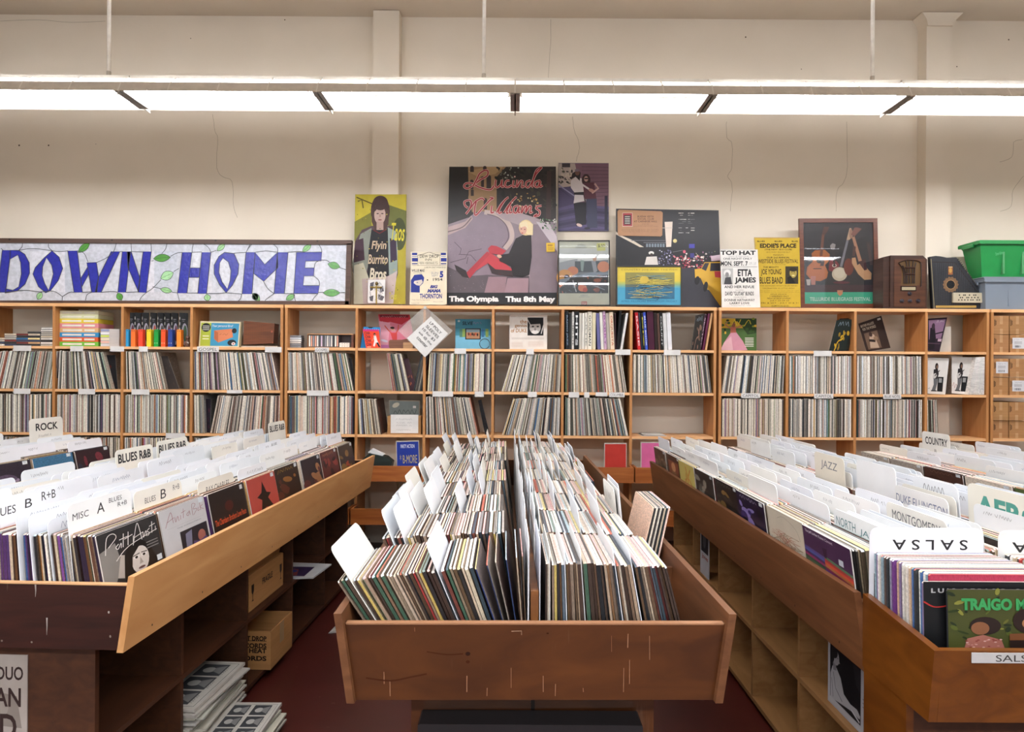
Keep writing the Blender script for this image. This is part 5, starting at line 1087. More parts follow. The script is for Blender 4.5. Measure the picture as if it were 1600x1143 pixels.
def art_ed(cv):
    cv.z(1170, 330, 7.145); K = '#332c14'
    cv.poly([(58, 290), (550, 292), (575, 1066), (110, 1066)], '#cbac34'); cv.poly([(58, 290), (550, 292), (551, 304), (70, 303), (100, 640), (90, 640)], '#b89a5c')
    for x in (95, 288, 480): cv.text('BLUES', x, 326, x+(84 if x < 400 else 68), 343, K, .015)
    cv.text("EDDIE'S PLACE", 124, 358, 530, 408, K, .025); cv.text('(THE NEW 1815 CLUB)', 178, 418, 480, 438, K, .01); cv.text('1815 WEST ROOSEVELT', 195, 448, 462, 464, '#7a6420'); cv.text('PRESENTS', 272, 480, 388, 496, '#5a4a1a'); cv.text('OUR 2nd ANNUAL', 200, 506, 458, 526, K, .01); cv.text('WESTSIDE BLUES FESTIVAL', 102, 535, 552, 578, K, .005); cv.text('Featuring', 265, 586, 410, 598, '#7a6420')
    cv.text('THE MIGHTY', 160, 614, 335, 632, K, .01); cv.text('JOE YOUNG', 136, 644, 362, 722, K, .01); cv.text('BLUES BAND', 122, 732, 380, 808, K, .01); cv.rect(408, 614, 552, 810, '#3a3424'); cv.ell(495, 690, 40, 52, '#a89448'); cv.ell(495, 650, 42, 22, '#2c2618'); cv.ell(480, 680, 6, 4, '#2c2618'); cv.ell(508, 680, 6, 4, '#2c2618'); cv.ell(496, 716, 18, 8, '#e0d08c'); cv.poly([(430, 740), (470, 720), (520, 800), (440, 805)], '#1f1b12')
    cv.text("THE HOWLING WOLF'S BLUES BAND", 125, 824, 540, 838, '#5a4a1a'); cv.text('TAILDRAGGER VS. LITTLE WOLF', 150, 852, 510, 866, '#5a4a1a'); cv.text('also guests from the west side all night', 115, 882, 560, 892, '#7a6420'); cv.text('with special guests and friends of the blues', 115, 900, 565, 910, '#7a6420')
    for y, a, b, tx in ((925, 245, 420, 'plus more'), (948, 230, 445, '2 WEEKENDS ONLY'), (972, 205, 470, 'FRIDAY SATURDAY & SUNDAY'), (998, 235, 448, 'JULY 23-24-25'), (1025, 138, 552, 'FRI. & SAT. - JULY 30 & 31'), (1056, 250, 445, 'ADMISSION $3.00')): cv.text(tx, a, y-9, b, y+9, '#4a3e18', .003)
poster('concert_poster', 'yellow poster with black lettering and a small face, beside the brown wood frame', [(1178, 370.5), (1249, 370.8), (1251, 479.5), (1185.4, 479.5)], 5.78, art_ed, bg='#cbac34', k=.08, mat=PRINT)
def art_tb(cv):
    cv.z(1170, 330, 7.145)
    cv.poly([(600, 125), (1378, 120), (1408, 1045), (626, 1048)], '#2b2b31'); cv.poly([(620, 820), (1400, 820), (1404, 905), (622, 905)], '#4a2f36'); cv.poly([(622, 903), (1404, 900), (1408, 1045), (626, 1048)], '#3fbf98')
    cv.poly([(700, 470), (740, 435), (850, 430), (905, 480), (890, 560), (850, 600), (885, 680), (870, 745), (800, 780), (700, 770), (640, 700), (650, 620), (715, 560)], '#c07038'); cv.ell(788, 548, 34, 32, '#201814'); cv.poly([(815, 510), (845, 560), (835, 610), (795, 610)], '#4a2a20'); cv.rect(720, 635, 812, 645, '#3a2018'); cv.poly([(790, 500), (815, 260), (845, 262), (822, 500)], '#7a4a34'); cv.poly([(815, 260), (835, 175), (895, 170), (885, 215), (850, 262)], '#5a342a')
    cv.poly([(900, 560), (930, 530), (985, 560), (1010, 600), (960, 680), (890, 660)], '#8a2c38'); cv.ell(955, 605, 26, 20, '#e0c8b8'); cv.ell(955, 605, 15, 11, '#2a1c1c'); cv.line([(955, 595), (940, 400)], 20, '#3a3434'); cv.poly([(905, 385), (935, 355), (970, 370), (960, 410), (945, 430), (918, 420)], '#a8a09c')
    cv.ell(1012, 700, 85, 78, '#d8c8ac'); cv.ell(1012, 690, 62, 58, '#e4d8c0'); cv.poly([(1015, 615), (1090, 320), (1115, 325), (1042, 620)], '#8a8890'); cv.poly([(1090, 320), (1125, 185), (1145, 190), (1160, 280), (1120, 320)], '#cfae8c'); cv.ell(1140, 250, 20, 55, '#a88068')
    cv.ell(1115, 620, 55, 95, '#7a3424'); cv.poly([(1150, 520), (1190, 515), (1210, 600), (1260, 570), (1300, 540), (1305, 620), (1370, 690), (1365, 760), (1290, 765), (1220, 700), (1150, 580)], '#d2a478'); cv.poly([(1220, 560), (1300, 530), (1320, 650), (1290, 660)], '#4a1f22'); cv.poly([(1150, 290), (1180, 280), (1262, 550), (1225, 560)], '#c08c6c'); cv.poly([(1140, 260), (1180, 180), (1215, 180), (1260, 195), (1180, 280)], '#8a5a4c')
    cv.line([(1180, 390), (1170, 500)], 30, '#5a3a34'); cv.line([(1330, 350), (1370, 600)], 34, '#4a3636'); cv.poly([(640, 760), (690, 758), (685, 825), (650, 825)], '#c8bcb4'); cv.poly([(690, 722), (748, 722), (742, 820), (696, 820)], '#c08070'); cv.ell(1035, 795, 95, 16, '#6a2c38'); cv.poly([(640, 700), (700, 420), (712, 430)], '#3a3a40')
    cv.poly([(985, 880), (1050, 880), (1045, 925), (1015, 945), (990, 920)], '#d8946c'); cv.text('TELLURIDE BLUEGRASS FESTIVAL', 680, 958, 1360, 1000, '#d8efe4', .01)
poster('framed_poster', 'large brown wood-framed poster of guitars and a banjo over a turquoise band', [(1254.5, 348), (1363.5, 347.5), (1366.5, 474.5), (1257, 474.5)], 5.84, art_tb, bg='#2b2b31', frame='#60331f', fw=6.5, glass=True, k=.0)

def radio():
    D = 5.66; z = ZS
    fn = lambda x, y: wallfn(D)(1370+x/6.957, 340+y/6.957)
    t = thing('table_radio', (fn(290, 900).x, D+.1, z), 'dark brown wooden tombstone radio with carved grille and round knobs', 'radio')
    c0 = [fn(*p) for p in ((150, 412), (500, 408), (550, 445), (550, 972), (40, 976), (140, 976))]
    x0, x1 = fn(150, 0).x, fn(550, 0).x; xl = fn(22, 0).x; zt = fn(300, 410).z; zs = fn(0, 450).z
    m = MB(); m.prism([(x0, z), (x1, z), (x1, zs), (x1-.035, zt), (x0, zt)], D, D+.012, '#3b251c')
    m.prism([(x0-.0, z), (x1, z), (x1, zs), (x1-.035, zt), (x0, zt), (x0-.05, zs+.02), (x0-.05, z)], D+.012, D+.2, '#3a2319')
    m.obj('case_body', DARKW, t)
    m = MB(); a, b = fn(190, 0).x, fn(530, 0).x; m.box((a, D-.004, z+.018), (b, D, zt-.03), '#50301f'); m.obj('front_panel', DARKW, t)
    m = MB(); cv = CV(m, lambda x, y: fn(x, y)+Vector((0, -.004, 0)), (0, -1, 0))
    cv.poly(smooth([(235, 490), (255, 470), (450, 470), (472, 490), (470, 700), (430, 735), (270, 735), (262, 700), (268, 600), (235, 500)], 2), '#6b5132')
    m.obj('grille_cloth', PRINT, t)
    m = MB(); g = lambda x, y: fn(x, y)+Vector((0, -.010, 0))
    for pts in ([(232, 495), (275, 560), (288, 640), (288, 715)], [(472, 490), (476, 600), (474, 750)], [(232, 490), (300, 465), (345, 460), (440, 470), (470, 492)], [(310, 465), (322, 560), (325, 715)], [(390, 465), (382, 560), (380, 715)], [(420, 490), (405, 560), (402, 715)], [(275, 520), (305, 600), (308, 715)], [(345, 462), (350, 715)]): m.tube([g(*p) for p in smooth(pts, 3)], .0045, '#2c1a14', 0, 6)
    for y in (545, 615): m.tube([g(300, y), g(405, y)], .007, '#3a2118', 0, 6)
    m.obj('grille', DARKW, t)
    m = MB(); a, b = fn(268, 0).x, fn(422, 0).x; m.box((a-.006, D-.008, fn(0, 795).z), (b+.006, D-.004, fn(0, 742).z), '#2a1812'); m.box((a+.002, D-.0095, fn(0, 785).z), (b-.002, D-.008, fn(0, 752).z), '#b5a988', 0, .003); m.obj('dial', PRINT, t)
    for x, y in ((352, 825), (268, 905), (356, 905), (445, 905)):
        m = MB(); m.lathe(fn(x, y)+Vector((0, -.004, 0)), (0, -1, 0), [(.017, 0), (.017, .006), (.012, .010), (.011, .018), (.008, .02)], '#2a2630', 0, 16); m.obj('knob', PLAST, t)
    m = MB(); m.box((x0-.055, D+.002, z-.0005), (x1+.004, D+.2, z+.02), '#2c1a13', 0, .003); m.obj('base', DARKW, t)
radio()
def autoharp():
    D = 5.70; z = ZS; n = (0, -1, 0)
    fn = lambda x, y: wallfn(D)(1370+x/6.957, 340+y/6.957)
    t = thing('autoharp', (fn(840, 900).x, D+.02, z), 'black autoharp standing upright with gold sound hole rosette and cream button bar', 'instrument')
    out = [(578, 395), (640, 386), (700, 392), (760, 405), (865, 402), (1100, 725), (1140, 880), (1120, 972), (610, 972)]
    m = MB(); p = [fn(*q) for q in out]; lo = min(v.z for v in p); m.prism([(v.x, v.z-lo+z) for v in p], D, D+.035, '#23262c', side='#1b1a1c'); m.obj('body', PLAST, t)
    dz = Vector((0, 0, z-lo)); ff = lambda x, y: fn(x, y)+dz
    m = MB(); cv = CV(m, ff, n)
    cv.line([(590, 420), (625, 960)], 6, '#a89a70'); cv.line([(600, 452), (850, 460), (1090, 780)], 7, '#3a3430'); 
    cv.ell(803, 698, 78, 78, '#8a6a4a'); 
    for k in range(14): a = k*2*math.pi/14; cv.ell(803+74*math.cos(a), 698+74*math.sin(a), 13, 13, '#8a6a4a', 0, 8)
    cv.ell(803, 698, 52, 52, '#b08a5c'); cv.ell(803, 698, 45, 45, '#0e0e12')
    cv.rect(776, 500, 824, 590, '#a86a3c'); cv.ell(800, 545, 18, 26, '#d0a050'); cv.rect(782, 502, 820, 514, '#c8b48a'); cv.poly([(640, 925), (1080, 925), (1080, 950), (640, 950)], '#b89a54')
    m.obj('sound_hole_rosette', PRINT, t)
    m = MB()
    for k in range(22):
        x = 640+9*k+6*k; m.tube([ff(min(640+20*k, 1060), 918)+Vector((0, -.004, 0)), ff(640+9.5*k, 462+max(0, 0))+Vector((0, -.004, 0))] if k < 1 else [ff(640+20*k, 918)+Vector((0, -.004, 0)), ff(630+20*k*.98, 465 if 630+20*k < 860 else 465+(630+20*k-860)*1.38)+Vector((0, -.004, 0))], .0006, '#5c5c60', 0, 4)
    tag(m.obj('strings', METAL, t), kind='stuff')
    m = MB(); a = ff(812, 895); b = ff(1140, 790); m.box((a.x, D-.022, a.z), (b.x, D-.004, b.z), '#b9b098', 0, .003); cv = CV(m, lambda x, y: ff(x, y)+Vector((0, -.022, 0)), n)
    for y, xs in ((815, (880, 925, 942, 988, 1035, 1055)), (842, (890, 912, 960, 978, 1012, 1045, 1080)), (868, (872, 905, 937, 970, 1003, 1025, 1070, 1095))):
        for x in xs: cv.ell(x, y, 8, 8, '#1f1c1a', 0, 8)
    m.obj('button_bar', PLAST, t)
    m = MB(); 
    for k in range(16):
        q = ff(880+13.5*k, 425+19*k)+Vector((0, -.002, 0)); m.lathe(q, (0, -1, 0), [(.004, 0), (.004, .012)], '#5c564e', 0, 6)
    tag(m.obj('tuning_pins', METAL, t), kind='stuff')
autoharp()
def tubs():
    z = ZS; X0, X1 = XW(1536, 5.62), XW(1690, 5.62); h = .335
    def tub(X0, X1, Y0, Y1, z, h, tp, col, mat, name, label, handle=False, lid=False):
        t = thing(name, ((X0+X1)/2, (Y0+Y1)/2, z), label, 'storage tub')
        m = MB(); a, b, c_, d = X0+tp, X1-tp, Y0+tp, Y1-tp; th = .004
        o0 = [(a, c_, z), (b, c_, z), (b, d, z), (a, d, z)]; o1 = [(X0, Y0, z+h), (X1, Y0, z+h), (X1, Y1, z+h), (X0, Y1, z+h)]
        i0 = [(a+th, c_+th, z+th), (b-th, c_+th, z+th), (b-th, d-th, z+th), (a+th, d-th, z+th)]; i1 = [(X0+th, Y0+th, z+h), (X1-th, Y0+th, z+h), (X1-th, Y1-th, z+h), (X0+th, Y1-th, z+h)]
        m.add(o0+o1+i0+i1, [(3, 2, 1, 0), (0, 1, 5, 4), (1, 2, 6, 5), (2, 3, 7, 6), (3, 0, 4, 7), (8, 9, 10, 11), (9, 8, 12, 13), (10, 9, 13, 14), (11, 10, 14, 15), (8, 11, 15, 12), (4, 5, 13, 12), (5, 6, 14, 13), (6, 7, 15, 14), (7, 4, 12, 15)], col)
        for k in range(3):
            x = a+(b-a)*(k+1)/4; m.box((x-.008, Y0+tp*.3, z+.03), (x+.008, Y0+tp*1.05, z+h*.8), mix(col, '#fff', .06)) if not lid else None
        m.obj('tub_body', mat, t)
        m = MB(); r = .018
        m.box((X0-r, Y0-r, z+h-.03), (X1+r, Y0, z+h), col, 0, .005); m.box((X0-r, Y1, z+h-.03), (X1+r, Y1+r, z+h), col, 0, .005); m.box((X0-r, Y0, z+h-.03), (X0, Y1, z+h), col); m.box((X1, Y0, z+h-.03), (X1+r, Y1, z+h), col)
        m.obj('rim', mat, t)
        m = MB()
        m.box((X0-r-.012, (Y0+Y1)/2-.07, z+h-.05), (X0-r, (Y0+Y1)/2+.07, z+h-.02), col, 0, .004); m.obj('handle', mat, t)
        return t
    t = tub(X0+.02, X1, 5.63, 5.885, z, .255, .012, '#aab2ba', TOTE, 'clear_tub', 'clear grey plastic storage tub with papers inside, under the green one')
    for i in range(9):
        x = X0+.05+.05*i; m = MB(); m.hexa([(x, 5.66, z+.006), (x+.045, 5.66, z+.006), (x+.045, 5.85, z+.006), (x, 5.85, z+.006), (x+.01, 5.66, z+.17+U(0, .04)), (x+.05, 5.66, z+.17), (x+.05, 5.85, z+.18), (x+.01, 5.85, z+.17)], jit('#9fb0bd', .15)); m.obj('paper_bundle', PRINT, t)
    m = MB(); m.box((X0-.002, 5.618, z+.2555), (X1+.02, 5.90, z+.268), '#b9c0c4', 0, .004); m.obj('lid', TOTE, t)
    t = tub(XW(1545, 5.5)+.02, XW(1690, 5.5), 5.64, 5.88, z+.2695, .30, .045, '#1d8a45', PLAST, 'green_tub', 'green plastic storage tub with a flared rim on top of the clear tub')
    m = MB(); cv = CV(m, wallfn(5.625), (0, -1, 0)); cv.text('Sterilite', 1555, 393, 1567, 398, '#5fae78', 0, .2, rot=-12)
    m.obj('embossed_mark', PLAST, t)
tubs()
# ---------------------------------------------------------------- browsing bins
def bin_unit(name, label, cx, cy, phi, L, hwb, hwt, mats, base=True, uprights=None, zmid=.356, ztop_side=.90, ztop_end=.87, zbot=.68, hwbase=.37, bt0=.06, rimc='#a87a58', divider=.93, marks=None):
    """mats: end, side, base, divider"""
    M = Matrix.Translation((cx, cy, 0)) @ Matrix.Rotation(-phi, 4, 'Z'); M3 = Matrix.Rotation(-phi, 4, 'Z')
    t = thing(name, (cx, cy, 0), label, 'record bin'); t['_loc'] = (0, 0, 0); t.location = (0, 0, 0)
    pl = Vector((cx, cy, 0)); t.location = pl; t['_loc'] = tuple(pl)
    th = .019; sl = (hwt-hwb)/(ztop_side-zbot)
    def off(z): return hwb+(z-zbot)*sl
    for sg in (-1, 1):
        m = MB(M); e = .018
        p = lambda s, tt, z: (sg*s, tt, z)
        q = [p(hwb, -e, zbot), p(hwb+th, -e, zbot), p(hwb+th, L+e, zbot), p(hwb, L+e, zbot), p(off(ztop_side), -e, ztop_side), p(off(ztop_side)+th, -e, ztop_side), p(off(ztop_side)+th, L+e, ztop_side), p(off(ztop_side), L+e, ztop_side)]
        m.hexa(q)
        for tt in [.12+.31*i for i in range(int(L/.31))]:
            for z in (zbot+.03,):
                s_ = off(z)+th; m.add([p(s_+.0005, tt-.003, z-.003), p(s_+.0005, tt+.003, z-.003), p(s_+.0005, tt+.003, z+.003), p(s_+.0005, tt-.003, z+.003)], [(0, 1, 2, 3)], '#221208', 1)
        m.obj('side_panel', [mats[1], DARKW], t)
    for tt in (0, L-th):
        m = MB(M); m.prism([(-hwb, zbot), (hwb, zbot), (off(ztop_end), ztop_end), (-off(ztop_end), ztop_end)], tt, tt+th)
        m.box((-off(ztop_end)+.003, tt-.0004, ztop_end-.003), (off(ztop_end)-.003, tt+th+.0004, ztop_end+.0006), rimc, 1)
        if tt == 0 and marks:
            cv = CV(m, lambda u, v: M @ Vector((u, -.0002, v)), M.to_3x3() @ Vector((0, -1, 0)), 1); marks(cv)
        m.obj('end_panel', [mats[0], PRINT], t)
    m = MB(M); m.box((-hwb, th, zbot), (hwb, L-th, zbot+.012)); m.obj('bin_floor', mats[1], t)
    if divider:
        m = MB(M); m.box((-.010, th+.045, zbot+.012), (.010, L-th-.03, divider)); m.obj('centre_divider', mats[3], t)
    if base:
        ups = uprights or []
        m = MB(M); m.box((-hwbase, bt0, 0), (hwbase, bt0+.019, zbot)); m.obj('base_end', mats[2], t)
        m = MB(M); m.box((-hwbase, L-bt0-.019, 0), (hwbase, L-bt0, zbot)); m.obj('base_end', mats[2], t)
        m = MB(M); m.box((-.009, bt0+.02, .03), (.009, L-bt0-.02, zbot)); m.obj('base_back', mats[2], t)
        for z in (.05, zmid):
            for sg in (-1, 1):
                m = MB(M); m.box((sg*.010, bt0+.02, z-.018), (sg*hwbase, L-bt0-.02, z)); m.obj('base_shelf', mats[2], t)
        for sg in (-1, 1):
            m = MB(M); m.box((sg*(hwbase-.04), bt0+.02, 0), (sg*(hwbase-.022), L-bt0-.02, .032)); m.obj('kick_board', mats[2], t)
            for u in ups:
                for z0, z1 in ((.05, zmid-.018), (zmid, zbot-.001)):
                    m = MB(M); m.box((sg*.010, u-.009, z0), (sg*(hwbase-.002), u+.009, z1)); m.obj('base_upright', mats[2], t)
    return t, M
Z0 = .694
binrec = 0; bin_stuff = MB(); cards_made = 0
TINT_ALL = SP_D
def vscale(fn, k): return lambda u, v: fn(u, v*k)
def rec(M, s, t, lean, th, label=None, group=None, art=None, side=1, H=.313, cf=None, ct=None, cs=None, force=False, z=Z0, mat=None):
    global binrec
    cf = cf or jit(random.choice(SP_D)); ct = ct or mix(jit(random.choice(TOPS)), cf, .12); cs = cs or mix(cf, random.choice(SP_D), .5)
    lift = th*math.sin(-lean) if lean < 0 else 0
    if label and (binrec < 270 or art):
        m = MB(M); sleeve(m, s, t, z+lift, lean, th, H, .311, cf, ct, cs)
        if art:
            fn, n = sleeve_frame(M, s, t, z+lift, lean, th, side, H, .311); art(CV(m, vscale(fn, .58 if side > 0 else .44), n))
        o = m.obj('record_album' if art else 'record', mat or (GLOSS if art else SLEEVE)); binrec += 0 if art else 1
        return tag(o, label, 'album' if art else 'record', group)
    sleeve(bin_stuff, s, t, z+lift, lean, th, H, .311, mix(cf, '#000', 0), ct, cs) if M is None else None
    m = MB(M); sleeve(m, s, t, z+lift, lean, th, H, .311, cf, ct, cs)
    if art:
        fn, n = sleeve_frame(M, s, t, z+lift, lean, th, side, H, .311); art(CV(m, vscale(fn, .58 if side > 0 else .44), n))
    o = len(bin_stuff.v); bin_stuff.v += m.v; bin_stuff.f += [tuple(o+j for j in f) for f in m.f]; bin_stuff.c += m.c; bin_stuff.m += m.m
def card(M, s, t, lean, label, group, H=.375, W=.31, lines=(), side=1, col=None, z=Z0, mat=None, u0=0, blockt=None, cat='divider card'):
    th = .0022; ca, sa = math.cos(lean), math.sin(lean); r = .022; lift = th*abs(sa) if lean < 0 else 0
    out = []
    for cx_, cy_, a0 in ((r, H-r, 180), (W-r, H-r, 90)):
        for k in range(5):
            a = math.radians(a0-90*k/4); out.append((cx_+r*math.cos(a), cy_+r*math.sin(a)))
    out = [(0, 0)]+out+[(W, 0)]
    def q(a, b, d): return (s-b*sa+a*ca, t+d, z+lift+b*ca+a*sa)
    n = len(out); vs = [q(0, b, d) for d, b in out]+[q(th, b, d) for d, b in out]
    m = MB(M); m.add(vs, [tuple(range(n)), tuple(range(2*n-1, n-1, -1))]+[(i, i+n, (i+1) % n+n, (i+1) % n) for i in range(n)], col or jit(random.choice(['#eef1f5', '#f0f0ee', '#e6ebf0', '#f4f5f6', '#ebe8de', '#eef1f5']), .02))
    if lines:
        fn, nn = sleeve_frame(M, s, t, z+lift, lean, th, side, H, W); cv = CV(m, fn, nn)
        for (tx, u_0, v_0, u_1, v_1, cc, b_, sh) in lines:
            if tx is None: cv.scrib(u_0, v_0/H, u_1, v_1/H, cc)
            else: cv.text(tx, u_0, v_0/H, u_1, v_1/H, cc, b_, sh)
    return tag(m.obj('divider_card', mat or CARDM), label, cat, group)
def lc(fn_list): return fn_list
def nm_row(k): return ['front', 'second', 'third', 'fourth', 'fifth', 'sixth', 'seventh', 'eighth', 'ninth'][k]

def marksC(cv):
    for x, y0, y1 in ((-.36, .69, .73), (-.375, .72, .75), (-.17, .70, .74), (-.12, .69, .71), (-.06, .71, .76), (.02, .70, .74), (.05, .69, .72), (.22, .70, .76), (.235, .72, .78), (.285, .78, .84), (.19, .80, .84), (.23, .81, .845), (-.30, .85, .86), (.12, .70, .71)): cv.line([(x, y0), (x+U(-.001, .001), y1)], U(.0008, .0022), '#a8795a')
    cv.line(smooth([(-.42, .735), (-.36, .728), (-.31, .737), (-.27, .745)], 4), .004, '#4a2410'); cv.line(smooth([(-.27, .80), (-.22, .793), (-.18, .795)], 4), .003, '#4a2410'); cv.ell(-.168, .795, .006, .005, '#2c140a'); cv.ell(-.168, .775, .005, .004, '#4a2410')
    cv.line([(-.06, .851), (-.035, .852), (-.035, .842)], .002, '#b08a70'); cv.ell(.03, .846, .003, .002, '#3a1c0e')
def marksL(cv):
    for x, y0, y1 in ((-.02+.0, .85, .867), (.02, .835, .866), (.07, .82, .866), (.078, .83, .86), (.19, .83, .866), (.03, .735, .79), (.225, .72, .77), (.02, .80, .815)): cv.line([(x, y1), (x+U(-.002, .002), (y0+y1)/2), (x, y0)], [.005, .003, .001], '#a89c94')
    cv.ell(-.03, .695, .012, .006, '#c8c0b8'); cv.ell(.09, .70, .003, .003, '#8a7a70'); cv.ell(.18, .698, .003, .003, '#8a7a70'); cv.ell(.41, .79, .003, .004, '#a89c94'); cv.ell(.415, .72, .003, .004, '#8a7a70')
# ===== centre bin
C_T, C_M = bin_unit('record_bin', 'reddish brown varnished record bin in the middle, splayed sides and scuffed end panel', .055, 1.70, -.0145, 3.12, .445, .478,
                    (BROWN, BROWNS, BROWN, DIVW), True, [.6, 1.15, 1.7, 2.25, 2.8], hwbase=.325, bt0=.13, marks=marksC)
m = MB(C_M); m.box((-.005, .1285, .02), (.005, .1299, .675), '#1c0f08'); m.obj('base_joint', DARKW, C_T)
PIT = .336
CL = [(20, 'white')]
def half(M, row, s0, s1, l0, l1, tavg, t0, desc, indiv, group, ncards=0, cardH=.375, side=1, lines=True, outer=None, palT=None, palF=None, cardlabel=None, cl_positions=None, cgroup=None, wob=.006, zH=None, outer_side=None):
    """fill one half-row; returns list of (s,lean,th)"""
    F_ = fan(s0, s1, rad(l0), rad(l1), tavg, .313); N = len(F_)
    cp = set(cl_positions) if cl_positions is not None else set(random.sample(range(1, max(2, N-1)), min(ncards, max(0, N-2))))
    idx = 0; cidx = 0
    for i, (s, a, th) in enumerate(F_):
        tt = t0+U(-wob, wob)
        if i in cp:
            cidx += 1
            ln = []
            if lines:
                g = random.choice(['#4a4c52', '#5a6a8a', '#3c3c40', '#6a6e78']); u_ = U(.06, .4); v_ = U(.012, .022)
                if R() < .8: ln = [(None, u_, v_, u_+U(.2, .42), v_+U(.009, .014), g, 0, .25)]
            card(M, s, tt-.002, a, cardlabel % ordn(cidx) if cardlabel else desc, cgroup or group+' dividers', H=cardH+U(-.012, .014), lines=ln, side=side)
            continue
        idx += 1
        cf = jit(random.choice(palF or SP_D)); H = (zH or .313)*U(.99, 1.01)
        last = (i == N-1 and side > 0) or (i == 0 and side < 0)
        art = outer if last else None
        lb = None
        if indiv:
            lb = '%s record, %s from left in the %s' % (cname(cf), ordn(idx), desc)
        rec(M, s, tt, a, th, lb, group, art, side, H, cf, ct=mix(jit(random.choice(palT or TOPS)), cf, .1))
    return F_
for k in range(9):
    t0 = .068+PIT*k
    v = (k % 3)
    l0, l1 = ((34, 11) if k == 0 else (U(22, 30), U(6, 12))); b0 = -.334 if k == 0 else -.335
    half(C_M, k, b0-.005*0, -.055 if k == 0 else -.03, l0, l1+8*(k == 0), .0078, t0, '%s left row, middle bin' % nm_row(k), k < 3, 'records in the middle bin', ncards=0 if k == 0 else 4, cardH=.395,
         cl_positions=[3, 26] if k == 0 else ([3, 7] if k == 1 else ([2, 5, 9, 14, 24] if k == 2 else None)), side=-1, lines=False,
         cardlabel='white divider card, %s from left in the ' + '%s left row, middle bin' % nm_row(k), cgroup='divider cards in the middle bin')
    if k == 0:
        # loose dark blue and black sleeves fanned against the divider
        for j, (s, a, cc) in enumerate([(-.048, 20, '#22305c'), (-.040, 16, '#1d2848'), (-.033, 13, '#8a8278'), (-.027, 9, '#2a3a5c'), (-.021, 5, '#b9a68e'), (-.016, 3, '#6e5844')]):
            rec(C_M, s, t0+.012*j, rad(a), .003, '%s record, %s from left in the loose fan by the middle divider' % (cname(cc), ordn(j+1)), 'loose sleeves by the middle divider', cf=cc)
    for j, s_ in enumerate((-.0165, .0125)):
        card(C_M, s_, t0-.0, 0, 'white upright divider card against the %s side of the middle divider, %s row' % (('left', 'right')[j], nm_row(k)), 'divider cards in the middle bin', H=.365+.02*(k % 3), W=.28)
    r0, r1 = (.028, .425)
    half(C_M, k, r0, .42 if k == 0 else .40, 0 if k == 0 else 3, 15 if k == 0 else U(12, 18), .0082, t0-(.012 if k == 0 else 0), '%s right row, middle bin' % nm_row(k), k < 3, 'records in the middle bin', ncards=4, cardH=.39 if k else .35, side=1, lines=False,
         cl_positions=[2, 8, 15, 27, 33] if k == 0 else ([2, 20, 30] if k == 1 else None),
         cardlabel='white divider card, %s from left in the ' + '%s right row, middle bin' % nm_row(k), cgroup='divider cards in the middle bin')
# outer group on the right that leans the other way (second and third rows)
for j in range(9):
    cc = ['#d8b8a0', '#2a2a2c', '#e0d4c0', '#3a3634', '#c8c0b0', '#242426', '#b8a890', '#1f2a2c', '#e4c4b4'][j]
    s = .383+.0075*j
    rec(C_M, s-.02, .068+PIT*1.75, rad(-13+j*.1), .0055, '%s record tipped outward, %s from left at the middle bin right rim' % (cname(cc), ordn(j+1)), 'records tipped outward in the middle bin', cf=cc, cs=cc, z=Z0+.03)
for j, (s, H) in enumerate(((.372, .40), (.362, .395), (.385, .405))):
    card(C_M, s-.02, .09+PIT*(1.62+.12*j), rad(6), 'tall white lettered card, %s of three at the middle bin right rim' % ordn(j+1), 'tall lettered cards in the middle bin', H=H, W=.27,
         lines=[(None, .12, .03, .85, .055, '#6a4a4e', .0, .1)], side=-1 if j else 1)
m = MB(C_M); m.box((.36, .52, Z0-.001), (.47, .535, .86)); m.obj('bin_crosspiece', BROWNS, C_T)

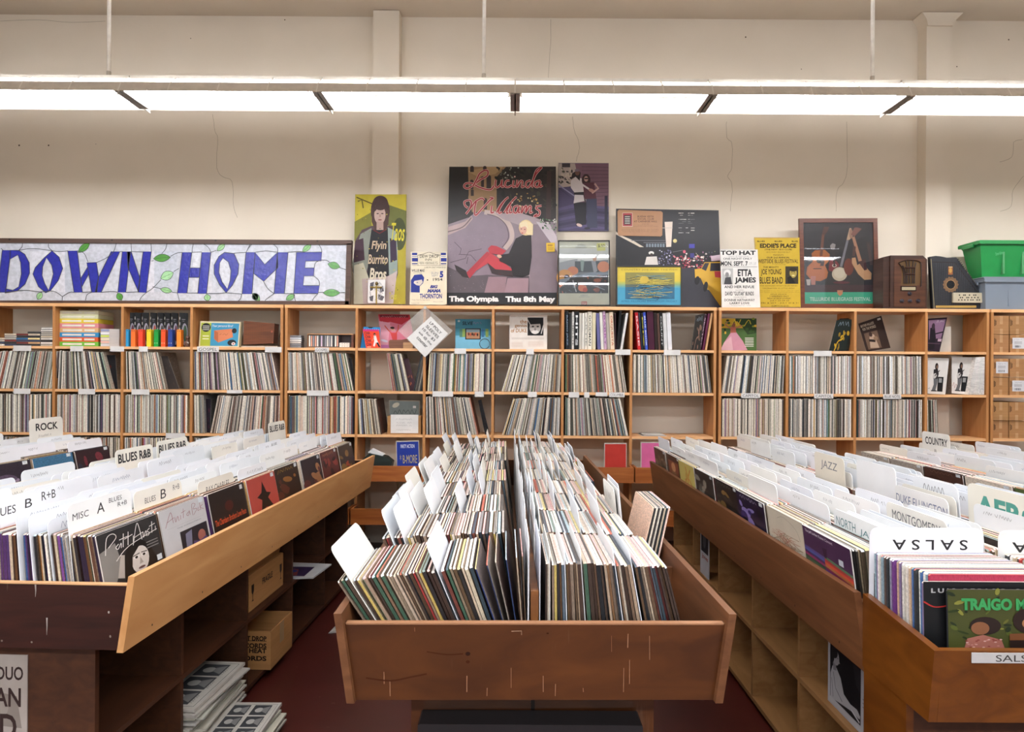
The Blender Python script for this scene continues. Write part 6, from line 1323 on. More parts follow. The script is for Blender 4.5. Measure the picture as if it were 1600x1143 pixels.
# ===== left bin L1
L_T, L_M = bin_unit('record_bin', 'left record bin with a black painted end and pale plywood side, cubbies beneath', -1.585, 2.0, .041, 2.77, .445, .478,
                    (BLACKW, TAN, BASED, DIVW), True, [.56, 1.12, 1.68, 2.22], hwbase=.33, bt0=.06, marks=marksL, rimc='#d8a878')
def t3(cv, tx, x0, y0, x1, y1, col, b=.0, sh=0): cv.text(tx, x0, y0, x1, y1, col, b, sh)
def a_patti(cv):
    cv.rect(0, 0, 1, 1, '#2d2c2d'); cv.poly([(0, .3), (.25, .22), (.3, .6), (.1, 1), (0, 1)], '#8a8680')
    cv.poly([(.32, 1), (.3, .7), (.4, .4), (.6, .3), (.78, .42), (.86, .7), (.95, 1)], '#151313'); cv.ell(.6, .66, .15, .23, '#d4cbc2', 8); cv.poly([(.38, .5), (.52, .38), (.7, .36), (.6, .44), (.48, .56), (.42, .9)], '#151313')
    cv.ell(.54, .6, .05, .022, '#e8e4e0'); cv.ell(.67, .6, .05, .022, '#e8e4e0'); cv.ell(.54, .6, .025, .022, '#1c1816'); cv.ell(.67, .6, .025, .022, '#1c1816'); cv.line([(.48, .565), (.6, .55)], .014, '#2a2422'); cv.line([(.63, .55), (.73, .565)], .014, '#2a2422'); cv.poly([(.6, .62), (.64, .73), (.57, .74)], '#b0a69c'); cv.ell(.6, .8, .06, .022, '#6a4a48')
    cv.poly([(.2, .8), (.3, .45), (.36, .48), (.3, .85)], '#b8aea4')
    W_ = '#e4e0da'
    for p in ([(.08, .36), (.14, .1), (.24, .06), (.28, .14), (.14, .26)], [(.3, .26), (.25, .3), (.28, .34), (.34, .26), (.33, .34)], [(.4, .12), (.36, .34)], [(.32, .2), (.46, .19)], [(.48, .12), (.44, .34)], [(.4, .22), (.54, .19)], [(.55, .22), (.53, .33)],
              [(.52, .38), (.62, .08), (.66, .06), (.68, .34)], [(.56, .26), (.72, .22)], [(.72, .22), (.71, .32), (.77, .22), (.77, .32)], [(.84, .2), (.79, .24), (.83, .28), (.79, .32)], [(.9, .1), (.87, .3)], [(.84, .17), (.95, .15)], [(.95, .2), (.94, .28)], [(.22, .52), (.45, .36), (.97, .26)]): cv.line(smooth(p, 4), .011, W_)
    for i in range(3): cv.rect(.74, .42+.05*i, .95, .435+.05*i, '#8a8886')
    cv.rect(.88, .72, .97, .82, '#d8e0e4')
def a_anita(cv):
    cv.rect(0, 0, 1, 1, '#c6c5c6'); R_ = '#8c3440'
    for p in ([(.08, .34), (.2, .12), (.24, .1), (.25, .3)], [(.12, .25), (.28, .2)], [(.3, .2), (.3, .3), (.36, .2), (.37, .3)], [(.42, .2), (.41, .29)], [(.5, .1), (.47, .28)], [(.44, .17), (.54, .15)], [(.6, .2), (.55, .24), (.59, .27), (.62, .18), (.63, .27)],
              [(.68, .3), (.7, .08), (.78, .1), (.71, .18), (.8, .2), (.7, .3)], [(.84, .18), (.81, .25), (.86, .24)], [(.88, .06), (.88, .26)], [(.95, .16), (.88, .2), (.96, .26)]): cv.line(smooth(p, 4), .008, R_)
    cv.rect(.1, .38, .92, .382, '#8a8a8c'); cv.text('THE SONGSTRESS', .3, .42, .85, .445, '#7a7c80'); cv.rect(.34, .52, .96, 1, '#22222c'); cv.poly([(.45, .6), (.6, .56), (.55, .9), (.42, .95)], '#7a7a90'); cv.ell(.8, .76, .09, .12, '#a8685c'); cv.poly([(.6, .8), (.75, .85), (.9, .8), (.95, 1), (.55, 1)], '#5a4a78'); cv.rect(.86, .0, .96, .1, '#d4dde2')
def a_gen(bg, cols, title=None, tc='#ddd', kind=0):
    def f(cv):
        cv.rect(0, 0, 1, 1, bg)
        if kind == 0:
            for i in range(9): cv.ell(U(.1, .9), U(.3, .95), U(.05, .2), U(.04, .14), random.choice(cols), U(0, 90), 12)
        elif kind == 1:
            cv.rect(.12, .25, .88, .92, cols[0]); cv.ell(.5, .5, .16, .2, cols[-1]); cv.poly([(.2, .92), (.35, .68), (.65, .68), (.82, .92)], mix(cols[-1], '#222', .5))
        elif kind == 2:
            cv.poly([(.5, .15), (.6, .45), (.75, .5), (.62, .6), (.8, .9), (.5, .8), (.3, .95), (.4, .6), (.25, .5), (.42, .42)], cols[0])
        if title == 1: cv.scrib(.12, .07, .8, .15, tc)
        elif title: cv.text(title, .12, .07, .88, .18, tc, .01)
        cv.rect(.84, .02, .95, .12, '#cfd6da')
    return f
def a_orange(cv): cv.rect(0, 0, 1, 1, '#1f1615'); cv.ell(.5, .4, .12, .12, '#4a1a14'); cv.text('The Chambers Brothers Love Peace', .06, .6, .95, .74, '#c8502c', .01, .2); cv.rect(.88, .04, .96, .14, '#d0d0d0')
outL = [a_patti, a_anita, a_orange, a_gen('#b3483e', ['#1c1414'], None, kind=2), a_gen('#2a1a16', ['#8a5a2c', '#5a2a20'], 1, '#c8a04c'), a_gen('#241c26', ['#5a2a30', '#a0704c'], None), a_gen('#5a2a2c', ['#8a3a34', '#2a1c20'], 1, '#c88a5c'), a_gen('#3a2c24', ['#8a6a3c', '#a84a34'], None)]
outlab = ['dark portrait album with white script, outermost in the front row of the left bin', 'pale grey album with red script, outermost in the second row of the left bin', 'dark album with orange lettering, outermost in the left bin third row',
          'red album with a black tree-like figure, outermost in the left bin fourth row', 'brown album with gold title, outermost in the left bin fifth row', 'dark patchy album, outermost in the left bin sixth row', 'maroon album with tan title, outermost in the left bin seventh row', 'mottled brown album, outermost in the farthest row of the left bin']
PALL = ['#2a1c30', '#3a2418', '#1c1820', '#241c1a', '#4a2c5a', '#5a3a20', '#1f2430', '#b9a58c', '#d3c5b2', '#4a3060', '#8a5a2a', '#2a2426', '#c8a060', '#7a4a8a', '#e0d4c4', '#3a2a24', '#a83a34', '#2f4a78', '#c8b8a4', '#1f1d1f', '#6a5a4c', '#8a8a8c', '#5a3a2a', '#d8d0c4']
def special(M, cx, cy, phi, k, xpx, ztop, lines, side, label, group, W=.31, col=None, left_is_near=True, H_extra=0, lean=6, tofs=0):
    t0 = .03+PIT*k+tofs if True else 0
    tt = t0 if left_is_near else t0+W-.0
    Y = cy+tt
    X = (xpx-CX)*Y/F
    s = (X-cx)-math.sin(phi)*tt
    s = max(-.40, min(.37, s))
    H = ztop-Z0; s_base = s+H*math.sin(rad(lean))
    return card(M, s_base, t0, rad(lean), label, group, H=H, W=W, lines=lines, side=side, col=col)
for k in range(8):
    t0 = .03+PIT*k
    lo = [a_patti, a_anita][k] if k < 2 else outL[k]
    # right half, facing the aisle
    endl = [.405, .40, .405, .41, .40, .41, .405, .41][k]
    F_ = half(L_M, k, .03, endl, 2, 11, .0085, t0, '%s aisle row, left bin' % nm_row(k), k == 0, 'records in the left bin', cl_positions=[[12, 17, 25], [6, 13, 19, 25], [5, 10, 18, 26, 32], [3, 9, 15, 21, 30], [4, 12, 19, 25, 33], [5, 11, 17, 28], [4, 9, 20, 30], [3, 12, 22, 30, 35]][k],
              cardH=.362+(.01 if k > 2 else 0), side=1, palF=PALL, cardlabel='white divider card, %s from left in the ' + '%s aisle row, left bin' % nm_row(k), cgroup='divider cards in the left bin')
    rec(L_M, endl+.0025, t0, rad(11.5), .004, outlab[k], None, lo, 1, cf='#d8d0c8', ct='#e8e2d8', cs='#2a2524')
    half(L_M, k, -.40, -.03, 4, 8, .0088, t0, '%s far-side row, left bin' % nm_row(k), False, 'records in the left bin', ncards=6, cardH=.385, side=1, cardlabel='white divider card, %s from left in the ' + '%s far-side row, left bin' % nm_row(k), cgroup='divider cards in the left bin')
sp = lambda *a, **kw: special(L_M, -1.585, 2.0, .041, *a, **kw)
K_ = '#2c2c2e'
sp(0, 108, 1.093, [('MISC', .06, .03, .3, .05, '#4a4a4e', 0, .1), ('A', .42, .02, .54, .052, '#2c2c2e', 0, .1), ('BLUES', .62, .015, .84, .03, '#4a4a4e', 0, .1), ('R+B', .76, .036, .92, .05, '#4a4a4e', 0, .1)], 1, 'white card hand-lettered MISC A BLUES R+B in the left bin front row', None)
sp(0, -25, 1.10, [('BLUES', .05, .03, .38, .055, K_, 0, .1), ('B', .5, .022, .6, .05, K_, 0, .1), ('R+B', .74, .012, .95, .04, K_, 0, .1)], 1, 'white card hand-lettered BLUES B R+B cut by the left photo edge', None)
sp(1, 211, 1.07, [('BLUES', .2, .03, .42, .05, '#4a4a4e', 0, .1), ('B', .52, .018, .64, .052, '#2c2c2e', 0, .1), ('R+B', .8, .015, .95, .035, '#5a5a5e', 0, .1)], 1, 'white card hand-lettered BLUES B R+B behind the red-script album', None)
sp(2, 311, 1.05, [('RAY CHARLES', .2, .028, .85, .055, '#2c2c2e', .0, .1)], 1, 'cream card with a hand-lettered singer name in the left bin third row', None, col='#e4dfd2')
def sign_card(k, x, ztop, txt2, label, **kw):
    ln = [('BLUES R&B', .06, .02, .94, .062, '#1d1d1f', .015, 0)]
    if txt2 == 'C': ln += [('C', .58, .075, .66, .12, '#3a3a3c', 0, .1), ('BLUES', .76, .075, .95, .09, '#4a4a4c', 0, .1), ('R+B', .8, .1, .93, .113, '#4a4a4c', 0, .1)]
    elif txt2: ln.append((txt2, .2, .08, .88, .105, '#4a4a4c', 0, .1))
    sp(k, x, ztop, ln, 1, label, None, col='#eeebdf', lean=4, **kw)
sign_card(3, 178, 1.13, 'C', 'tall cream sign card printed BLUES R&B, nearest of the three in the left bin', W=.29)
sign_card(4, 243, 1.135, 'FATS DOMINO', 'tall cream sign card printed BLUES R&B with a handwritten pianist name below', W=.29)
sign_card(7, 419, 1.15, '', 'tall sign card printed BLUES R&B, farthest back in the left bin', W=.28)
0 and sp(1, 290, 1.045, [('D', .5, .02, .6, .05, K_, 0, .1)], 1, 'white card with a big handwritten D in the left bin second row', None)
sp(3, 373, 1.05, [(None, .3, .02, .9, .034, '#4a4a4e', 0, .2)], 1, 'white card with thin handwriting above the red tree album', None)
sp(5, 405, 1.09, [('H', .3, .02, .4, .05, K_, 0, .1), ('BLUES', .55, .015, .8, .035, '#555', 0, .1)], 1, 'white card handwritten H BLUES in the left bin sixth row', None, lean=4)
# things under the left bin
bx = -1.25
def fr(M, s, t, z): return M @ Vector((s, t, z))
# FRAGILE carton, upper cubby
t = thing('carton', fr(L_M, .2, 1.4, .357), 'brown carton printed FRAGILE with wine glass marks under the left bin', 'carton')
m = MB(L_M); m.box((.02, 1.20, .3575), (.30, 1.62, .53), '#b08050', 0, .003); m.hexa([(.05, 1.21, .531), (.285, 1.21, .531), (.285, 1.6, .531), (.05, 1.6, .531), (.07, 1.23, .672), (.31, 1.23, .668), (.31, 1.62, .668), (.07, 1.62, .672)], '#9a6e42')
m.obj('carton_body', CARDB, t)
m = MB(); fn = lambda u, v: L_M @ Vector((.3002, 1.20+.42*u, .53-.17*v)); cv = CV(m, fn, L_M.to_3x3() @ Vector((1, 0, 0)))
cv.text('FRAGILE', .36, .32, .66, .5, '#2c2018', .015)
for u in (.1, .92): cv.poly([(u-.035, .3), (u+.035, .3), (u+.03, .5), (u+.006, .58), (u+.006, .72), (u+.03, .76), (u-.03, .76), (u-.006, .72), (u-.006, .58), (u-.03, .5)], '#2c2018')
m.obj('printed_marks', PRINT, t)
# DROP RECORDS HEAT open carton, lower cubby
t = thing('open_carton', fr(L_M, .3, 1.4, .05), 'open-topped brown carton with black printed warning words under the left bin', 'carton')
m = MB(L_M); a0, a1, b0, b1, z0, z1 = .07, .365, 1.30, 1.58, .0515, .235
for q in (((a0, b0, z0), (a1, b0+.005, z1)), ((a0, b1-.005, z0), (a1, b1, z1)), ((a0, b0+.005, z0), (a0+.005, b1-.005, z1)), ((a1-.005, b0+.005, z0), (a1, b1-.005, z1)), ((a0, b0+.005, z0), (a1, b1-.005, z0+.005))): m.box(q[0], q[1], '#b08050')
m.obj('carton_body', CARDB, t)
m = MB(); fn = lambda u, v: L_M @ Vector((a0+(a1-a0)*u, b0, z1-(z1-z0)*v)); cv = CV(m, fn, L_M.to_3x3() @ Vector((0, -1, 0)))
for i, (tx, y) in enumerate((('DO NOT DROP', .08), ('RECORDS', .27), ('FROM HEAT', .4), ('RECORDS', .6))): cv.text(tx, .3 if i != 1 else .45, y+.04, .93, y+.17, '#2a1c12', .02)
cv.rect(.45, .24, .93, .255, '#2a1c12')
fn = lambda u, v: L_M @ Vector((a1, b0+(b1-b0)*u, z1-(z1-z0)*v)); cv = CV(m, fn, L_M.to_3x3() @ Vector((1, 0, 0))); cv.rect(.4, .0, .6, .55, '#b59368')
m.obj('printed_marks', PRINT, t)
# newspapers
def papers(s0, s1, t0, t1, z, n, desc, tilt=0):
    for i in range(n):
        last = i == n-1; h = .0075 if not last else .012; dx = U(-.015, .02); dy = U(-.02, .02); r = U(-.08, .08)
        R_ = L_M @ Matrix.Translation(((s0+s1)/2+dx, (t0+t1)/2+dy, z)) @ Matrix.Rotation(r, 4, 'Z'); m = MB(R_); a, b = (s1-s0)/2, (t1-t0)/2
        dn = -.02 if tilt else 0
        m.hexa([(-a, -b, 0), (a, -b, dn), (a, b, dn), (-a, b, 0), (-a, -b, h), (a, -b, h+dn), (a, b, h+dn), (-a, b, h)], jit('#c9c4b8', .08))
        if last:
            fn = lambda u, v: R_ @ Vector((a-2*a*v if 0 else -a+2*a*v, -b+2*b*u, h+dn*v)); cv = CV(m, fn, (0, 0, 1)); cv.rect(.03, .03, .97, .97, '#d0ccc2')
            cv.line([(.05, .05), (.95, .05), (.95, .95), (.05, .95)], .008, '#333', True)
            for iu in range(3):
                for iv in range(2):
                    x, y = .08+.29*iu, .1+.42*iv; cv.rect(x, y, x+.26, y+.34, '#45474a'); cv.ell(x+.13, y+.14, .06, .08, '#b8b6b0'); cv.poly([(x+.04, y+.32), (x+.1, y+.2), (x+.18, y+.2), (x+.23, y+.32)], '#8a8a88'); cv.scrib(x+.03, y+.345, x+.2, y+.37, '#222')
        tag(m.obj('newspaper', PRINT), ('top newspaper with rows of photographs on the %s pile under the left bin' if last else '%s newspaper from the floor of the %%s pile under the left bin' % ordn(i+1)) % desc, 'newspaper', 'newspapers piled under the left bin'); z += h+.0008+(.003 if i > n-3 else 0)
papers(.02, .36, .60, 1.02, .0515, 18, 'deeper')
papers(.10, .44, .33+.26, .33+.5, .0515, 11, 'nearer') if 0 else None
papers(.36+.01, .58, .58, .90, .002, 9, 'lower floor')
m = MB(L_M); m.hexa([(.1, 1.70, .357), (.42, 1.74, .357), (.44, 2.0, .357), (.12, 2.02, .357), (.1, 1.70, .365), (.42, 1.74, .365), (.44, 2.0, .365), (.12, 2.02, .365)], '#c9cbcc'); 
fn = lambda u, v: L_M @ Vector((.11+.3*u, 1.73+.25*v, .365)); cv = CV(m, fn, (0, 0, 1)); cv.rect(.1, .1, .85, .8, '#3a2a4c'); cv.poly([(.2, .2), (.7, .15), (.6, .6), (.25, .7)], '#7a3a34'); cv.ell(.5, .45, .12, .12, '#2a3c7a')
tag(m.obj('printed_sheet', PRINT), 'white-bordered colour printed sheet jutting from an upper cubby of the left bin', 'paper')
# show poster on the base end
t = thing('show_poster', fr(L_M, -.1, .055, .3), 'grey poster with partly hidden dark words taped to the left bin base', 'poster')
m = MB(L_M); s1_ = XW(46, 2.055)+1.585-.0; s0_ = s1_-.32
m.box((s0_, .0565, .28), (s1_, .0595, .635), '#b3a9a0'); m.obj('sheet', PRINT, t)
m = MB(); fn = lambda u, v: L_M @ Vector((s0_+(s1_-s0_)*u, .0565, .635-.355*v)); cv = CV(m, fn, L_M.to_3x3() @ Vector((0, -1, 0)))
cv.poly([(.1, .2), (.9, .35), (.95, .62), (.1, .55)], '#8f857c'); cv.ell(.6, .45, .22, .12, '#9c938a')
for tx, a, b, c0_, c1_ in (('COUNTRY DUO', .1, .1, .96, .215), ('DELTA AN', .1, .28, .94, .44), ('BAND', .25, .5, .9, .72), ('FLOOR SHOW', .1, .83, .95, .93)): cv.text(tx, a, b, c0_, c1_, '#3a2a28', .01)
m.obj('lettering', PRINT, t)

# ===== second left bin L2 (rock)
L2_T, L2_M = bin_unit('record_bin', 'far left record bin marked rock, seen over the nearer left bin', -3.02, 2.35, .041, 2.05, .445, .478, (BLACKW, TAN, BASED, DIVW), True, [.5, 1.0, 1.5], hwbase=.33)
for k in range(6):
    t0 = .03+PIT*k
    half(L2_M, k, .03, .40, 3, 11, .009, t0, '%s row, rock bin' % nm_row(k), False, 'records in the rock bin', ncards=4, cardH=.37, side=1, cardlabel='white divider card, %s from left in the ' + '%s aisle row, rock bin' % nm_row(k), cgroup='divider cards in the rock bin')
    g = [('#1c2836', ['#2a6a8a', '#16202c']), ('#14283a', ['#3a8aa8', '#1c2c3c']), ('#2a1a18', ['#8a4a34', '#4a2a24']), ('#2a2430', ['#54485c', '#8a7a90']), ('#3a6a8a', ['#2a1c24', '#3a6a8a']), ('#2c1a20', ['#6a2a34', '#2a2c3a'])][k]
    rec(L2_M, .403, t0, rad(11.5), .004, None, None, a_gen(g[0], g[1]), 1, cf='#d8d0c8')
    half(L2_M, k, -.40, -.03, 4, 8, .010, t0, '%s far row, rock bin' % nm_row(k), False, 'records in the rock bin', ncards=3, cardH=.385, side=1, cardlabel='white divider card, %s from left in the ' + '%s far row, rock bin' % nm_row(k), cgroup='divider cards in the rock bin')
special(L2_M, -3.02, 2.35, .041, 5, 46, 1.19, [('ROCK', .18, .03, .85, .075, '#1d1d1f', .012, 0), (None, .25, .1, .65, .115, '#6a6a6c', 0, .2)], 1, 'tall cream sign card printed ROCK in the far left bin', None, W=.28, col='#efece2', lean=3)

# ===== right bin R1 (jazz)
R_T, R_M = bin_unit('record_bin', 'jazz record bin right of the middle aisle with brown side and open cubbies', 1.425, 1.886, -.010, 2.66, .445, .478,
                    (BROWN, BROWNS, BASET, DIVW), True, [.19, .69, 1.18, 1.67, 2.16], hwbase=.345, bt0=.03)
def a_stripe(cv):
    cv.rect(0, 0, 1, 1, '#4f3350')
    for i, cl in enumerate(['#5a4a86', '#4a5a9a', '#4a2a5a', '#8a2a5a', '#3a4a3c', '#5a6a4c', '#4a3a4c']): cv.poly([(.0, .45+.055*i), (.45, .5+.055*i), (.45, .56+.055*i), (0, .505+.055*i)], cl)
    for i, cl in enumerate(['#5a7a5c', '#a83a3c', '#c84a34', '#a86a3c', '#7a2a4a', '#5a4a9a', '#3a3a7a']): cv.poly([(.45, .46+.06*i), (1, .55+.06*i), (1, .615+.06*i), (.45, .525+.06*i)], cl)
    cv.poly([(.42, .3), (.52, .28), (.5, .5), (.45, .5)], '#3a2438'); cv.text('The Jeff Lorber Fusion Concert', .06, .05, .66, .13, '#d8c8d8', .01); cv.rect(.75, .35, .84, .48, '#d0d4dc')
def a_sketch(cv):
    cv.rect(0, 0, 1, 1, '#d8cdb8'); cv.line([(.02, .02), (.98, .02), (.98, .98), (.02, .98)], .01, '#b8ad98', True)
    for i in range(16): cv.line(smooth([(U(.05, .95), U(.5, .95)) for _ in range(4)], 4), .01, random.choice(['#a8604c', '#8a7a60', '#b88a70']))
    cv.line(smooth([(.3, .2), (.5, .1), (.8, .25), (.9, .5)], 5), .008, '#9a907c')
def a_yel(cv):
    cv.rect(0, 0, 1, 1, '#d4c470')
    for p in ([(.3, .9), (.5, .5), (.45, .15)], [(.5, .9), (.6, .5), (.75, .2)], [(.35, .7), (.6, .6), (.8, .85)]): cv.line(smooth(p, 4), .05, '#cc7a34')
    cv.ell(.5, .5, .1, .14, '#c8a04c')
outR = [a_stripe, a_sketch, a_gen('#241c36', ['#3a2c6a', '#1a1622', '#8a7ab8'], 1, '#b8a8c8'), a_gen('#26211f', ['#3c3532', '#8a6a3c'], 1, '#8a8278'), a_gen('#35322f', ['#5c5850', '#8a8478'], None), a_yel, a_gen('#3a2620', ['#8a4a34', '#c08a60'], None, kind=1), a_gen('#4a3c30', ['#6a5a48', '#8a7a60'], None)]
labR = ['purple album with rainbow stripes, outermost in the front row of the jazz bin', 'cream album with sketched lines, outermost in the second row of the jazz bin', 'dark blue-violet album, outermost in the jazz bin third row', 'blackish album, outermost in the jazz bin fourth row', 'charcoal album, outermost in the jazz bin fifth row', 'yellow album with orange strokes, outermost in the jazz bin sixth row', 'brown portrait album, outermost in the jazz bin seventh row', 'dull brown album, outermost in the farthest row of the jazz bin']
PALR = ['#4a3f30', '#6a5c48', '#2c2722', '#8a7a62', '#b8a888', '#3a3428', '#5a4a3a', '#d8c8a8', '#1f1c1a', '#7a6a5a', '#a8987c']
for k in range(8):
    t0 = .03+PIT*k*.965
    st = [-.436, -.43, -.436, -.428, -.434, -.436, -.43, -.436][k]
    rec(R_M, st-.0065, t0, rad(7.8), .004, labR[k], None, outR[k], -1, cf='#d8d0c8', ct='#e8e2d8', cs='#2a2524')
    half(R_M, k, st, -.035, 7.5, 3, .0085, t0, '%s aisle row, jazz bin' % nm_row(k), k == 0 and False, 'records in the jazz bin', cl_positions=[[14, 22, 30, 36], [10, 18, 26, 33], [5, 12, 20, 27, 35], [6, 12, 18, 25, 30, 37], [3, 8, 16, 24, 34], [3, 7, 14, 22, 30, 36], [4, 10, 20, 30], [3, 12, 22, 30]][k],
         cardH=.37, side=-1, palF=PALR, cardlabel='white divider card, %s from left in the ' + '%s aisle row, jazz bin' % nm_row(k), cgroup='divider cards in the jazz bin')
    half(R_M, k, .03, .42, 4, 10, .0088, t0, '%s far-side row, jazz bin' % nm_row(k), False, 'records in the jazz bin', ncards=6, cardH=.39, side=-1, cardlabel='white divider card, %s from left in the ' + '%s far-side row, jazz bin' % nm_row(k), cgroup='divider cards in the jazz bin')
def spr(k, xr, ztop, lines, label, W=.31, col=None, lean=6):   # xr = photo x of the near (right) top corner
    t0 = .03+PIT*k*.965; Y = 1.886+t0; X = (xr-CX)*Y/F; s = max(-.43, min(.38, X-1.425+.010*t0)); H = ztop-Z0
    card(R_M, s+H*math.sin(rad(lean)), t0, rad(lean), label, None, H=H, W=W, lines=lines, side=-1, col=col)
spr(6, 1203, 1.11, [('JAZZ', .25, .03, .8, .072, '#1d1d1f', .012, 0)], 'white sign card printed JAZZ in the jazz bin', W=.27, col='#e9e9e4')
spr(3, 1319, 1.135, [('JAZZ', .22, .03, .78, .075, '#6a6e74', 0, .1)], 'tall cream card hand-lettered JAZZ in the jazz bin', W=.28, col='#e3dccc', lean=4)
spr(2, 1400, 1.14, [], 'large blank white card standing tallest in the middle of the jazz bin', W=.29, col='#f0f1f2', lean=3)
spr(1, 1482, 1.085, [('DUKE ELLINGTON', .02, .03, .98, .062, '#6a7898', 0, .1)], 'white card hand-lettered in blue with a bandleader name in the jazz bin', lean=5)
spr(1, 1497, 1.13, [(None, .25, .02, .75, .045, '#3a3a3c', 0, .2)], 'white rounded card with small handwriting near the right edge of the jazz bin', W=.25)
spr(0, 1535, 1.075, [('GERRY MULLIGAN', .04, .03, .98, .062, '#5a5c60', 0, .1)], 'white card with a hand-lettered saxophonist name in the jazz bin front row')
spr(0, 1480, 1.085, [('MONTGOMERY', .1, .02, .9, .05, '#5a5c60', 0, .1)], 'white card with a hand-lettered guitarist name in the jazz bin front row')
spr(0, 1432, 1.06, [('JELLY ROLL', .02, .025, .6, .052, '#4a4c50', 0, .1), ('MORTON', .66, .025, .98, .05, '#4a4c50', 0, .1)], 'white card with a hand-lettered pianist name in the jazz bin front row')
spr(0, 1384, 1.062, [('NORTH', .05, .022, .45, .05, '#4a7a80', 0, .1), ('JAZZ', .52, .03, .92, .055, '#5a8a90', 0, .1)], 'white card hand-lettered in teal nearest the rainbow striped album')
spr(4, 1195, 1.03, [('RAMSEY LEWIS', .06, .025, .92, .05, '#4a4c50', 0, .1)], 'white card with dark hand-lettered name above the charcoal album in the jazz bin')
spr(3, 1262, 1.05, [(None, .3, .02, .9, .04, '#555', 0, .2)], 'white card with small grey handwriting in the jazz bin fourth row')
spr(2, 1266, 1.02, [('BOB JAMES', .1, .02, .9, .05, '#6a6c70', 0, .15)], 'grey-white card hand-lettered across in the jazz bin third row', col='#cfcfcc')
spr(0, 1640, 1.14, [('AFRO', .12, .03, .95, .1, '#4f9c8e', .02, 0)], 'big cream card hand-lettered in green at the right photo edge', W=.34, col='#ece8da', lean=3)
# things under the right bin
m = MB(R_M); m.box((-.322, .215, .3575), (-.318, .50, .665), '#b7b6b8')
fn = lambda u, v: R_M @ Vector((-.322, .50-.285*u, .665-.3075*v)); cv = CV(m, fn, R_M.to_3x3() @ Vector((-1, 0, 0)))
cv.rect(.02, .02, .98, .98, '#bdbcc0'); cv.text('JELLY', .02, .16, .3, .23, '#5a4a48', .01); cv.rect(.02, .25, .6, .26, '#888'); cv.rect(.06, .3, .78, .92, '#1c1b1e')
cv.poly([(.07, .92), (.07, .66), (.12, .56), (.22, .55), (.32, .62), (.4, .76), (.55, .8), (.7, .79), (.77, .83), (.76, .87), (.6, .86), (.45, .88), (.3, .9), (.18, .92)], '#b4b2b4')
cv.line([(.14, .62), (.2, .78), (.36, .86)], .012, '#6a686c'); cv.line([(.1, .7), (.14, .9)], .012, '#77757a'); cv.poly([(.13, .5), (.2, .5), (.22, .58), (.14, .6)], '#8a868a')
cv.ell(.2, .44, .085, .085, '#a5a1a4'); cv.poly([(.27, .44), (.305, .475), (.27, .48)], '#a5a1a4'); cv.ell(.165, .4, .085, .06, '#232124', -15); cv.ell(.12, .45, .045, .07, '#232124'); cv.rect(.235, .43, .26, .437, '#2a272a')
cv.poly([(.45, .9), (.78, .86), (.78, .92), (.45, .92)], '#101012'); cv.line([(.58, .85), (.76, .9)], .02, '#d8d6d8')
cv.poly([(.6, .35), (.78, .35), (.78, .6), (.68, .55)], '#2e2c30')
for i in range(3): cv.rect(.82, .62+.04*i, .96, .63+.04*i, '#8a8a8e')
tag(m.obj('magazine', PRINT), 'magazine with a black and white piano player photo under the jazz bin', 'magazine')
m = MB(R_M); m.box((-.34, 1.86, .3575), (-.335, 2.02, .66), '#c9c8cc')
fn = lambda u, v: R_M @ Vector((-.34, 2.02-.16*u, .66-.3*v)); cv = CV(m, fn, R_M.to_3x3() @ Vector((-1, 0, 0))); cv.rect(.1, .03, .95, .58, '#26282e'); cv.text('Jones', .2, .62, .95, .72, '#a84a3a', .01); cv.ell(.5, .3, .2, .2, '#54585e')
tag(m.obj('magazine', PRINT), 'tall dark-fronted magazine with red lettering in the far cubby of the jazz bin', 'magazine')

# ===== second right bin R2 (country)
R2_T, R2_M = bin_unit('record_bin', 'country record bin at the far right behind the jazz bin', 2.66, 2.3, 0.0, 2.04, .445, .478, (BROWN, BROWNS, BASET, DIVW), True, [.5, 1.0, 1.5], hwbase=.345)
outC = [('#6a6048', ['#c84a3c', '#3a7a8a', '#e0c04c', '#8a3a6a']), ('#5a6a3c', ['#c8b8a0', '#a83a34', '#c8a84c', '#2a2a2a']), ('#cfc4b4', ['#2a2836', '#3a3040']), ('#4a3028', ['#6a4438', '#3a241e']), ('#a39a90', ['#6a625a', '#b8b0a6']), ('#b5aca0', ['#4a4440', '#8a8278'])]
for k in range(6):
    t0 = .03+PIT*k*.98
    rec(R2_M, -.4425, t0, rad(7.8), .004, None, None, a_gen(outC[k][0], outC[k][1], ['DAVE FRANK', None, None, 1, None, 1][k], ['#e08a5c', '#ddd', '#ddd', '#7a5c4c', '#555', '#444'][k]), -1, cf='#d8d0c8')
    half(R2_M, k, -.436, -.03, 7.5, 3, .0095, t0, '%s row' % nm_row(k), False, 'records in the country bin', ncards=5, cardH=.365, side=-1, cardlabel='white divider card, %s from left in the ' + '%s aisle row, country bin' % nm_row(k), cgroup='divider cards in the country bin')
    half(R2_M, k, .03, .40, 4, 10, .010, t0, '%s far row' % nm_row(k), False, 'records in the country bin', ncards=4, cardH=.38, side=-1, cardlabel='white divider card, %s from left in the ' + '%s far-side row, country bin' % nm_row(k), cgroup='divider cards in the country bin')
t0 = .03+PIT*5*.98; Y = 2.3+t0; X = (1485-CX)*Y/F
card(R2_M, X-2.66+.02, t0, rad(3), 'tall white sign card printed COUNTRY in the far right bin', None, H=1.14-Z0, W=.27, lines=[('COUNTRY', .12, .03, .92, .075, '#1d1d1f', .01, 0), ('B', .45, .1, .52, .12, '#666', 0, 0)], side=-1, col='#efeee8')
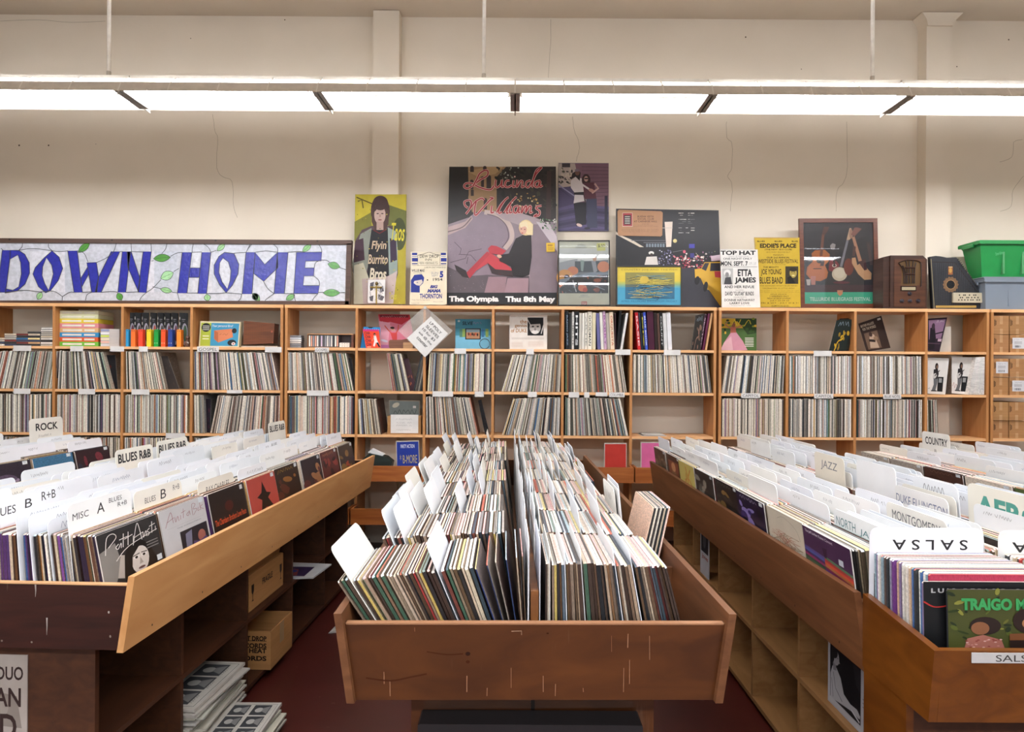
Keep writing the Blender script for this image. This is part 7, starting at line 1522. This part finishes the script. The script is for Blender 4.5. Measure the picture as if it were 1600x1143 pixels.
m = MB(R2_M); m.hexa([(-.5, 1.92, .905), (-.4, 1.92, .905), (-.4, 2.02, .905), (-.5, 2.02, .905), (-.52, 1.93, 1.02), (-.42, 1.93, 1.02), (-.42, 2.03, 1.02), (-.52, 2.03, 1.02)], '#b8322a')

# ===== salsa bin at the near end of the jazz bin
t = thing('record_bin', (1.43, 1.70, 0), 'amber brown end bin labelled SALSA in the lower right corner', 'record bin'); S_T = t
YF, YB, XL, XR = 1.545, 1.862, .952, 1.93
m = MB(); m.prism([(YF+.02, .70), (YB, .70), (YB, .898), (YF+.0, .872), (YF-.001, .872)], XL, XL+.019, '#fff', 0, 'x'); 
m.obj('side_panel', SALSAW, t)
m = MB(); m.prism([(YF+.02, .70), (YB, .70), (YB, .898), (YF, .872)], XR, XR+.019, '#fff', 0, 'x'); m.obj('side_panel', SALSAW, t)
m = MB(); m.hexa([(XL+.0195, YF+.02, .70), (XR, YF+.02, .70), (XR, YF+.038, .70), (XL+.0195, YF+.038, .70), (XL+.0195, YF, .872), (XR, YF, .872), (XR, YF+.018, .872), (XL+.0195, YF+.018, .872)], '#fff'); m.obj('front_panel', SALSAW, t)
m = MB(); m.box((XL+.02, YF+.04, .70), (XR, YB, .712)); m.obj('bin_floor', SALSAW, t)
m = MB(); m.box((XL+.004, 1.66, 0), (XL+.022, YB, .70)); m.obj('base_side', SALSAW, t)
m = MB(); m.box((XR-.1, 1.66, 0), (XR-.08, YB, .70)); m.obj('base_side', SALSAW, t)
m = MB(); m.box((XL+.022, 1.66, 0), (XR-.1, 1.678, .70)); m.obj('base_front', BASED, t)
xl = XW(1521, 1.545); m = MB(); m.box((xl, YF-.001, .845), (xl+.3, YF+.0005, .868), '#c9c6c4')
cv = CV(m, lambda u, v: Vector((xl+.3*u, YF-.001+.0*v, .868-.023*v)), (0, -1, 0)); cv.text('SALSA', .18, .2, .5, .85, '#3a3632'); cv.text('MISC', .6, .2, .85, .85, '#3a3632'); m.obj('shelf_label', PRINT, t)
def a_traigo(cv):
    cv.rect(0, 0, 1, 1, '#4a4e24'); 
    for i in range(60): cv.ell(U(0, 1), U(0, .8), U(.01, .06), U(.008, .03), random.choice(['#2c3a18', '#6a6a30', '#8a8a3c', '#24301a', '#5a6428']), U(0, 180), 8)
    cv.text('TRAIGO MI', .1, .13, .62, .32, '#2f8a4c', .03); cv.text('TRAIGO MI', .1, .13, .62, .32, '#3fa05a', .02); cv.text('SALSA', .66, .12, .97, .34, '#c83a30', .03)
    cv.ell(.62, .48, .13, .2, '#2c1c16'); cv.ell(.62, .52, .06, .09, '#a8744c'); cv.ell(.28, .56, .12, .14, '#2a1c18'); cv.ell(.24, .6, .07, .1, '#8a5a3c'); cv.poly([(.1, 1), (.14, .76), (.26, .7), (.4, .78), (.44, 1)], '#a86a5c')
    for i in range(40): cv.ell(U(.13, .4), U(.76, .98), .012, .01, random.choice(['#d8b0a8', '#8a4038', '#c88a80']), 0, 6)
    cv.poly([(.46, .68), (1, .64), (1, .78), (.46, .78)], '#7a4a2a'); cv.poly([(.46, .78), (1, .76), (1, 1), (.46, 1)], '#2a1c18'); cv.ell(.86, .56, .09, .12, '#3a2418'); cv.ell(.86, .58, .05, .08, '#9a6a48')
def a_luis(cv):
    cv.rect(0, 0, 1, 1, '#141517'); cv.text('L U I S   P E R I C O   O R T I Z', .06, .1, .99, .17, '#b8b8b8', .02); cv.line(smooth([(0, .3), (.08, .38), (.18, .36), (.24, .28), (.4, .36)], 5), .018, '#b0302c')
for i in range(28):
    f = i/27; Y = 1.855-f*.235; xl_ = .978+f*.03+U(-.004, .004)
    cc = jit(random.choice(['#d8d4cc', '#2a2426', '#6a3a7a', '#8aa0a8', '#c8a88c', '#3a3a3c', '#a8324a', '#c8c0b0', '#4a6a9a', '#e0dcd4', '#5a4a44', '#8a7a9a']))
    art = a_traigo if i == 27 else (a_luis if i == 25 else None)
    if i in (26,): continue
    xx = xl_ if i < 25 else (XW(1447, Y) if i == 25 else XW(1485, Y))
    lab = {27: 'front album with green lettering and people on a green cover in the salsa bin', 25: 'black album with spaced white letters behind the green-lettered salsa album'}.get(i, '%s record, %s from the back of the salsa bin' % (cname(cc), ordn(i+1)))
    zb = .7128; th = .006; ang = -math.pi/2
    Mx = Matrix.Translation((xx, Y, 0)) @ Matrix.Rotation(-math.pi/2, 4, 'Z')   # local +s -> -Y, local +t -> +X
    m = MB(Mx); H = .30 if i < 25 else (.285 if i == 25 else .272)
    sleeve(m, 0, 0, zb, rad(2.5), th, H, .311, cc, mix(random.choice(TOPS), cc, .2), cc)
    if art:
        fn, n = sleeve_frame(Mx, 0, 0, zb, rad(2.5), th, 1, H, .311); art(CV(m, vscale(fn, .55), n))
    tag(m.obj('record', GLOSS if art else SLEEVE), lab, 'record', None if art else 'records in the salsa bin')
for i in range(26):
    cc = jit(random.choice(['#d8d4cc', '#2a2426', '#c8b090', '#3a3a3c', '#c8c0b0', '#e0dcd4', '#5a4a44', '#a83a34']))
    m = MB(Matrix.Translation((1.335+i*.001+U(-.004, .004), 1.845-i*.0095, 0)) @ Matrix.Rotation(-math.pi/2, 4, 'Z')); sleeve(m, 0, 0, .7128, rad(2.5), .0075, .298, .311, cc, mix(random.choice(TOPS), cc, .2), cc)
    o = len(bin_stuff.v); bin_stuff.v += m.v; bin_stuff.f += [tuple(o+j for j in f) for f in m.f]; bin_stuff.c += m.c; bin_stuff.m += m.m
Mx = Matrix.Translation((1.318, 1.8585, 0)) @ Matrix.Rotation(-math.pi/2, 4, 'Z')
card(Mx, -.0022, 0, 0, 'white card with two upside-down letters beside the SALSA card, at the photo edge', None, H=.36, W=.31, lines=[('C A', .44, .06, .12, .032, '#1d1d1f', .006, 0)], side=1, z=.7128, col='#e4e2de')
Mx = Matrix.Translation((.968, 1.8595, 0)) @ Matrix.Rotation(-math.pi/2, 4, 'Z')
card(Mx, -.0022, 0, 0, 'wide white card with SALSA printed upside down behind the salsa records', None, H=.365, W=.31, lines=[('S A L S A', .86, .06, .2, .032, '#1d1d1f', .006, 0)], side=1, z=.7128, col='#e4e4e8')
Mx = Matrix.Translation((XW(1555, 1.80), 1.80, 0)) @ Matrix.Rotation(-math.pi/2, 4, 'Z')
card(Mx, -.0022, 0, 0, 'pale card with upside down letters beside the SALSA card at the photo edge', None, H=.36, W=.31, lines=[('BACHATA', .9, .065, .1, .03, '#1d1d1f', .02, 0)], side=1, z=.7128, col='#e2dfdc') if 0 else None

o = len(bin_stuff.v); bin_stuff.v += wall_stuff.v; bin_stuff.f += [tuple(o+j for j in f) for f in wall_stuff.f]; bin_stuff.c += wall_stuff.c; bin_stuff.m += [1]*len(wall_stuff.f)
tag(bin_stuff.obj('filed_record_rows', [SLEEVE, SLEEVEW]), 'remaining records filed tightly in the farther bin rows and on the wall shelves', 'records', None, 'stuff')
# dark storage box in front of the middle bin base
t = thing('storage_box', (.03, 1.8, 0), 'dark charcoal plastic box on the floor against the middle bin base', 'box')
a, b = XW(657, 1.76), XW(1007, 1.76)
m = MB(); m.prism([(a+.015, 0.001), (b-.015, 0.001), (b-.005, .55), (a+.005, .55)], 1.757, 1.822, '#1b1a1b'); m.obj('box_body', PLAST, t)
m = MB(); m.box((a, 1.75, .55), (b, 1.825, .592), '#222123', 0, .004); m.obj('rim', PLAST, t)
m = MB(); p = P(525, 984, 1); D = 1.5*F/((984-CY)+ROLL*280); X = (525-CX)*D/F
m.hexa([(X-.02, D-.05, .001), (X+.02, D-.04, .001), (X+.025, D+.06, .001), (X-.01, D+.05, .001), (X-.02, D-.05, .003), (X+.02, D-.04, .012), (X+.025, D+.06, .015), (X-.01, D+.05, .003)], '#c9c4bc')
tag(m.obj('paper_scrap', PRINT), 'small white paper scrap on the dark red floor of the left aisle', 'paper')
_to_name = _to; bpy.data.objects.remove(_to, do_unlink=True); bpy.data.curves.remove(_cu)
for o in bpy.data.objects:
    if '_loc' in o: del o['_loc']
